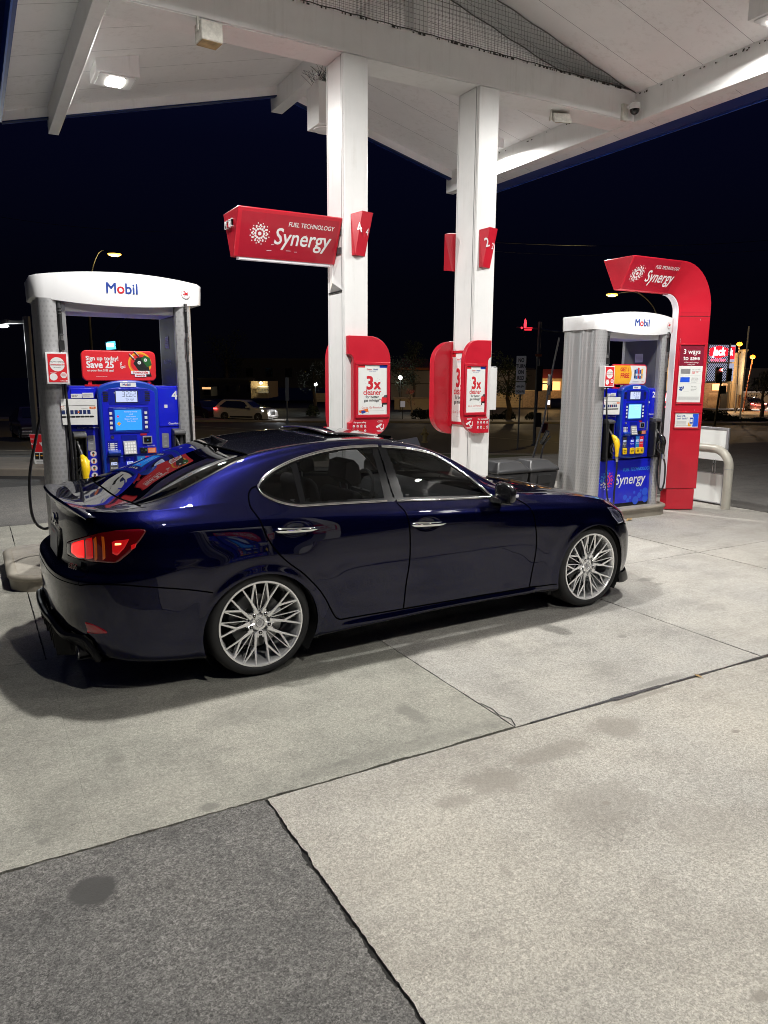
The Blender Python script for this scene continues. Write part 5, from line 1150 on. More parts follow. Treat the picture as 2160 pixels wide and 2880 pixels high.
def surf(m, z, off=0.):            # point on the side skin at arc m and height z
    j = int(np.clip(np.searchsorted(MC, m)-1, 0, nC-2)); t = (m-MC[j])/(MC[j+1]-MC[j]); out = []
    for jj in (j, j+1):
        zc = P[:RMAX, jj, 2]; i = int(np.clip(np.searchsorted(np.maximum.accumulate(zc), z)-1, 0, RMAX-2)); u = np.clip((z-zc[i])/max(1e-6, zc[i+1]-zc[i]), 0, 1)
        out.append((1-u)*(PD[i, jj]+Nn[i, jj]*off) + u*(PD[i+1, jj]+Nn[i+1, jj]*off))
    return (1-t)*out[0] + t*out[1]
def snorm(m, z): a = surf(m, z); b = surf(m, z, .01); d = b-a; return d/max(1e-9, np.linalg.norm(d))
def surf_t(x, rr, off=0.):         # point on the top skin at station x and row value rr
    j = int(np.clip(np.searchsorted(XB, x)-1, 0, nC-2)); i = int(np.clip(np.searchsorted(ROWS, rr)-1, 0, nR-2)); u = (rr-ROWS[i])/max(1e-6, ROWS[i+1]-ROWS[i]); t = (x-XB[j])/max(1e-6, XB[j+1]-XB[j])
    q = lambda a, b: PD[a, b]+Nn[a, b]*off
    return (1-t)*((1-u)*q(i, j)+u*q(i+1, j)) + t*((1-u)*q(i, j+1)+u*q(i+1, j+1))
def patch(poly, m_, name, parent, s_, off=.003, nz=22, nm=22, skirt=.006, kk=None):
    zs = [p[1] for p in poly]; z0, z1 = min(zs)+.0006, max(zs)-.0006; k = kk or MB(); V = []; n = len(poly)
    for i in range(nz+1):
        z = z0+(z1-z0)*i/nz; xs = []
        for a in range(n):
            (ax, ay), (bx_, by_) = poly[a], poly[(a+1) % n]
            if (ay > z) != (by_ > z): xs.append(ax+(bx_-ax)*(z-ay)/(by_-ay))
        a, b = min(xs), max(xs)
        for j in range(nm+1):
            edge = i in (0, nz) or j in (0, nm); V.append(surf(a+(b-a)*j/nm, z, off-(skirt if edge else 0)))
    V = [(p[0], p[1]*s_, p[2]) for p in V]; w = nm+1
    F = [(i*w+j, i*w+j+1, (i+1)*w+j+1, (i+1)*w+j) for i in range(nz) for j in range(nm)]
    if s_ > 0: F = [f[::-1] for f in F]
    k.add(V, F, m_)
    return k if kk is not None else k.build(name, parent, smooth=70)
def ribbon(k, pts, w, m_, s_, off=.0012, fn=None, step=.02):
    """flat band of width w along pts (m,z) lying on the skin"""
    fn = fn or surf; Q = [pts[0]]
    for a, b in zip(pts[:-1], pts[1:]):
        L = math.hypot(b[0]-a[0], b[1]-a[1]); n = max(1, int(L/step)); Q += [(a[0]+(b[0]-a[0])*i/n, a[1]+(b[1]-a[1])*i/n) for i in range(1, n+1)]
    C3 = [np.array(fn(a, b, off)) for a, b in Q]; N3 = [np.array(fn(a, b, off+.01))-c for (a, b), c in zip(Q, C3)]; V = []
    for i, c in enumerate(C3):
        d = C3[min(i+1, len(C3)-1)]-C3[max(i-1, 0)]; t = np.cross(d, N3[i]); t = t/max(1e-9, np.linalg.norm(t))*w/2; V += [c-t, c+t]
    V = [(p[0], p[1]*s_, p[2]) for p in V]; F = [(2*i, 2*i+1, 2*i+3, 2*i+2) for i in range(len(C3)-1)]
    if s_ > 0: F = [f[::-1] for f in F]
    k.add(V, F, m_)
def strand(k, pts, r, m_, s_, off=.002, fn=None, n=8, flat=.6):
    fn = fn or surf; C3 = [np.array(fn(a, b, off)) for a, b in pts]; k.tube([(p[0], p[1]*s_, p[2]) for p in C3], r, m_, n)
body = extract(['body','gap'], ['car_paint','gap'], 'body', car)
extract(['roof'], ['roof_black'], 'roof_panel', car, -.001)
extract(['bumper'], ['car_paint'], 'rear_bumper', car); trunk = extract(['trunk'], ['car_paint'], 'trunk_face', car)
extract(['diff'], ['lip_black'], 'diffuser', car, .012)
rgl = extract(['rglass'], ['rear_glass_m'], 'rear_window', car, -.003); extract(['wscr'], ['windscreen_m'], 'windscreen', car, -.003)
doors = {}
for s_ in (-1, 1):
    for nm, key in (('rear_door','rdoor'), ('front_door','fdoor')):
        doors[nm, s_] = extract([key], ['car_paint'], nm, car, sides=(s_,))
    d1, d2 = doors['rear_door', s_], doors['front_door', s_]
    extract(['gq'], ['side_glass'], 'quarter_glass', d1, -.006, sides=(s_,)); extract(['gr'], ['side_glass'], 'window_glass', d1, -.006, sides=(s_,)); extract(['gf'], ['side_glass'], 'window_glass', d2, -.006, sides=(s_,))
    xg = fx < .975
    extract(['pillar'], ['pillar_black'], 'pillar_trim', d1, -.003, xg, sides=(s_,)); extract(['pillar'], ['pillar_black'], 'pillar_trim', d2, -.003, ~xg, sides=(s_,))
# --- panel gaps, seals, chrome and lamps laid on the skin ---
LM = lambda L: [(x2m(a), b) for a, b in L]
for s_ in (-1, 1):
    k = MB()
    for L in (RD_BACK, [q for q in BGAP if q[1] < .99], FD_FRONT, SILLG, FSILL): ribbon(k, LM(L), .0085, 'gap', s_, .002)
    ribbon(k, BUMPL, .007, 'gap', s_, .002); ribbon(k, BUMPF, .007, 'gap', s_, .002); ribbon(k, [(-1.055,.655),(-1.062,.775)], .004, 'gap', s_); ribbon(k, [(-1.07,.915),(-1.02,.955),(-1.0,1.0),(-1.0,1.035)], .004, 'gap', s_); ribbon(k, [(-1.055,.655),(-1.3,.648),(-1.80,.648)], .004, 'gap', s_)
    yl = lambda xs, ys: [(x, float(np.interp(-y, -P[:, int(np.clip(np.searchsorted(XB, x), 0, nC-1)), 1][NL-1:], ROWS[NL-1:]))) for x, y in zip(xs, ys)]
    tx = list(np.linspace(-.86, -.60, 8)); ribbon(k, yl(tx, np.interp(tx, [-.87,-.593], [.665,.725])), .004, 'gap', s_, fn=surf_t)
    hx = list(np.linspace(1.88, 3.10, 20)); ribbon(k, yl(hx, np.interp(hx, [1.85,2.1,2.6,3.0,3.12], [.74,.735,.70,.655,.60])), .005, 'gap', s_, fn=surf_t)
    k.build('panel_gap', body, smooth=0)
    k = MB(); xs = list(np.linspace(-.60, .045, 24)); ribbon(k, [(x, float(np.interp(x, [-.70,-.60,0,.05], [10.6,10.85,11.75,11.95]))) for x in xs], .012, 'black_gloss', s_, .0015, surf_t)
    xs = list(np.linspace(.05, 1.14, 24)); ribbon(k, [(x, 12.0) for x in xs], .012, 'black_gloss', s_, .0015, surf_t)
    hdr = [(.0+.06*(y/.6)**2, y) for y in np.linspace(0, .575, 16)]; ribbon(k, yl([a for a, b in hdr], [b for a, b in hdr]), .012, 'gap', s_, .0012, surf_t)
    bs = [(-.700+.085*(y/.72)**4, y) for y in np.linspace(0, .70, 24)]; ribbon(k, yl([a for a, b in bs], [b for a, b in bs]), .012, 'gap', s_, .0012, surf_t)
    k.build('glass_seal', rgl, smooth=0)
    for nm, u0, u1, l0, l1 in (('rear_door', 0, .955, 0, .966), ('front_door', .958, 1.80, .970, 1.80)):
        k = MB()
        for W_, a0, a1 in ((WIN_UP, u0, u1), (WIN_LO, l0, l1)):
            pts = [q for q in (W_ if W_[0][0] < W_[-1][0] else W_[::-1]) if a0 <= q[0] <= a1]
            for dz, r in ((0, .0075), (-.006 if W_ is WIN_UP else .004, .0055)): strand(k, [(x2m(a), b+dz) for a, b in pts], r, 'trim_chrome', s_, .001)
        if nm == 'rear_door': strand(k, [(x2m(.0435), 1.123),(x2m(.0425), 1.134),(x2m(.047), 1.145)], .0085, 'trim_chrome', s_, .001)
        k.build('chrome_trim', doors[nm, s_], smooth=60)
    tl = patch(TAIL, 'tail_dark', 'tail_light', car, s_, .004, 26, 40)
    for P_, m_, nm, o_ in (([(-1.372,.80),(-1.345,.832),(-1.29,.846),(-1.285,.776),(-1.35,.768)],'tail_clear','clear_lens',.0062), ([(-1.278,.782),(-1.285,.815),(-1.262,.848),(-1.103,.890),(-1.103,.789),(-1.18,.778)],'tail_lit','lit_lens',.0065), ([(-1.088,.786),(-1.088,.896),(-1.02,.912),(-1.02,.788)],'tail_lit2','lit_lens',.0065),
        ([(-1.008,.788),(-1.008,.915),(-.985,.920),(-.985,.789)],'tail_amber','amber_lens',.0065), ([(-.945,.795),(-.945,.925),(-.925,.925),(-.925,.800)],'tail_amber','amber_lens',.0065), ([(-.876,.830),(-.876,.905),(-.766,.917),(-.800,.868),(-.846,.828)],'tail_lit2','side_marker',.0065), ([(-.858,.882),(-.856,.894),(-.814,.897),(-.816,.886)],'tail_hot','marker_bulb',.0078), ([(-.76,.86),(-.76,.885),(-.725,.895),(-.735,.87)],'tail_lit2','side_marker',.0065)):
        patch(P_, m_, nm, tl, s_, o_, 10, 10, .002)
    k = MB(); ribbon(k, TAIL+TAIL[:1], .004, 'gap', s_, .002); k.build('lamp_seal', tl, smooth=0)
    hl = patch(HEAD, 'headlamp', 'headlight', car, s_, .003, 16, 16)
    patch([(2.955,.752),(3.02,.742),(3.065,.70),(3.05,.675),(2.995,.71)], 'headlamp_dark', 'projector', hl, s_, .0055, 8, 8, .002); k = MB(); ribbon(k, HEAD+HEAD[:1], .005, 'gap', s_, .002); ribbon(k, [(2.93,.768),(3.03,.750),(3.10,.68)], .006, 'trim_chrome', s_, .006); k.build('lamp_seal', hl, smooth=0)
    patch(REFL, 'reflector', 'reflector', car, s_, .003, 8, 10)
# dark liner inside the cabin and lower shell
fe_ = (fr > 9) & (fx > -.75) & (fx < 1.95)
extract(['body','roof','gap'], ['cabin']*3, 'headliner', car, -.02, fe_, flip=True)
fl_ = (fr > 3) & (fr < 9) & (fx > -.30) & (fx < 1.95)
extract(['body','rdoor','fdoor','gap'], ['cabin']*4, 'door_lining', car, -.045, fl_, flip=True)
# sill underside and front/rear closing plate
k = MB(); 
def bx(x0,x1,y0,y1,z0,z1,m): k.box(x0,x1,y0,y1,z0,z1,m)
bx(.40,2.33,-.80,.80,.18,.24,'underbody'); bx(-.40,.40,-.52,.52,.20,.30,'underbody'); bx(2.33,3.12,-.50,.50,.20,.30,'underbody'); bx(-.90,-.40,-.66,.66,.26,.32,'underbody'); bx(3.12,3.36,-.60,.60,.17,.22,'underbody'); k.build('underbody', car)
for a in AR:
    cx_, cz_, rx, rz = AR[a]
    for s_ in (-1, 1):
        k = MB(); ang = np.linspace(-35, 215, 41); V = []; F = []
        for y in (.50, .70, .868):
            for t in ang: V.append((cx_+(rx+.004)*math.cos(math.radians(t)), s_*y, cz_+(rz+.004)*math.sin(math.radians(t))))
        for r_ in range(2):
            for j in range(40): F.append((r_*41+j, r_*41+j+1, (r_+1)*41+j+1, (r_+1)*41+j))
        k.add(V, F, 'underbody'); k.add([(cx_+.38*math.cos(2*math.pi*q/24), s_*.50, .33+.36*math.sin(2*math.pi*q/24)) for q in range(24)], [tuple(range(24))], 'underbody'); k.build('arch_liner', car)
pass
k = MB(); bx(2.35,2.38,-.82,.82,.14,.40,'underbody'); bx(.37,.40,-.82,.82,.15,.42,'underbody'); bx(-.42,-.39,-.84,.84,.18,.42,'underbody'); k.build('splash_guard', car)
# --- cabin ---
k = MB(); bx(.1,1.9,-.74,.74,.30,.34,'cabin'); k.build('cabin_floor', car)
k = MB(); k.prism([(1.40,.34),(1.95,.34),(1.98,.88),(1.80,.955),(1.58,.93),(1.48,.80),(1.42,.62)], -.72, .72, 'cabin', 'y'); k.box(1.46,1.50,-.55,-.28,.82,.90,'cabin_light'); k.build('dashboard', car, bevel=.02)
k = MB(); k.prism([(-.60,1.03),(-.60,.98),(-.28,.97),(-.16,1.02)], -.66, .66, 'cabin', 'y'); k.build('parcel_shelf', car)
k = MB(); th = np.linspace(0, 2*math.pi, 25); k.tube([(1.36+.06*math.sin(t)*.9, .37+.18*math.cos(t), .86+.17*math.sin(t)) for t in th], .014, 'cabin', 8, cap=False); k.box(1.36,1.40,.20,.54,.85,.875,'cabin'); k.tube([(1.36,.37,.86),(1.52,.37,.80)], .03, 'cabin', 8); k.build('steering_wheel', car)
def seat(x, y, w=.25, hr=True):
    k = MB(); k.prism([(x,.36),(x+.48,.38),(x+.50,.50),(x+.42,.53),(x+.05,.50),(x-.06,.98),(x-.12,1.04),(x-.18,1.0),(x-.10,.50)], y-w, y+w, 'cabin', 'y'); o = k.build('seat', car, bevel=.035, seg=3)
    for d in ([0] if w < .3 else [-.38, .38]):
        k = MB(); k.prism([(x-.11,1.06),(x-.03,1.07),(x-.05,1.19),(x-.09,1.23),(x-.15,1.21),(x-.16,1.10)], y+d-.13, y+d+.13, 'cabin', 'y'); k.tube([(x-.10,y+d-.05,1.0),(x-.11,y+d-.05,1.1)], .007, 'steel', 6); k.tube([(x-.10,y+d+.05,1.0),(x-.11,y+d+.05,1.1)], .007, 'steel', 6); k.build('headrest', o, bevel=.03, seg=3)
seat(.92, -.37); seat(.92, .37); seat(.12, 0, .62)
k = MB(); k.box(1.25,1.27,-.13,.13,1.20,1.26,'cabin'); k.build('mirror_inside', car, bevel=.01)
# --- sunroof, fin, spoiler ---
k = MB(); q = [(.68,1.432),(.80,1.428),(1.00,1.408),(1.20,1.376)]; V = []
ys = np.linspace(-.41, .41, 13)
for x, z in q:
    for y in ys: V.append((x, y, z-.05*(y/.41)**2*.55))
F = [(i*13+j, (i+1)*13+j, (i+1)*13+j+1, i*13+j+1) for i in range(3) for j in range(12)]
k.add(V, F, 'roof_black'); o = k.build('sunroof', car, smooth=60); md = o.modifiers.new('t', 'SOLIDIFY'); md.thickness = .012; md.offset = -1
k = MB(); k.box(.70,1.18,-.40,.40,1.30,1.372,'gap'); k.build('sunroof_well', car)
k = MB(); pf = [(0,0,.0),( -.10,0,.0)]
V = []; n_ = 12
for t in np.linspace(0, 1, n_):      # fin cross-sections from base to tip
    z = 1.335+.056*t; L0 = .075*(1-t)**1.2+.008; xc = .085-.075*t; wv = .018*(1-t)**.7+.0015
    for a in np.linspace(0, 2*math.pi, 16, endpoint=False): V.append((xc+L0*math.cos(a), wv*math.sin(a), z))
F = [(i*16+j, i*16+(j+1) % 16, (i+1)*16+(j+1) % 16, (i+1)*16+j) for i in range(n_-1) for j in range(16)] + [tuple(range((n_-1)*16, n_*16))]
k.add(V, F, 'roof_black'); k.build('antenna_fin', car, smooth=70)
k = MB(); V = []; ys = np.linspace(-1, 1, 41)
for u in ys:
    y = .665*u; au = abs(u); xe = -.985+.115*au**2.6; ze = 1.048-.036*au**3; h = .030*(1-au**4)+.002
    for dx, dz in ((.17,.004),(.10,.010+h*.15),(.045,.008+h*.55),(.005,.006+h),(-.030,.008+h*1.15),(-.040,.002+h),(-.036,-.006+h*.8),(-.010,-.018),(.03,-.03)): V.append((xe+dx, y, ze+dz))
n_ = 9; F = [(i*n_+j, i*n_+j+1, (i+1)*n_+j+1, (i+1)*n_+j) for i in range(40) for j in range(n_-1)]
k.add(V, F, 'car_paint'); o = k.build('spoiler', car, smooth=50)
# --- wheels ---
def wheel(x, s_):
    w = bpy.data.objects.new('wheel', None); COL.objects.link(w); w.parent = car; w.location = (x, s_*.872, .327); w.rotation_euler = (0, 0, 0 if s_ < 0 else math.pi)
    # local: outward = -y
    k = MB(); pr = [(.262,.004),(.268,-.004),(.285,-.010),(.305,-.004),(.318,.012),(.3265,.035),(.3275,.06),(.3275,.19),(.3265,.215),(.315,.238),(.27,.245),(.25,.235),(.25,.02)]
    k.lathe(pr, 'tyre', ax='y', n=96)
    for i in range(72):
        a = 2*math.pi*i/72; c, s2 = math.cos(a), math.sin(a)
        for yy, w_ in ((.045,.03),(.16,.03)):
            u = Vector((c,0,s2)); t = Vector((-s2,0,c)); p = u*.3283
            k.add([p-t*.0015+Vector((0,yy,0)), p+t*.0015+Vector((0,yy,0)), p+t*.0045+Vector((0,yy+w_,0)), p+t*.0015+Vector((0,yy+w_,0))], [(0,1,2,3)], 'gap')
    ty = k.build('tyre', w, smooth=50)
    k = MB(); k.lathe([(.232,.20),(.236,.05),(.244,.02),(.250,.0),(.256,-.006),(.2645,-.006),(.2665,.0),(.264,.012)], 'wheel_silver', ax='y', n=96); k.lathe([(.262,.10),(.24,.2)], 'chrome', ax='y', n=48); rim = k.build('rim', w, smooth=40)
    k = MB(); pol = lambda r, a: (r*math.cos(math.radians(a)), r*math.sin(math.radians(a)))
    yf = lambda r: .030 - .034*(r/.25)**1.3     # face depth: dished hub
    def bar(p, q, w0, w1, dep=.030, d0=0., d1=0., m='wheel_silver'):
        p, q = Vector(p), Vector(q); d = (q-p).normalized(); n = Vector((-d.y, d.x)); r0, r1 = p.length, q.length; y0, y1 = yf(r0)+d0, yf(r1)+d1
        V = []
        for (c, w_, y) in ((p, w0, y0), (q, w1, y1)):
            for (o_, dy) in ((-.5,.004),(-.30,0),(.30,0),(.5,.004),(.75,dep),(-.75,dep)): V.append((c.x+n.x*w_*o_, y+dy, c.y+n.y*w_*o_))
        k.add(V, [(0,1,7,6),(1,2,8,7),(2,3,9,8),(5,4,3,2,1,0),(6,7,8,9,10,11)], m); k.add(V, [(3,4,10,9),(4,5,11,10),(5,0,6,11)], 'chrome')
    for g in range(5):
        Lg = -90+72*g
        for sg in (-1, 1):
            hub = pol(.062, Lg+sg*24); node = pol(.146, Lg+sg*14.5)
            bar(hub, node, .024, .0160, .035); c1 = pol(.258, Lg+sg*9.5); c2 = pol(.258, Lg+sg*27.5)
            bar(node, c1, .0150, .0105, .028); bar(node, c2, .0155, .0110, .028)
            bar(pol(.075, Lg+sg*33), pol(.253, Lg+sg*28.5), .006, .008, .03, .014, .004)
            bar(pol(.052, Lg+sg*14), pol(.090, Lg+sg*10), .012, .008, .03)
        bar(pol(.03, Lg), pol(.078, Lg), .030, .024, .03)
    k.lathe([(.0,.030),(.020,.028),(.024,.024),(.030,.024),(.034,.030),(.046,.031),(.052,.040),(.060,.06)], 'wheel_silver', ax='y', n=40)
    sp_ = k.build('spokes', rim, smooth=30)
    k = MB()
    for g in range(5):
        c = pol(.060, -90+72*g); k.disc((c[0], .0235, c[1]), .0095, 'gap', 14); k.lathe([(.0098,.024),(.0098,.020),(.0125,.022)], 'chrome', (c[0],0,c[1]), 'y', 14); k.lathe([(.006,.022),(.005,.018),(.0,.018)], 'steel', (c[0],0,c[1]), 'y', 6)
    k.build('wheel_nuts', rim)
    k = MB(); k.lathe([(.0,.024),(.014,.024),(.016,.027)], 'silver_panel', ax='y', n=24); k.lathe([(.0245,.0235),(.0265,.0232),(.028,.024)], 'dgrey', ax='y', n=24); k.build('centre_cap', rim)
    k = MB(); k.lathe([(.0,.10),(.09,.10),(.095,.085),(.165,.085),(.165,.105),(.0,.105)], 'disc_steel', ax='y', n=48); br = k.build('brake_disc', w)
    k = MB(); k.prism(arc(0,0,.185,110,170,6)+arc(0,0,.11,170,110,6), .065, .125, 'dgrey', 'y'); k.build('brake_caliper', w, bevel=.006)
    k = MB(); k.lathe([(.0,.20),(.25,.20)], 'underbody', ax='y', n=32); k.build('wheel_back', w)
    return w
for x in (0.0, 2.730):
    for s_ in (-1, 1): wheel(x, s_)
# --- handles, mirrors ---
for s_ in (-1, 1):
    for nm, hx, hz, sl in (('rear_door', .225, .884, -.055), ('front_door', 1.175, .826, -.06)):
        k = MB(); pts = [(-.140,0,.0),(-.128,.0,.012),(-.10,0,.0175),(-.02,0,.0165),(.08,0,.0150),(.115,0,.010),(.140,0,.001)]
        Q = bez([(a, .0, c) for a, b, c in pts], 4); V = []; n_ = 12
        for p in Q:
            t = p.x/.14; rr = max(p.z, .0008); yb = -.902*1 - .016*(1-t*t)
            for a in np.linspace(0, 2*math.pi, n_, endpoint=False): V.append((hx+p.x, (-s_)*(yb+.011*math.sin(a)*(.4+.6*rr/.0175)), hz+sl*p.x+rr*math.cos(a)))
        F = [(i*n_+j, i*n_+(j+1) % n_, (i+1)*n_+(j+1) % n_, (i+1)*n_+j) for i in range(len(Q)-1) for j in range(n_)]
        if s_ < 0: F = [f[::-1] for f in F]
        k.add(V, F, 'chrome'); k.tube([(hx-.095, -s_*-.0+s_*.90, hz+.005),(hx-.095, s_*.885, hz+.005)], .010, 'chrome', 8); k.tube([(hx+.11, s_*.90, hz-.006),(hx+.11, s_*.88, hz-.006)], .008, 'chrome', 8)
        k.build('door_handle', doors[nm, s_], smooth=50)
    k = MB(); V = []; F = []; nu_, nv_ = 14, 20
    for i in range(nu_+1):
        ph = math.pi*i/nu_; cy_ = math.cos(ph); rad = math.sin(ph)**.55
        for j in range(nv_):
            a = 2*math.pi*j/nv_; ca, sa = math.cos(a), math.sin(a); ex = math.copysign(abs(ca)**.75, ca); ez = math.copysign(abs(sa)**.75, sa)
            V.append((1.775+.048*ex*rad*(1.2 if ca > 0 else .5), s_*(.945+.095*cy_), .995+.072*ez*rad-.012*cy_))
    F = [(i*nv_+j, i*nv_+(j+1) % nv_, (i+1)*nv_+(j+1) % nv_, (i+1)*nv_+j) for i in range(nu_) for j in range(nv_)]
    k.add(V, F, 'black_gloss'); m_ = k.build('door_mirror', doors['front_door', s_], smooth=60)
    k = MB(); k.prism([(1.74,.915),(1.84,.90),(1.82,.955),(1.76,.955)], min(s_*.80, s_*.95), max(s_*.80, s_*.95), 'black_gloss', 'y'); k.build('mirror_foot', m_, bevel=.008)
    k = MB(); yy = sorted((s_*.97, s_*1.034)); k.box(1.812,1.832,yy[0],yy[1],.975,.990,'chrome'); k.box(1.765,1.825,s_*1.034-.004,s_*1.034+.004,.972,.992,'frost'); k.build('indicator', m_, bevel=.003)
# --- rear details ---
k = MB(); pc = Vector((-1.003, 0, .785)); uxp = Vector((0,-1,0)); uyp = Vector((.10,0,1)).normalized()
k.quad(pc, .345, .19, 'black_gloss', uxp, uyp); k.quad(pc-Vector((.002,0,0)), .305, .152, 'plate_white', uxp, uyp); k.text('8PDT071', .075, pc-Vector((.0035,0,.025)), 'navy_text', uxp, uyp, .02, align='c', sx=.85); k.text('CALIFORNIA', .025, pc-Vector((.0035,0,-.052)), 'red_text', uxp, uyp, .01, align='c'); k.build('licence_plate', car, smooth=0)
k = MB(); k.tube([(-.994, .048*math.cos(a), .915+.034*math.sin(a)) for a in np.linspace(0, 2*math.pi, 33)], .0045, 'chrome', 8, cap=False); k.tube([(-.996,.0,.942),(-.998,.012,.90),(-.998,-.02,.893),(-.996,-.034,.90)], .0045, 'chrome', 8); k.build('emblem', trunk)
k = MB(); k.text('IS350', .040, (-.996,-.515,.722), 'black_gloss', Vector((.36,-.93,0)).normalized(), (0,0,1), .03); o = k.build('model_badge', trunk, smooth=0); md = o.modifiers.new('t', 'SOLIDIFY'); md.thickness = .006
# diffuser lip, fins, exhaust
k = MB(); pts = bez([(-1.09,0,.375),(-1.085,-.15,.370),(-1.07,-.33,.372),(-1.05,-.43,.345),(-1.03,-.52,.335),(-.985,-.60,.34),(-.945,-.665,.335),(-.915,-.70,.285),(-.885,-.71,.215)], 6)
for s_ in (1, -1): k.tube([(p.x-.012, p.y*s_, p.z) for p in pts], [.020]*(len(pts)-1)+[.012], 'lip_black', 10)
dl = k.build('diffuser_lip', car)
for s_ in (-1, 1):
    k = MB(); k.add([(-1.02,s_*.42,.32),(-.955,s_*.64,.33),(-.885,s_*.71,.205),(-.80,s_*.70,.20),(-.80,s_*.42,.22),(-1.0,s_*.40,.20),(-.91,s_*.60,.19)], [(0,1,6,5),(1,2,6),(2,3,6),(3,4,5,6)], 'lip_black'); k.build('diffuser_corner', dl, smooth=0)
    for fy_, zz in ((.10,.20),(.24,.19),(.38,.185)):
        k = MB(); k.prism([(-1.095,.37),(-1.075,.175),(-.97,.155),(-.86,.24),(-.9,.36)], s_*fy_-.004, s_*fy_+.004, 'lip_black', 'y'); k.build('diffuser_fin', dl, bevel=.002)
    k = MB(); k.tube([(-.985,s_*.54,.235),(-.80,s_*.54,.245)], .045, 'dgrey', 20, cap=False); k.tube([(-.988,s_*.54,.235),(-.982,s_*.54,.235)], .047, 'steel', 20, cap=False); k.disc((-.93,s_*.54,.238), .043, 'gap', 16, ux=(0,1,0)); k.build('exhaust_tip', car)
k = MB(); k.box(-.98,-.80,-.60,.60,.20,.21,'underbody'); k.build('diffuser_floor', dl)
# front lip
k = MB(); pts = [(3.47,0,.145),(3.45,-.35,.145),(3.38,-.60,.145),(3.27,-.76,.145),(3.14,-.835,.150),(3.06,-.86,.16)]
q = bez(pts, 5)
for s_ in (1, -1):
    V = []; 
    for p in q: d = Vector((p.x-2.9, p.y*s_*1., 0)).normalized(); V += [(p.x, p.y*s_, p.z+.07), (p.x+d.x*.02, p.y*s_+d.y*.02, p.z+.012), (p.x+d.x*.022, p.y*s_+d.y*.022, p.z-.008), (p.x-d.x*.08, p.y*s_-d.y*.08, p.z-.006)]
    F = [(4*i+j, 4*i+4+j, 4*i+5+j, 4*i+1+j) for i in range(len(q)-1) for j in range(3)]
    k.add(V, F, 'lip_black')
k.build('front_lip', car, smooth=40)
k = MB(); tp = [(.62,.262),(.70,.235),(1.6,.225),(2.0,.225),(2.10,.245)]
# window maker marks
k = MB()
for wx, wz in ((.255,1.045),(.355,1.040),(1.075,1.015)):
    zz = wz; yy = float(np.interp(zz, [.98,1.17], [-.800,-.727]))-.002
    for i in range(5): k.box(wx-.014, wx+.014-.006*(i % 2), yy-.001, yy, zz-i*.007, zz-i*.007+.0028, 'silver_panel')
k.build('glass_marking', doors['rear_door', -1], smooth=0)
# ---------------- street and far background ----------------
mat('road', (.040,.037,.035), .75, var=.25, vscale=.4); mat('line', (.30,.27,.23), .7, var=.3, vscale=2); mat('sidewalk', (.25,.22,.18), .85, var=.25, vscale=1.5, bump=.2)
mat('grass_m', (.045,.055,.020), .9, var=.4, vscale=4); mat('bark', (.07,.05,.035), .9, var=.3); mat('leafg', (.035,.055,.022), .7, var=.4, vscale=1.5); mat('leafd', (.018,.026,.014), .8, var=.4)
mat('tan_wall', (.30,.22,.13), .85, var=.15, vscale=2); mat('white_wall', (.40,.37,.34), .85, var=.1, vscale=.4); mat('stone', (.20,.13,.08), .9, var=.5, vscale=6); mat('grey_wall', (.04,.037,.037), .85, var=.1, vscale=.5)
mat('awning', (.10,.012,.012), .6); mat('orange_roof', (.35,.10,.03), .7); mat('pole_grey', (.12,.12,.12), .5); mat('pole_dark', (.008,.008,.008), .6)
mat('sodium', (1,.6,.1), .3, emit=(1.,.50,.04), estr=6); mat('sodium2', (1,.5,.1), .3, emit=(1.,.20,.008), estr=7); mat('ledw', (1,1,1), .3, emit=(.95,1.,.98), estr=14); mat('warmw', (1,1,.8), .3, emit=(1.,.92,.55), estr=12)
mat('neon_red', (.6,.01,.02), .3, emit=(1.,.02,.04), estr=1.0); mat('neon_white', (1,1,1), .3, emit=(1,.9,.95), estr=1.6); mat('neon_pink', (1,.1,.15), .3, emit=(1,.12,.2), estr=1.6); mat('stripe_lit', (.5,.5,.6), .3, emit=(.62,.66,.9), estr=.5); mat('stripe_dark', (.03,.03,.04), .4)
mat('brake', (1,.1,.1), .3, emit=(1,.06,.06), estr=5); mat('brake_hot', (1,.5,.4), .3, emit=(1,.45,.35), estr=8); mat('lit_window', (1,.6,.3), .4, emit=(1,.55,.22), estr=.8); mat('lit_board', (1,1,1), .4, emit=(.95,.92,1.), estr=1.2); mat('teal_lit', (.1,.5,.7), .3, emit=(.12,.6,.85), estr=1.3)
mat('suv_white', (.50,.48,.46), .25, coat=1.); mat('car_dark', (.03,.012,.012), .3, coat=1.); mat('car_glass', (.01,.01,.012), .08, coat=1.); mat('headlight_on', (1,1,1), .3, emit=(.92,.96,1.), estr=9); mat('silver_car', (.22,.18,.18), .3, metal=.6, coat=1.)
mat('sign_white', (.85,.83,.80), .5); mat('hydrant_y', (.45,.33,.12), .5, var=.2, vscale=10); mat('red_glow', (1,.05,.05), .3, emit=(1,.03,.05), estr=2.2); mat('wire', (.012,.012,.013), .6); mat('purple', (.10,.03,.06), .5)
def gpt(px, py):
    v = 20.
    for _ in range(60):
        p = at(px, py, v); v2 = v*(CAM_H-gz(v))/max(.05, (CAM_H-p.z)); v = .6*v+.4*v2
    p = at(px, py, v); return Vector((p.x, p.y, gz(v))), v
def face_rz(): return -AZ          # facing the lot
def gp(px, v): p = at(px, 1060, v); return Vector((p.x, p.y, gz(v)))
def m_at(v): return v/FPX*1.0
k = MB(); V = []; us_ = [-500,-60,-25,0,25,60,500]
for v in (21.5, 26, 34, 42, 50, 57): V += [Vector(uv(u, v))+Vector((0,0,.01)) for u in us_]
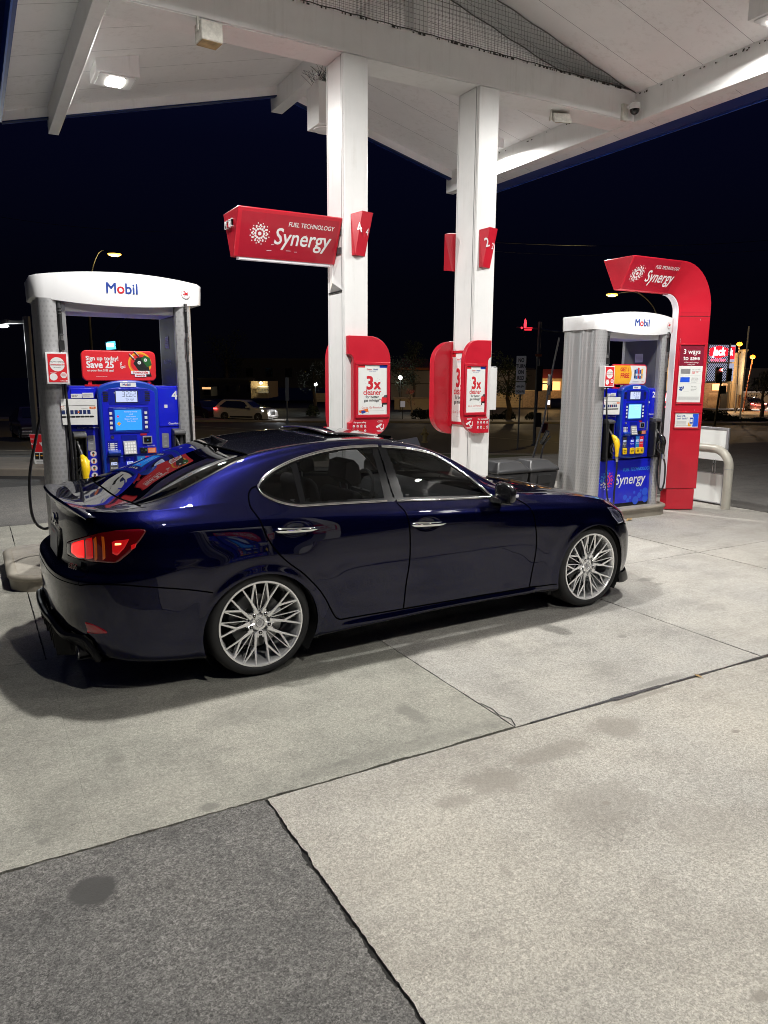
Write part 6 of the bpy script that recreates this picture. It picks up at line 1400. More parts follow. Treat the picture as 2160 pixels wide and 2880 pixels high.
k.add(V, [(i*7+j, i*7+j+1, (i+1)*7+j+1, (i+1)*7+j) for i in range(5) for j in range(6)], 'road'); struct(k.build('road', smooth=0))
k = MB(); V = []
for v in (16.6, 19, 20.9): V += [Vector(uv(u, v))+Vector((0,0,.11)) for u in (-2, 10, 30, 80)]
k.add(V, [(i*4+j, i*4+j+1, (i+1)*4+j+1, (i+1)*4+j) for i in range(2) for j in range(3)], 'grass_m'); tag(k.build('verge_grass', smooth=0), 'strip of dull grass between the lot and the street', 'grass', kind='stuff')
k = MB()
for v0, v1, h, us2 in ((16.35,16.6,.12,(-2,80)),(20.9,21.4,.12,(-2,80)),(57.05,60,.15,(-200,200))):
    u0, u1 = us2; z0 = min(gz(v0), gz(v1)); a, b, c, d = uv(u0,v0), uv(u1,v0), uv(u1,v1), uv(u0,v1)
    V = [(p[0],p[1],z0-.3) for p in (a,b,c,d)] + [(p[0],p[1],gz(q)+h) for p, q in ((a,v0),(b,v0),(c,v1),(d,v1))]
    k.add(V, [(4,5,6,7),(0,1,5,4),(1,2,6,5),(2,3,7,6),(3,0,4,7)], 'sidewalk')
struct(k.build('kerb', smooth=0))
# pavement pad on the far left
a, b, c, d = uv(-14,13.25), uv(-4.9,13.25), uv(-4.9,15.3), uv(-14,15.3); k = MB()
k.add([(p[0],p[1],-.1) for p in (a,b,c,d)]+[(p[0],p[1],z) for p, z in zip((a,b,c,d),(.11,.11,.09,.09))], [(4,5,6,7),(0,1,5,4),(1,2,6,5),(2,3,7,6),(3,0,4,7)], 'sidewalk'); struct(k.build('pavement', bevel=.02))
def strip(k, p0, p1, w, m='line'):
    a, b = gpt(*p0)[0], gpt(*p1)[0]; d = (b-a).normalized(); n = Vector((-d.y, d.x, 0))*w/2; n_ = max(1, int((b-a).length/4)); V = []
    for i in range(n_+1):
        q = a.lerp(b, i/n_); q.z = gz(q.x*hv.x+q.y*hv.y)+.018; V += [q-n, q+n]
    k.add(V, [(2*i, 2*i+2, 2*i+3, 2*i+1) for i in range(n_)], m)
k = MB()
for p0, p1, w in (((542,1198),(853,1214),.14),((542,1209),(900,1222),.12),((560,1186),(900,1192),.14),((0,1268),(130,1270),.10),((0,1232),(130,1236),.14),((1365,1230),(1570,1246),.14),((2052,1263),(2160,1268),.14),((1365,1188),(1560,1190),.2),
      ((2062,1238),(2086,1239),.12),((2094,1228),(2116,1229),.12),((2105,1255),(2127,1256),.12),((1484,1210),(1499,1211),.12),((1440,1224),(1452,1225),.12),((1535,1207),(1550,1208),.12)): strip(k, p0, p1, w)
struct(k.build('road_marking', smooth=0))
# --- trees ---
def tree(px, v, h, w, label, lm='leafg', base=None, dens=1., seed=1, name='street_tree', clumps=11, group='dark trees across the street', lo=.35):
    r = np.random.default_rng(seed); g = gp(px, v)
    if base is not None: g.z = base
    t = thing(name, label, 'tree', g, 0, group)
    k = MB(); H0 = h*lo; k.tube([(0,0,-.2),(.04*w,0,H0*.5),(-.02*w,.03,H0),(.0,.0,h*.8)], [.045*w+.05,.04*w+.03,.03*w+.03,.02], 'bark', 8); cl = []
    for i in range(clumps):
        a = r.uniform(0, 2*math.pi); q = r.uniform(0, .38)*w; z = r.uniform(H0*1.05, h*.93); f = 1-abs((z-h*.6)/(h*.5))*.55; c = Vector((q*f*math.cos(a), q*f*math.sin(a), z)); cl.append((c, r.uniform(.14,.26)*w))
        k.tube([(0,0,H0*.9+(z-H0)*.4),tuple(c*.6+Vector((0,0,(H0*.9+(z-H0)*.4)*.4))),tuple(c)], [.05,.03,.01], 'bark', 5)
    k.build('trunk', t)
    k = MB(); n = int(170*dens)
    for c, R_ in cl:
        for _ in range(n):
            d = Vector(r.normal(size=3)); d.normalize(); p = c + d*R_*(r.random()**.4); u1 = Vector(r.normal(size=3)).normalized(); u2 = u1.cross(Vector(r.normal(size=3))).normalized(); s = r.uniform(.05,.12)*(w/4)**.5
            k.v += [tuple(p-u1*s), tuple(p+u2*s*.5), tuple(p+u1*s), tuple(p-u2*s*.5)]; b_ = len(k.v)-4; k.f.append((b_,b_+1,b_+2,b_+3)); k.m.append(k.mi(lm))
    k.build('crown', t, smooth=0); return t
tree(1127, 78, 6.0, 4.6, 'dark round tree with a white lamp in front, between the two columns', 'leafd', seed=3)
tree(1163, 82, 7.5, 3.2, 'tall thin dark tree left of the right column', 'leafd', seed=4, lo=.6)
tree(1432, 60, 5.4, 4.2, 'olive green street tree left of the no turn sign', 'leafg', seed=5)
tree(882, 70, 5.0, 3.4, 'slim tree beside a white lamp, left of the left column', 'leafd', seed=6, lo=.5)
tree(2152, 70, 4.6, 3.4, 'dark tree at the right edge near the red car', 'leafd', seed=7)
tree(640, 95, 9, 8, 'large black tree behind the white car', 'leafd', seed=8)
tree(980, 90, 9, 6, 'big unlit tree behind the left column', 'leafd', seed=9)
tree(1158, 70, 2.6, 1.4, 'thin bare red leaved sapling by the brown wall', 'awning', seed=10, dens=.25, clumps=6)
def bush(px, v, w, h, label, seed, m='leafd', name='shrub'):
    r = np.random.default_rng(seed); g = gp(px, v); k = MB()
    for _ in range(int(420*w)):
        a, e_ = r.uniform(0, 2*math.pi), r.random(); q = r.random()**.5; p = Vector((w/2*q*math.cos(a), .4*q*math.sin(a), h*(1-q*q*.6)*r.random()**.5)) + g
        u1 = Vector(r.normal(size=3)).normalized(); u2 = u1.cross(Vector(r.normal(size=3))).normalized(); s = r.uniform(.05,.10)
        k.v += [tuple(p-u1*s), tuple(p+u2*s*.6), tuple(p+u1*s), tuple(p-u2*s*.6)]; b_ = len(k.v)-4; k.f.append((b_,b_+1,b_+2,b_+3)); k.m.append(k.mi(m))
    tag(k.build(name, smooth=0), label, 'shrub', 'shrubs along the far kerb')
for i, (px, w, h, l) in enumerate(((1178,1.4,1.0,'dark round shrub right of the bare sapling'),(1200,1.3,.9,'shrub beside the left edge of the right column'),(1432,1.6,.9,'low round green shrub below the block wall'),(1500,1.3,.7,'small shrub left of the signal pole'),(1400,3.2,.5,'low wide dark hedge clump at the kerb'),(2000,3.0,1.0,'shrub behind the arch sign edge'),(2035,3.0,1.0,'shrub at the foot of the traffic signal'),(2075,2.6,.55,'shrub left of the parked red car'),(2110,2.2,.35,'shrub directly below the parked red car'),(2145,2.6,.45,'shrub at the far right edge'))): bush(px, 62 if px < 1900 else 60, w, h, l, 20+i)
bush(878, 66, 1.3, 1.1, 'square clipped hedge beside the white lamp', 40, 'leafg'); bush(700, 74, 4.6, .9, 'long hedge lit along its top in front of the lit balcony', 41, 'leafg')
# --- lamps ---
def point(p, e_, col, r=.1):  # serves the street lamps and also added fill with no lamp body
    L = bpy.data.lights.new('lamp_or_fill_light', 'POINT'); L.energy = e_; L.color = col; L.shadow_soft_size = r; o = bpy.data.objects.new('lamp_or_fill_light', L); o.location = p; COL.objects.link(o)
def streetlamp(px, py, v, poley, polepx, label, lm, col, e_, armup=.4, hw=.32):
    H = at(px, py, v); B = gp(polepx, v); t = thing('street_lamp', label, 'street lamp', B, 0, 'tall street lamps')
    T = at(polepx, poley, v); T = Vector((B.x, B.y, T.z)); k = MB()
    k.tube([(0,0,0),(0,0,(T.z-B.z)*.5),(0,0,T.z-B.z)], [.12,.10,.07], 'pole_dark', 12); k.build('pole', t)
    d = H-B; k = MB(); k.tube(bez([(0,0,T.z-B.z-.05),(d.x*.15,d.y*.15,(T.z-B.z)+(H.z-T.z)*.6),(d.x*.5,d.y*.5,H.z-B.z+armup*.4),(d.x*.95,d.y*.95,H.z-B.z+.07)], 6), .035, 'pole_dark', 8); k.build('arm', t)
    k = MB(); k.lathe([(.0,.16),(hw*.6,.14),(hw,.05),(hw*.95,.03)], 'pole_grey', tuple(d), n=20); hd = k.build('lamp_head', t)
    k = MB(); k.lathe([(hw*.9,.03),(hw*.85,-.03),(hw*.5,-.09),(.0,-.11)], lm, tuple(d), n=20); k.build('lens', hd); point(H-Vector((0,0,.35)), e_, col)
streetlamp(322, 716, 45, 860, 262, 'yellow street lamp on a curved arm above the left pump', 'sodium', (1,.72,.25), 500, hw=.42)
streetlamp(1721, 829, 45, 905, 1842, 'yellow street lamp on a long arm above the right pump', 'sodium', (1,.72,.25), 700, hw=.36)
g = gp(88, 22); t = thing('lot_lamp', 'white lamp on a dark square pole left of the left pump', 'lamp post', g, -AZ); zt = at(64, 889, 22).z-g.z
k = MB(); k.box(-.075,.075,-.075,.075,0,zt,'pole_grey'); k.build('pole', t, bevel=.01)
k = MB(); k.box(-.62,-.076,-.04,.04,zt-.22,zt-.12,'pole_grey'); k.prism([(-1.0,zt-.30),(-.98,zt-.16),(-.55,zt-.10),(-.55,zt-.22)],-.13,.13,'pole_grey','y'); k.build('lamp_head', t, bevel=.01)
k = MB(); k.prism([(-1.02,zt-.345),(-.60,zt-.30),(-.60,zt-.27),(-1.02,zt-.305)],-.12,.12,'ledw','y'); k.build('lens', t)
q = at(5, 905, 22); point(q-Vector((0,0,.5)), 200, (.95,1,.98))
for px, py, v, lab, sc in ((2080,968,78,'orange lamp globe on the pole above the lit brick building',.30),(2117,1004,78,'lower orange lamp globe right of the tall pole',.26)):
    H = at(px, py, v); B = gp(px-3 if px < 2100 else 2098, v); t = thing('parking_lamp', lab, 'lamp post', B, 0, 'orange parking lamps')
    k = MB(); k.tube([(0,0,0),tuple(H-B-Vector((0,0,.3)))], .07, 'pole_grey' if px < 2100 else 'orange_roof', 8); k.build('pole', t)
    k = MB(); d = H-B; k.lathe([(.0,.22),(sc*.7,.16),(sc,.0),(sc*.7,-.16),(.0,-.22)], 'sodium2', tuple(d), n=16); k.build('globe', t); point(H-Vector((0,0,.6)), 1200, (1,.5,.12))
H = at(2107, 918, 60); B = gp(2092, 60); o = MB(); o.tube([tuple(B), tuple(H)], .07, 'sign_white', 8); tag(o.build('tall_pole'), 'tall pale leaning pole left of the lower orange lamp', 'pole')
for px, py, v, lm, lab, e_, c in ((887,1081,72,'ledw','small round white lamp in the slim tree',60,(.9,1,.95)),(1126,1062,76,'ledw','small round white lamp in front of the dark tree',60,(.9,1,.95))):
    H = at(px, py, v); B = gp(px, v); t = thing('garden_lamp', lab, 'lamp', B, 0, 'small white lamps'); k = MB(); k.tube([(0,0,0),tuple(H-B)], .05, 'pole_dark', 8); k.build('pole', t); k = MB(); k.lathe([(.0,.2),(.14,.14),(.2,0),(.14,-.14),(.0,-.2)], lm, tuple(H-B), n=14); k.build('globe', t); point(H-hv*.4, e_, c)
# --- buildings: placed by left/right pixel, base depth, heights ---
def block(px0, px1, v, ytop, ybot, m, name, label, cat, depth=5, extra=None, group=None):
    A_, B_ = at(px0, 1060, v), at(px1, 1060, v); w = (B_-A_).length; zt = at(px0, ytop, v).z; zb = at(px0, ybot, v).z if ybot else gz(v)-.1
    t = thing(name, label, cat, (A_.x, A_.y, 0), -AZ, group); k = MB(); k.box(0, w, 0, depth, zb, zt, m); k.build('wall', t)
    if extra: extra(t, w, zb, zt, v)
    return t
sc_ = lambda v: v/2060*1.0
def cap(m='grey_wall'):
    def f(t, w, zb, zt, v): k = MB(); k.box(-.1, w+.1, -.1, .5, zt+.002, zt+.18, m); k.build('coping', t)
    return f
def blocks(t, w, zb, zt, v):
    k = MB(); 
    for i in range(int((zt-zb)/.22)): k.box(0, w, -.012, -.002, zb+i*.22, zb+i*.22+.02, 'stone')
    k.build('mortar_line', t); k = MB(); k.box(-.05, w+.05, -.05, .3, zt+.002, zt+.1, 'tan_wall'); k.build('coping', t)
block(1383, 1474, 72, 1108, 1146, 'tan_wall', 'block_wall', 'tan block wall behind the no turn on red sign', 'wall', .3, blocks)
block(1474, 1552, 70, 1100, 1146, 'stone', 'stone_wall', 'darker brown stone wall right of the no turn sign', 'wall', .4, blocks)
block(1110, 1212, 76, 1122, 1152, 'tan_wall', 'low_wall', 'low brown wall between the two columns', 'wall', .3, cap('stone'))
def wbl(t, w, zb, zt, v):
    k = MB(); k.box(0, w, -.04, -.002, zb+(zt-zb)*.55, zb+(zt-zb)*.57, 'grey_wall'); k.box(-.1, w+.1, -.15, .5, zt+.002, zt+.25, 'grey_wall'); k.build('cornice', t)
block(1100, 1212, 100, 1042, 1125, 'white_wall', 'warehouse', 'pale plain warehouse wall between the two columns', 'building', 12, wbl)
block(1385, 1500, 98, 1040, 1112, 'white_wall', 'warehouse', 'pale plain building behind the olive tree and no turn sign', 'building', 12, wbl)
A_, B_ = at(1108, 1034, 96), at(1206, 1034, 96); C_, D_ = at(1205, 1010, 102), at(1130, 1008, 102); k = MB(); k.add([A_,B_,C_,D_,A_-Vector((0,0,.3)),B_-Vector((0,0,.3)),C_-Vector((0,0,.3)),D_-Vector((0,0,.3))], [(0,1,2,3),(0,4,5,1),(1,5,6,2),(2,6,7,3),(3,7,4,0),(4,7,6,5)], 'orange_roof'); tag(k.build('tiled_roof', smooth=0), 'rust orange roof above the pale warehouse', 'roof')
def lit(t, w, zb, zt, v):
    h = zt-zb; k = MB(); k.box(-.06*w, .04*w, -.15, -.002, zb, zt, 'tan_wall'); k.build('pilaster', t)
    k = MB(); x0, x1, z0, z1 = w*.45, w*1.15, zb+h*.40, zb+h*.68
    for i in range(15): x = x0+(x1-x0)*i/14; k.box(x-.02,x+.02,-.9,-.86,z0,z1,'pole_dark')
    k.box(x0,x1,-.9,-.86,z1,z1+.06,'pole_grey'); k.box(x0,x1,-.9,-.1,z0-.12,z0,'grey_wall'); k.build('balcony', t)
    k = MB(); k.lathe([(.0,.14),(.15,.08),(.17,0),(.12,-.1),(.0,-.14)], 'warmw', (w*.62,-.5,zb+h*.90), n=14); k.box(w*.62-.05,w*.62+.05,-.5,-.01,zb+h*.93,zb+h*.97,'pole_dark'); k.build('wall_lamp', t)
block(708, 752, 82, 1072, 1120, 'tan_wall', 'apartment_building', 'lit yellowish facade with a balcony and a bright wall lamp', 'building', 8, lit); point(at(736, 1083, 80.6), 170, (1,.88,.5))
def dark_b(t, w, zb, zt, v):
    k = MB(); k.box(-.2, w+.2, -.25, 1., zt+.002, zt+.22, 'grey_wall'); k.build('eave', t)
    k = MB()
    for i in range(5): x = w*(.1+.2*i); k.box(x, x+w*.07, -.03, -.002, zb+(zt-zb)*.4, zb+(zt-zb)*.7, 'car_glass')
    k.build('window', t)
block(560, 708, 88, 1068, 1122, 'grey_wall', 'apartment_building', 'unlit long building left of the lit balcony', 'building', 8, dark_b)
block(665, 940, 100, 1012, 1090, 'grey_wall', 'office_building', 'dark flat roofed building high behind the white car', 'building', 12, dark_b)
def shop(t, w, zb, zt, v):
    k = MB(); k.box(0,w,-.12,-.002,zb+(zt-zb)*.75,zb+(zt-zb)*.97,'lit_window'); k.build('lit_sign', t); k = MB(); k.box(w*.15,w*.9,-.1,-.002,zb+.1,zb+(zt-zb)*.7,'car_glass'); k.build('doorway', t)
block(568, 592, 80, 1088, 1114, 'grey_wall', 'shop_front', 'tiny shop front with a lit sign left of the white car', 'building', 3, shop)
block(880, 930, 78, 1108, 1130, 'tan_wall', 'screen_wall', 'patterned low wall beside the slim tree', 'wall', .3, blocks)
# fast food restaurant
def rest(t, w, zb, zt, v):
    h = zt-zb; k = MB(); k.add([(-.05*w,-1.2,zt-h*.32),(w*1.05,-1.2,zt-h*.32),(w*1.0,-.01,zt),(0,-.01,zt)], [(0,1,2,3)], 'awning'); k.build('awning', t, smooth=0)
    for x0, x1 in ((.02,.30),(.42,.75)):
        k = MB(); k.box(w*x0,w*x1,-.06,-.002,zb+h*.28,zb+h*.58,'lit_window'); wd = k.build('window', t); k = MB(); k.box(w*(x0+x1)/2-.04,w*(x0+x1)/2+.04,-.09,-.062,zb+h*.28,zb+h*.58,'pole_dark'); k.build('mullion', wd)
    k = MB(); k.box(-.02,w,-.1,-.002,zb,zb+h*.26,'stone'); k.build('stone_base', t)
block(1524, 1700, 84, 1038, 1120, 'tan_wall', 'restaurant', 'restaurant with a dark red awning and orange lit windows', 'building', 9, rest)
point(at(1540, 1080, 81.0), 420, (1,.62,.25)); point(at(1880, 1045, 79), 700, (1,.80,.55)); block(1850, 1905, 82, 1000, 1110, 'tan_wall', 'restaurant_tower', 'tan lit tower wall seen between pump and red arch', 'building', 3, cap('stone'))  # both points are added fill for the restaurant and tower walls, no fixture
# main sign tower
v = 76; A_ = at(1986, 1060, v); t = thing('lit_sign_tower', 'square lit pylon sign reading Jack in the box on striped panels', 'sign', (A_.x, A_.y, 0), -AZ)
PX = lambda px: (px-1986)*v/2060*.98; ZZ = lambda py: at(2015, py, v).z
k = MB(); k.box(0, PX(2046), 0, 2.2, ZZ(1075), ZZ(966), 'stripe_dark'); k.build('cabinet', t)
k = MB(); 
def stripes(k, x0, x1, z0, z1, y, m, n=13, skip=None):
    w, h = x1-x0, z1-z0
    for i in range(-n, n):
        a = x0 + (i+.0)*w/n*1.3; b = a + w/n*.62; V = []
        pts = [(a, z1), (b, z1), (b+h*.8, z0), (a+h*.8, z0)]
        def clip(P, f):
            out = []
            for i_ in range(len(P)):
                p, q = P[i_], P[(i_+1) % len(P)]; fp_, fq = f(p), f(q)
                if fp_ >= 0: out.append(p)
                if fp_*fq < 0: s = fp_/(fp_-fq); out.append((p[0]+(q[0]-p[0])*s, p[1]+(q[1]-p[1])*s))
            return out
        P_ = clip(clip(pts, lambda p: p[0]-x0), lambda p: x1-p[0])
        if len(P_) > 2: k.add([(x, y, z) for x, z in P_], [tuple(range(len(P_)))], m)
x1 = PX(2045); stripes(k, .05, x1-.08, ZZ(1018), ZZ(970), -.02, 'stripe_lit'); stripes(k, .05, x1-.08, ZZ(1072), ZZ(1022), -.02, 'stripe_lit'); k.build('striped_panel', t, smooth=0)
k = MB(); cz_ = (ZZ(972)+ZZ(1008))/2; hw, hh = (x1-.25)/2, (ZZ(972)-ZZ(1008))/2; cx_ = x1/2-.02
hexa = [(-1,-.55),(0,-1),(1,-.55),(1,.55),(0,1),(-1,.55)]; k.add([(cx_+a*hw, -.06, cz_+b*hh) for a, b in hexa], [tuple(range(6))], 'neon_red'); k.text('Jack', 1.05, (cx_, -.09, cz_-.30), 'neon_white', bold=.05, align='c', sx=.72, shear=.1)
k.text('in the box', .42, (cx_, -.09, ZZ(1018)+.08), 'neon_pink', bold=.05, align='c', sx=.85); k.build('sign_face', t, smooth=0)
k = MB(); k.box(x1+.005,x1+.09,-.09,.0,ZZ(1075),ZZ(966),'sign_white'); k.box(0,x1,-.05,-.0,ZZ(1021.5),ZZ(1018.5),'sign_white'); k.box(0,x1,-.05,-.0,ZZ(1076),ZZ(1073),'sign_white'); k.build('edge_trim', t)
k = MB(); k.box(x1+.02,x1+.62,.05,.10,ZZ(1018),ZZ(970),'stripe_lit'); k.box(x1+.02,x1+.58,.0,.04,ZZ(1010),ZZ(975),'neon_red'); k.text('k', .95, (x1+.12,-.03,cz_-.30), 'neon_white', bold=.05, sx=.6); k.box(x1+.02,x1+.62,.05,.10,ZZ(1072),ZZ(1022),'stripe_lit'); k.build('side_face', t, smooth=0)
def brick_b(t, w, zb, zt, v):
    h = zt-zb; k = MB(); k.box(w*.42,w*.80,-.05,-.002,zb+h*.72,zb+h*.98,'lit_window'); k.build('window', t); k = MB()
    for i in range(14): k.box(w*.30,w,-.03,-.002,zb+i*h*.045,zb+i*h*.045+.05,'tan_wall')
    k.build('stone_course', t); k = MB(); k.box(w*.75,w*1.0,-.25,-.06,zb,zb+h*.65,'pole_dark'); k.build('door', t)
block(1975, 2048, 80, 1078, 1148, 'stone', 'brick_building', 'brown brick building with a lit window under the lit pylon sign', 'building', 8, brick_b)
def pil(t, w, zb, zt, v):
    k = MB(); 
    for f_ in (.05,.38,.72): k.box(w*f_,w*f_+w*.16,-.2,-.002,zb,zt-(zt-zb)*.42,'tan_wall')
    k.build('pilaster', t); k = MB()
    for i in range(5): k.box(0,w,-.06,-.002,zb+(zt-zb)*(.3+.15*i),zb+(zt-zb)*(.3+.15*i)+.05,'sidewalk')
    k.build('string_course', t)
block(2056, 2092, 82, 992, 1148, 'tan_wall', 'brick_building', 'tall tan building edge with pilasters right of the pylon sign', 'building', 9, pil)
point(at(2070, 1040, 79.0), 700, (1,.78,.5)); point(at(2030, 1100, 77.5), 160, (1,.6,.35)); point(at(2125, 1105, 90), 1500, (1,.82,.70)); point(at(1430, 1085, 66), 500, (1,.75,.42)); point(at(1170, 1085, 68), 120, (1,.75,.45))  # added fill lights without fixtures, brightening the far walls
block(2084, 2094, 80.5, 988, 1110, 'sidewalk', 'lit_pillar', 'cream lit pillar beside the tan building', 'pillar', .5, cap('tan_wall'))
block(2100, 2300, 105, 1040, 1112, 'grey_wall', 'office_building', 'grey building at the far right behind the parked red car', 'building', 9, dark_b)
block(2092, 2300, 98, 1104, 1135, 'tan_wall', 'boundary_wall', 'pale lit low wall behind the parked red car', 'wall', .3, cap('white_wall'))
o = MB(); a = gp(2050, 72); b = gp(2300, 72); c = gp(2300, 96); d = gp(2060, 96); o.add([p+Vector((0,0,.02)) for p in (a,b,c,d)], [(0,1,2,3)], 'sidewalk'); struct(o.build('driveway', smooth=0))
# second, lower sign
v = 40; A_ = at(1840, 1060, v); B_ = at(1888, 1060, v); w = (B_-A_).length; t = thing('monument_sign', 'low lit red sign reading Jack in the box on a grey base', 'sign', (A_.x, A_.y, 0), -AZ); zz = lambda py: at(1865, py, v).z
k = MB(); k.box(0,w,0,.4,gz(v),zz(1150),'grey_wall'); k.build('base', t); k = MB(); k.box(.05,w-.03,.02,.38,zz(1149.5),zz(1099),'stripe_dark'); k.build('cabinet', t)
k = MB(); hx = [(0.05,zz(1130)),(w*.5,zz(1137)),(w-.05,zz(1131)),(w-.05,zz(1108)),(w*.5,zz(1100)),(.05,zz(1106))]; k.add([(a,-.01,b) for a, b in hx], [tuple(range(6))], 'neon_red'); k.text('Jack', .62, (w*.93,-.03,zz(1127)), 'neon_white', bold=.04, align='r', sx=.62, shear=.1); k.text('in the box', .22, (w*.95,-.03,zz(1147)), 'neon_pink', bold=.05, align='r', sx=.85); k.build('sign_face', t, smooth=0)
v = 60; A_ = at(303, 1060, v); t = thing('lit_price_sign', 'small tilted cyan lit sign seen above the left pump topper', 'sign', (A_.x, A_.y, 0), -AZ); z0, z1 = at(315,984,v).z, at(315,960,v).z
k = MB(); k.add([(.04,0,z0),(.74,0,z0+.07),(.70,0,z1+.02),(.0,0,z1-.06),(.04,.2,z0),(.74,.2,z0+.07),(.70,.2,z1+.02),(.0,.2,z1-.06)], [(0,1,2,3),(7,6,5,4),(0,4,5,1),(1,5,6,2),(2,6,7,3),(3,7,4,0)], 'teal_lit'); k.build('panel', t, smooth=0); k = MB(); k.box(.08,.64,-.03,-.01,z0+.22,z0+.52,'neon_white'); k.build('lettering_block', t); k = MB(); k.box(.95,1.10,.0,.15,gz(v),z1+.1,'pole_dark'); k.box(.74,.95,.05,.1,z0+.3,z0+.36,'pole_dark'); k.build('post', t)
# --- signals, street signs ---
def head(k, x, z, y=0, s=1., lit_i=0, m='brake', w=.17):
    k.box(x-w*s, x+w*s, y, y+.2*s, z-.50*s, z+.50*s, 'pole_dark')
    for i in range(3):
        zz_ = z+(.33-.33*i)*s; k.lathe([(.125*s,-.16*s),(.13*s,.0)], 'pole_dark', (x, y, zz_), 'y', 14, math.radians(-10), math.radians(190)); k.disc((x, y-.004, zz_), .11*s, m if i == lit_i else 'car_glass', 14)
v = 55; g = gp(2021, v); t = thing('traffic_signal', 'traffic light showing a red arrow in front of the lit pylon sign', 'traffic light', g, -AZ); z = at(2020, 1055, v).z-g.z
k = MB(); k.tube([(0,0,0),(.22,0,z-.4)], .075, 'pole_dark', 10); k.build('pole', t); k = MB(); head(k, 0, z, -.1, 1.15, 0, 'stripe_dark', .2); k.build('signal_head', t)
k = MB(); 
for dx in (-.06, .05): k.poly([(.06,.11),(-.06,.0),(.06,-.11),(.10,-.08),(.0,.0),(.10,.08)], 'brake_hot' if dx > 0 else 'brake', (dx, -.30, z+.38)); 
k.build('lit_arrow', t, smooth=0); k = MB(); head(k, .75, z+.02, -.1, .95, 9); k.box(.2,.62,.0,.06,z+.3,z+.35,'pole_dark'); k.box(.2,.62,.0,.06,z-.3,z-.25,'pole_dark'); k.build('side_head', t)
k = MB(); k.box(.15,.60,-.1,.1,z-1.35,z-.75,'pole_dark'); k.build('pedestrian_box', t)
v = 30; g = gp(1510, v); t = thing('traffic_signal', 'dark signal pole with unlit heads right of the no turn sign', 'traffic light', g, -AZ); z = at(1515, 905, v).z-g.z
k = MB(); k.tube([(0,0,0),(.03,0,z)], .065, 'pole_grey', 12); k.lathe([(.12,0),(.12,.06),(.07,.08)], 'pole_grey', n=16); k.build('pole', t)
zz = lambda py: at(1515, py, v).z-g.z; s_ = v/2060
k = MB(); k.tube(bez([(.03,0,zz(925)),(.4,0,zz(930)),(1.0,0,zz(934))], 4), .04, 'pole_grey', 8); k.tube([(-.9,0,zz(921)),(.03,0,zz(925))], .03, 'pole_grey', 8); k.build('mast_arm', t)
k = MB(); head(k, .55, zz(1085), -.1, .42, 9); k.box(.05,.45,.0,.04,zz(1080),zz(1077),'pole_dark'); k.build('side_head', t); k = MB(); k.box(-.03,.20,-.14,-.07,zz(1100),zz(1030),'pole_dark'); k.box(.0,.22,-.16,-.07,zz(1200),zz(1160),'pole_dark'); k.box(-.1,.13,-.12,-.07,zz(1003),zz(996),'orange_roof'); k.build('signal_head', t)
k = MB(); cx_, cz_ = (1468-1510)*s_, zz(920)
k.lathe([(.0,.22),(.035,.16),(.055,.0),(.045,-.13),(.0,-.16)], 'red_glow', (cx_+.04,-.1,cz_+.10), n=10); k.lathe([(.0,.05),(.05,.0),(.0,-.05)], 'red_glow', (cx_-.09,-.1,cz_-.04), n=10); k.box(cx_+.08,cx_+.33,-.11,-.08,cz_-.05,cz_-.03,'red_glow'); k.box(cx_+.02,cx_+.30,-.11,-.08,cz_-.13,cz_-.10,'red_glow'); k.tube([(cx_,-.08,cz_-.1),(cx_-.01,-.05,cz_-.35),(cx_+.2,-.05,cz_-.37)], .015, 'pole_dark', 6); k.build('red_lens', t)
v = 27; g = gp(1458, v); t = thing('road_sign', 'white NO TURN ON RED sign on a thin post', 'road sign', g, -AZ-.35); zz = lambda py: at(1462, py, v).z-g.z
k = MB(); k.tube([(.06,.03,0),(.10,.03,zz(1002))], .028, 'pole_grey', 8); k.build('post', t)
k = MB(); k.prism(rrect(-.09,.26,zz(1072),zz(1001),.03), -.01, .0, 'sign_white', 'y'); k.prism(rrect(-.09,.26,zz(1109),zz(1075),.03), -.01, .0, 'sign_white', 'y'); pl = k.build('plate', t)
k = MB(); h = zz(1001)-zz(1072)
for i, s_ in enumerate(('NO','TURN','ON','RED')): k.text(s_, .195, (.085,-.013,zz(1001)-h*(.24+.235*i)), 'black', bold=.03, align='c', sx=.70)
k.text('4PM-6PM', .11, (.085,-.013,zz(1090)), 'black', bold=.03, align='c', sx=.66); k.text('MON-FRI', .11, (.085,-.013,zz(1104)), 'black', bold=.03, align='c', sx=.66); k.build('lettering', pl, smooth=0)
v = 33; g = gp(806, v); t = thing('road_sign', 'back of a tall narrow sign post right of the white car', 'road sign', g, -AZ); zz = lambda py: at(806, py, v).z-g.z
k = MB(); k.tube([(0,0,0),(0,0,zz(1060))], .03, 'pole_grey', 8); k.build('post', t); k = MB(); k.box(-.06,.10,-.05,-.035,zz(1127),zz(1062),'pole_grey'); k.poly([(-.09,0),(0,-.22),(.09,0),(0,.22)], 'pole_grey', (0,-.05,zz(1187))); k.build('plate', t)
for px0, px1, y0, y1, v, lab in ((1384,1393,1128,1142,58,'small white lit board right of the right column'),(1541,1550,1126,1138,58,'small white lit board right of the signal pole'),(1127,1140,1128,1145,60,'small pale parking sign between the columns')):
    g = gp((px0+px1)/2, v); w = (px1-px0)*v/2060/2; t = thing('lit_board', lab, 'sign', g, -AZ, 'small pale boards across the street'); z0, z1 = at(px0,y1,v).z-g.z, at(px0,y0,v).z-g.z
    k = MB(); k.box(-w,w,-.03,.0,z0,z1,'lit_board' if px0 > 1200 else 'frost'); k.build('panel', t); k = MB(); k.tube([(0,.03,0),(0,.03,z1)], .03, 'pole_dark', 6); k.build('post', t)
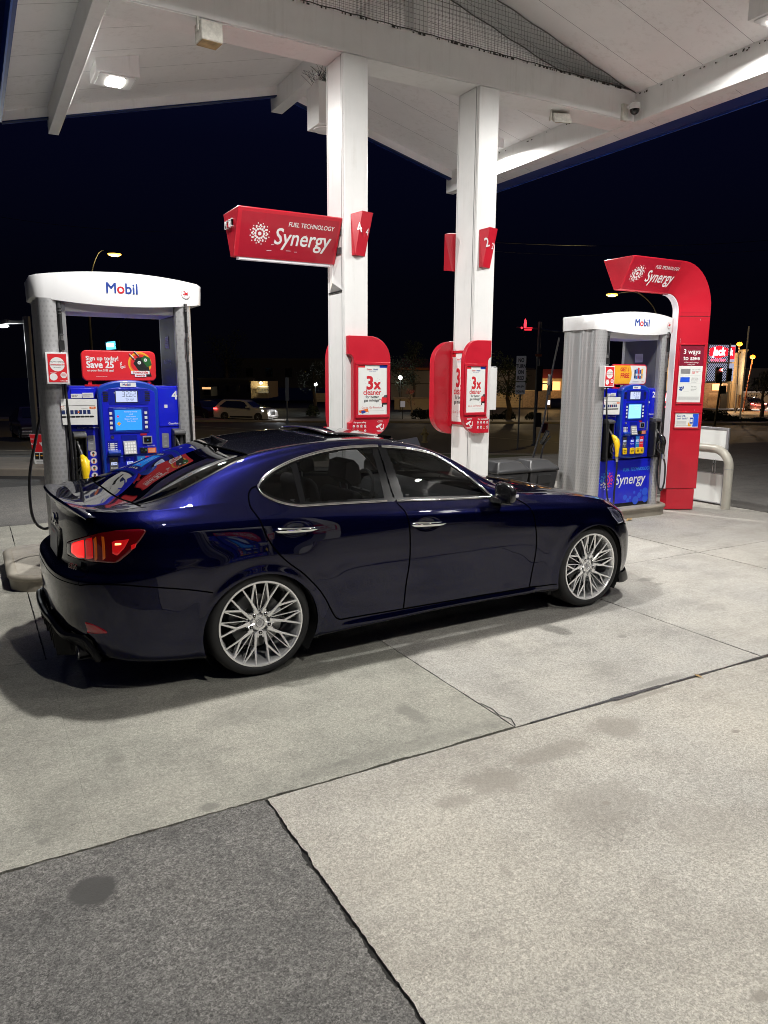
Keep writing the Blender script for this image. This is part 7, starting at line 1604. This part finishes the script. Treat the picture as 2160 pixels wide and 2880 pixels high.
g = gp(1197, 31); t = thing('fire_hydrant', 'yellowish fire hydrant beyond the car roof, left of the right column', 'hydrant', g + Vector((0,0,.06))); s_ = 1.0
k = MB(); k.lathe([(.0,0),(.13,0),(.13,.04),(.085,.06),(.085,.38),(.11,.40),(.11,.44),(.09,.46),(.085,.54),(.04,.62),(.0,.63)], 'hydrant_y', n=20); k.build('body', t); k = MB(); k.tube([(-.15,0,.36),(.15,0,.36)], .045, 'hydrant_y', 12); k.tube([(-.17,0,.36),(-.15,0,.36)], .055, 'hydrant_y', 12); k.tube([(.15,0,.36),(.17,0,.36)], .055, 'hydrant_y', 12); k.tube([(0,-.15,.30),(0,0,.30)], .055, 'hydrant_y', 12); k.tube([(0,0,.6),(0,0,.68)], .025, 'hydrant_y', 6); k.build('outlet', t)
g = gp(1160, 29); t = thing('leaning_board', 'pale board lying tilted beside the hydrant', 'board', g); k = MB(); k.add([(-.55,0,0),(.42,0,.0),(.40,.25,.34),(-.62,.25,.22),(-.55,.03,0),(.42,.03,.0),(.40,.28,.34),(-.62,.28,.22)], [(0,1,2,3),(7,6,5,4),(0,4,5,1),(1,5,6,2),(2,6,7,3),(3,7,4,0)], 'sign_white'); k.build('panel', t)
g = gp(1537, 45); k = MB(); k.lathe([(.0,0),(.20,0),(.23,.55),(.25,.56),(.25,.60),(.0,.64)], 'purple', tuple(g), n=18); tag(k.build('litter_bin'), 'dark purple round litter bin right of the signal pole', 'bin')
# yard sign
v = 14.; g = gp(72, v); g.z = .10; t = thing('yard_sign', 'red and white Save 8 dollars yard sign leaning left of the left pump', 'sign', g, -AZ-.05)
W_ = lambda px: (px-72)*v/2060; zz = lambda py: at(90, py, v).z-.10
k = MB(); Q = [(W_(69),zz(1221)),(W_(110),zz(1221)),(W_(120),zz(1330)),(W_(81),zz(1330))]; k.prism(Q, 0, .02, 'poster_white', 'y'); P_ = [(W_(110),zz(1223)),(W_(121),zz(1240)),(W_(131),zz(1328)),(W_(120),zz(1330))]; k.prism(P_, .02, .03, 'sign_white', 'y'); pn = k.build('panel', t)
k = MB(); k.add([(W_(69.5),-.002,zz(1221.5)),(W_(74.5),-.002,zz(1271)),(W_(114.5),-.002,zz(1271)),(W_(110),-.002,zz(1221.5))], [(0,1,2,3)], 'bright_red'); U = Vector((1,0,0)); k.text('SAVE', .052, (W_(73),-.004,zz(1251)), 'white', bold=.03, sx=.95); k.text('$', .055, (W_(96.5),-.004,zz(1249)), 'white', bold=.03); k.text('8', .10, (W_(101),-.004,zz(1254)), 'white', bold=.04); k.text('innercircle', .034, (W_(72),-.004,zz(1236)), 'white', bold=.02, sx=.9)
k.box(W_(81),W_(93),-.004,-.001,zz(1292),zz(1274),'black'); k.box(W_(95),W_(107),-.004,-.001,zz(1292),zz(1274),'black'); k.disc((W_(87),-.006,zz(1281)), .03, 'amber_paper', 10, ry=.012); k.disc((W_(101),-.006,zz(1281)), .03, 'amber_paper', 10, ry=.012)
for i in range(5): k.box(W_(84+i*.6),W_(108+i*1.2-(i % 2)*6),-.004,-.001,zz(1298+i*6),zz(1299.5+i*6),'dgrey')
k.build('poster', pn, smooth=0); k = MB(); k.tube([(W_(84),.01,-.02),(W_(82),.01,.1)], .006, 'steel', 6); k.tube([(W_(118),.01,-.02),(W_(116),.01,.1)], .006, 'steel', 6); k.build('stake', t)
# --- distant cars ---
def far_car(px0, px1, v, rz, prof_h, bm, label, name='parked_car', suv=False, lamps='front', L=4.6, group='cars on the street', sgn=1):
    g = gp((px0+px1)/2, v); t = thing(name, label, 'car', g, rz, group); h = prof_h
    if suv: P_ = [(-L/2,.35),(-L/2-.02,.75),(-L/2+.03,1.0),(-L/2+.14,1.14),(-L/2+.62,.97*h),(-L/2+1.1,h),(-L*.02,h*.99),(L*.08,h*.92),(L*.205,1.10),(L*.36,1.04),(L/2-.12,.92),(L/2,.62),(L/2,.32),(L*.4,.24),(-L*.42,.26)]
    else: P_ = [(-L/2,.35),(-L/2-.01,.70),(-L/2+.08,.92),(-L*.33,1.0),(-L*.22,h*.93),(-L*.08,h),(L*.06,h*.99),(L*.22,.98),(L*.38,.88),(L/2-.05,.72),(L/2,.5),(L/2,.3),(L*.4,.22),(-L*.42,.25)]
    W2 = .90; k = MB(); Ps = [(p.x, p.y) for p in bez([(a, b, 0) for a, b in P_+P_[:1]], 4)[:-1]]; n = len(Ps); V = []
    for yy, sc2 in ((-W2,.0),(-W2+.0,.0),(W2,.0)):
        pass
    def wid(z): return W2 if z < .95 else W2 - (z-.95)*.42
    ws = [(.86,.06),(1.,.0)]
    V = [(x, -wid(z), z) for x, z in Ps] + [(x, -wid(z)+.10, z+.03 if z > .5 else z) for x, z in Ps] + [(x, wid(z)-.10, z+.03 if z > .5 else z) for x, z in Ps] + [(x, wid(z), z) for x, z in Ps]
    F = [tuple(range(n)), tuple(range(3*n, 4*n))[::-1]] + [(r*n+i, (r+1)*n+i, (r+1)*n+(i+1) % n, r*n+(i+1) % n) for r in range(3) for i in range(n)]
    k.add(V, F, bm); k.build('body', t, smooth=40)
    k = MB(); zb, ztop = .98, h-.09
    for s_ in (-1, 1):
        y0, y1 = s_*(wid(zb+.03)+.004), s_*(wid(ztop)+.004)
        if suv: q = [(-L*.40,1.14,),(-L*.29,ztop),(-L*.02,ztop),(L*.05,ztop-.08),(L*.15,zb+.06)]
        else: q = [(-L*.24,zb+.06),(-L*.15,ztop),(L*.04,ztop),(L*.155,zb+.04)]
        k.add([(a, s_*(wid(b)+.006), b) for a, b in q]+[(q[-1][0], y0, zb+.03)], [tuple(range(len(q)+1)) if s_ > 0 else tuple(range(len(q)+1))[::-1]], 'car_glass')
    if suv: a0, a1, b0, b1 = (L*.205, 1.10), (L*.085, h*.91), (-L/2+.16, 1.16), (-L/2+.60, .96*h)
    else: a0, a1, b0, b1 = (L*.215, 1.0), (L*.07, h*.985), (-L*.325, 1.02), (-L*.215, h*.94)
    for (p, q, o_) in ((a0,a1,.035),(b0,b1,-.035)): k.add([(p[0]+o_,-.70,p[1]+.03),(p[0]+o_,.70,p[1]+.03),(q[0]+o_,.60,q[1]+.03),(q[0]+o_,-.60,q[1]+.03)], [(0,1,2,3) if o_ > 0 else (3,2,1,0)], 'car_glass')
    k.build('window', t, smooth=0)
    for ax in (-L*.30, L*.32):
        for s_ in (-1, 1):
            k = MB(); k.lathe([(.0,-.11),(.20,-.11),(.21,-.12),(.345,-.11),(.36,-.06),(.36,.10),(.0,.10)], 'tyre', (ax, s_*.80, .36), 'y', 24); wl = k.build('wheel', t)
            k = MB()
            for q in range(5): a = q*2*math.pi/5; k.tube([(ax, s_*.925, .36), (ax+.20*math.cos(a), s_*.925, .36+.20*math.sin(a))], .022, 'pole_grey', 5)
            k.build('rim', wl)
    return t, L
t, L = far_car(614, 763, 59, -AZ-.30, 1.66, 'suv_white', 'white SUV with headlights on, driving on the dark street', 'suv', True, L=4.75)
for s_ in (-1, 1):
    k = MB(); k.add([(L/2-.16,s_*.86,.86),(L/2-.50,s_*.908,.93),(L/2-.50,s_*.908,.84),(L/2-.12,s_*.86,.74),(L/2+.015,s_*.55,.72),(L/2-.02,s_*.55,.84)], [(0,1,2,3),(0,3,4,5)], 'headlight_on'); k.build('headlight', t, smooth=0)
    k = MB(); k.box(-L/2-.02,-L/2+.22,min(s_*.78,s_*.912),max(s_*.78,s_*.912),.92,1.02,'brake'); k.build('tail_lamp', t)
k = MB(); k.prism([(-.42,.78),(.42,.78),(.34,.44),(-.34,.44)], L/2+.0, L/2+.03, 'black', 'x'); k.box(L/2,L/2+.04,-.75,.75,.33,.38,'black'); k.build('grille', t)
k = MB(); k.box(L*.11,L*.16,-1.08,-.92,1.06,1.18,'suv_white'); k.box(L*.11,L*.16,.92,1.08,1.06,1.18,'suv_white'); k.build('wing_mirror', t); k = MB(); k.box(-L*.2,L*.22,-.915,-.905,.30,.42,'black'); k.build('side_cladding', t)
hp = t.location + Vector((2.9*math.cos(-AZ-.30), 2.9*math.sin(-AZ-.30), .7)); point(hp, 25, (.9,.95,1))
t, L = far_car(540, 615, 62, -AZ-.9, 1.42, 'car_dark', 'dark red car with lit tail lamps left of the white SUV', 'sedan_car')
for s_ in (-1, 1):
    k = MB(); k.box(-L/2-.04,-L/2+.15,min(s_*.45,s_*.88),max(s_*.45,s_*.88),.72,.88,'brake_hot' if s_ > 0 else 'brake'); k.build('tail_lamp', t)
k = MB(); k.box(-L/2-.05,-L/2,-.5,.5,.36,.40,'brake'); k.box(-L/2-.03,-L/2+.1,-.25,.25,.55,.66,'plate_white'); k.build('bumper_reflector', t); point(t.location+Vector((.8,-2.6,.8)), 18, (1,.12,.1))
t, L = far_car(2088, 2140, 84, math.pi/2-AZ-.03, 1.42, 'silver_car', 'silver sedan with red brake lights in the driveway at the far right', 'sedan_car')
for s_ in (-1, 1):
    k = MB(); k.box(-L/2-.05,-L/2+.1,min(s_*.50,s_*.86),max(s_*.50,s_*.86),.74,.90,'brake'); k.box(-L/2-.07,-L/2-.051,min(s_*.62,s_*.82),max(s_*.62,s_*.82),.79,.87,'brake_hot'); k.build('tail_lamp', t)
    k = MB(); k.box(L*.16,L*.20,min(s_*.92,s_*1.08),max(s_*.92,s_*1.08),.98,1.08,'silver_car'); k.build('wing_mirror', t)
k = MB(); k.box(-L/2-.05,-L/2,-.24,.24,.60,.74,'plate_white'); k.box(-L/2-.04,-L/2,-.7,.7,.32,.37,'sign_white'); k.build('rear_plate', t); point(t.location-hv*3.2+Vector((0,0,.7)), 30, (1,.15,.12))
t, L = far_car(60, 125, 34, -AZ-1.0, 1.42, 'car_dark', 'barely visible dark car behind the left lamp pole', 'sedan_car')
k = MB(); k.box(-L/2-.04,-L/2+.1,-.86,-.55,.76,.86,'brake'); k.build('tail_lamp', t)
# --- overhead wires ---
for i, (p0, v0, p1, v1, sag, lab) in enumerate((((1395,682),40,(2200,672),52,.3,'thin overhead wire crossing the sky on the right'),((0,610),60,(700,648),60,.5,'faint overhead wire in the left sky'),((1300,700),70,(2200,700),70,.6,'second faint wire on the right'),((270,1000),46,(372,870),30,.0,'guy wire seen through the left pump opening'))):
    a, b = at(p0[0], p0[1], v0), at(p1[0], p1[1], v1); pts = [a.lerp(b, t_)-Vector((0,0,sag*4*t_*(1-t_))) for t_ in np.linspace(0, 1, 24)]
    k = MB(); k.tube(pts, .016 if i < 3 else .02, 'wire', 5); tag(k.build('overhead_wire'), lab, 'wire', 'overhead wires')
# ---------------- second island behind the viewer: the sedan's doors mirror it ----------------
def twin(src, loc, label, cat=None):
    c = copy_tree(src); c.location = loc; c.rotation_euler = (0, 0, math.pi); c['label'] = label; return c
PUMPS = [o for o in bpy.data.objects if o.name.startswith('fuel_pump') and o.parent is None]
p_ = [o for o in PUMPS if 'marked 4' in o['label']][0]; c = twin(p_, (4.35, -2.55, 0), 'fuel pump on the island behind the viewer, mirrored in the rear door'); c['group'] = 'fuel pumps on the rear island'
col_ = [o for o in bpy.data.objects if o.name.startswith('canopy_column') and 'pump 4' in o['label']][0]; twin(col_, (5.65, -2.75, 0), 'white column on the rear island, mirrored in the sedan doors')
cs_ = [o for o in bpy.data.objects if o.name.startswith('poster_case') and 'orange sticker' in o['label']][0]; twin(cs_, (9.1, 4.18, 0), 'red poster case on the rear island column, mirrored in the rear door')
k_ = bpy.data.objects['island_kerb']; c = k_.copy(); COL.objects.link(c); c.location = (10.4, 4.1, 0); c.rotation_euler = (0, 0, math.pi); c['label'] = 'second concrete kerb island behind the viewer'
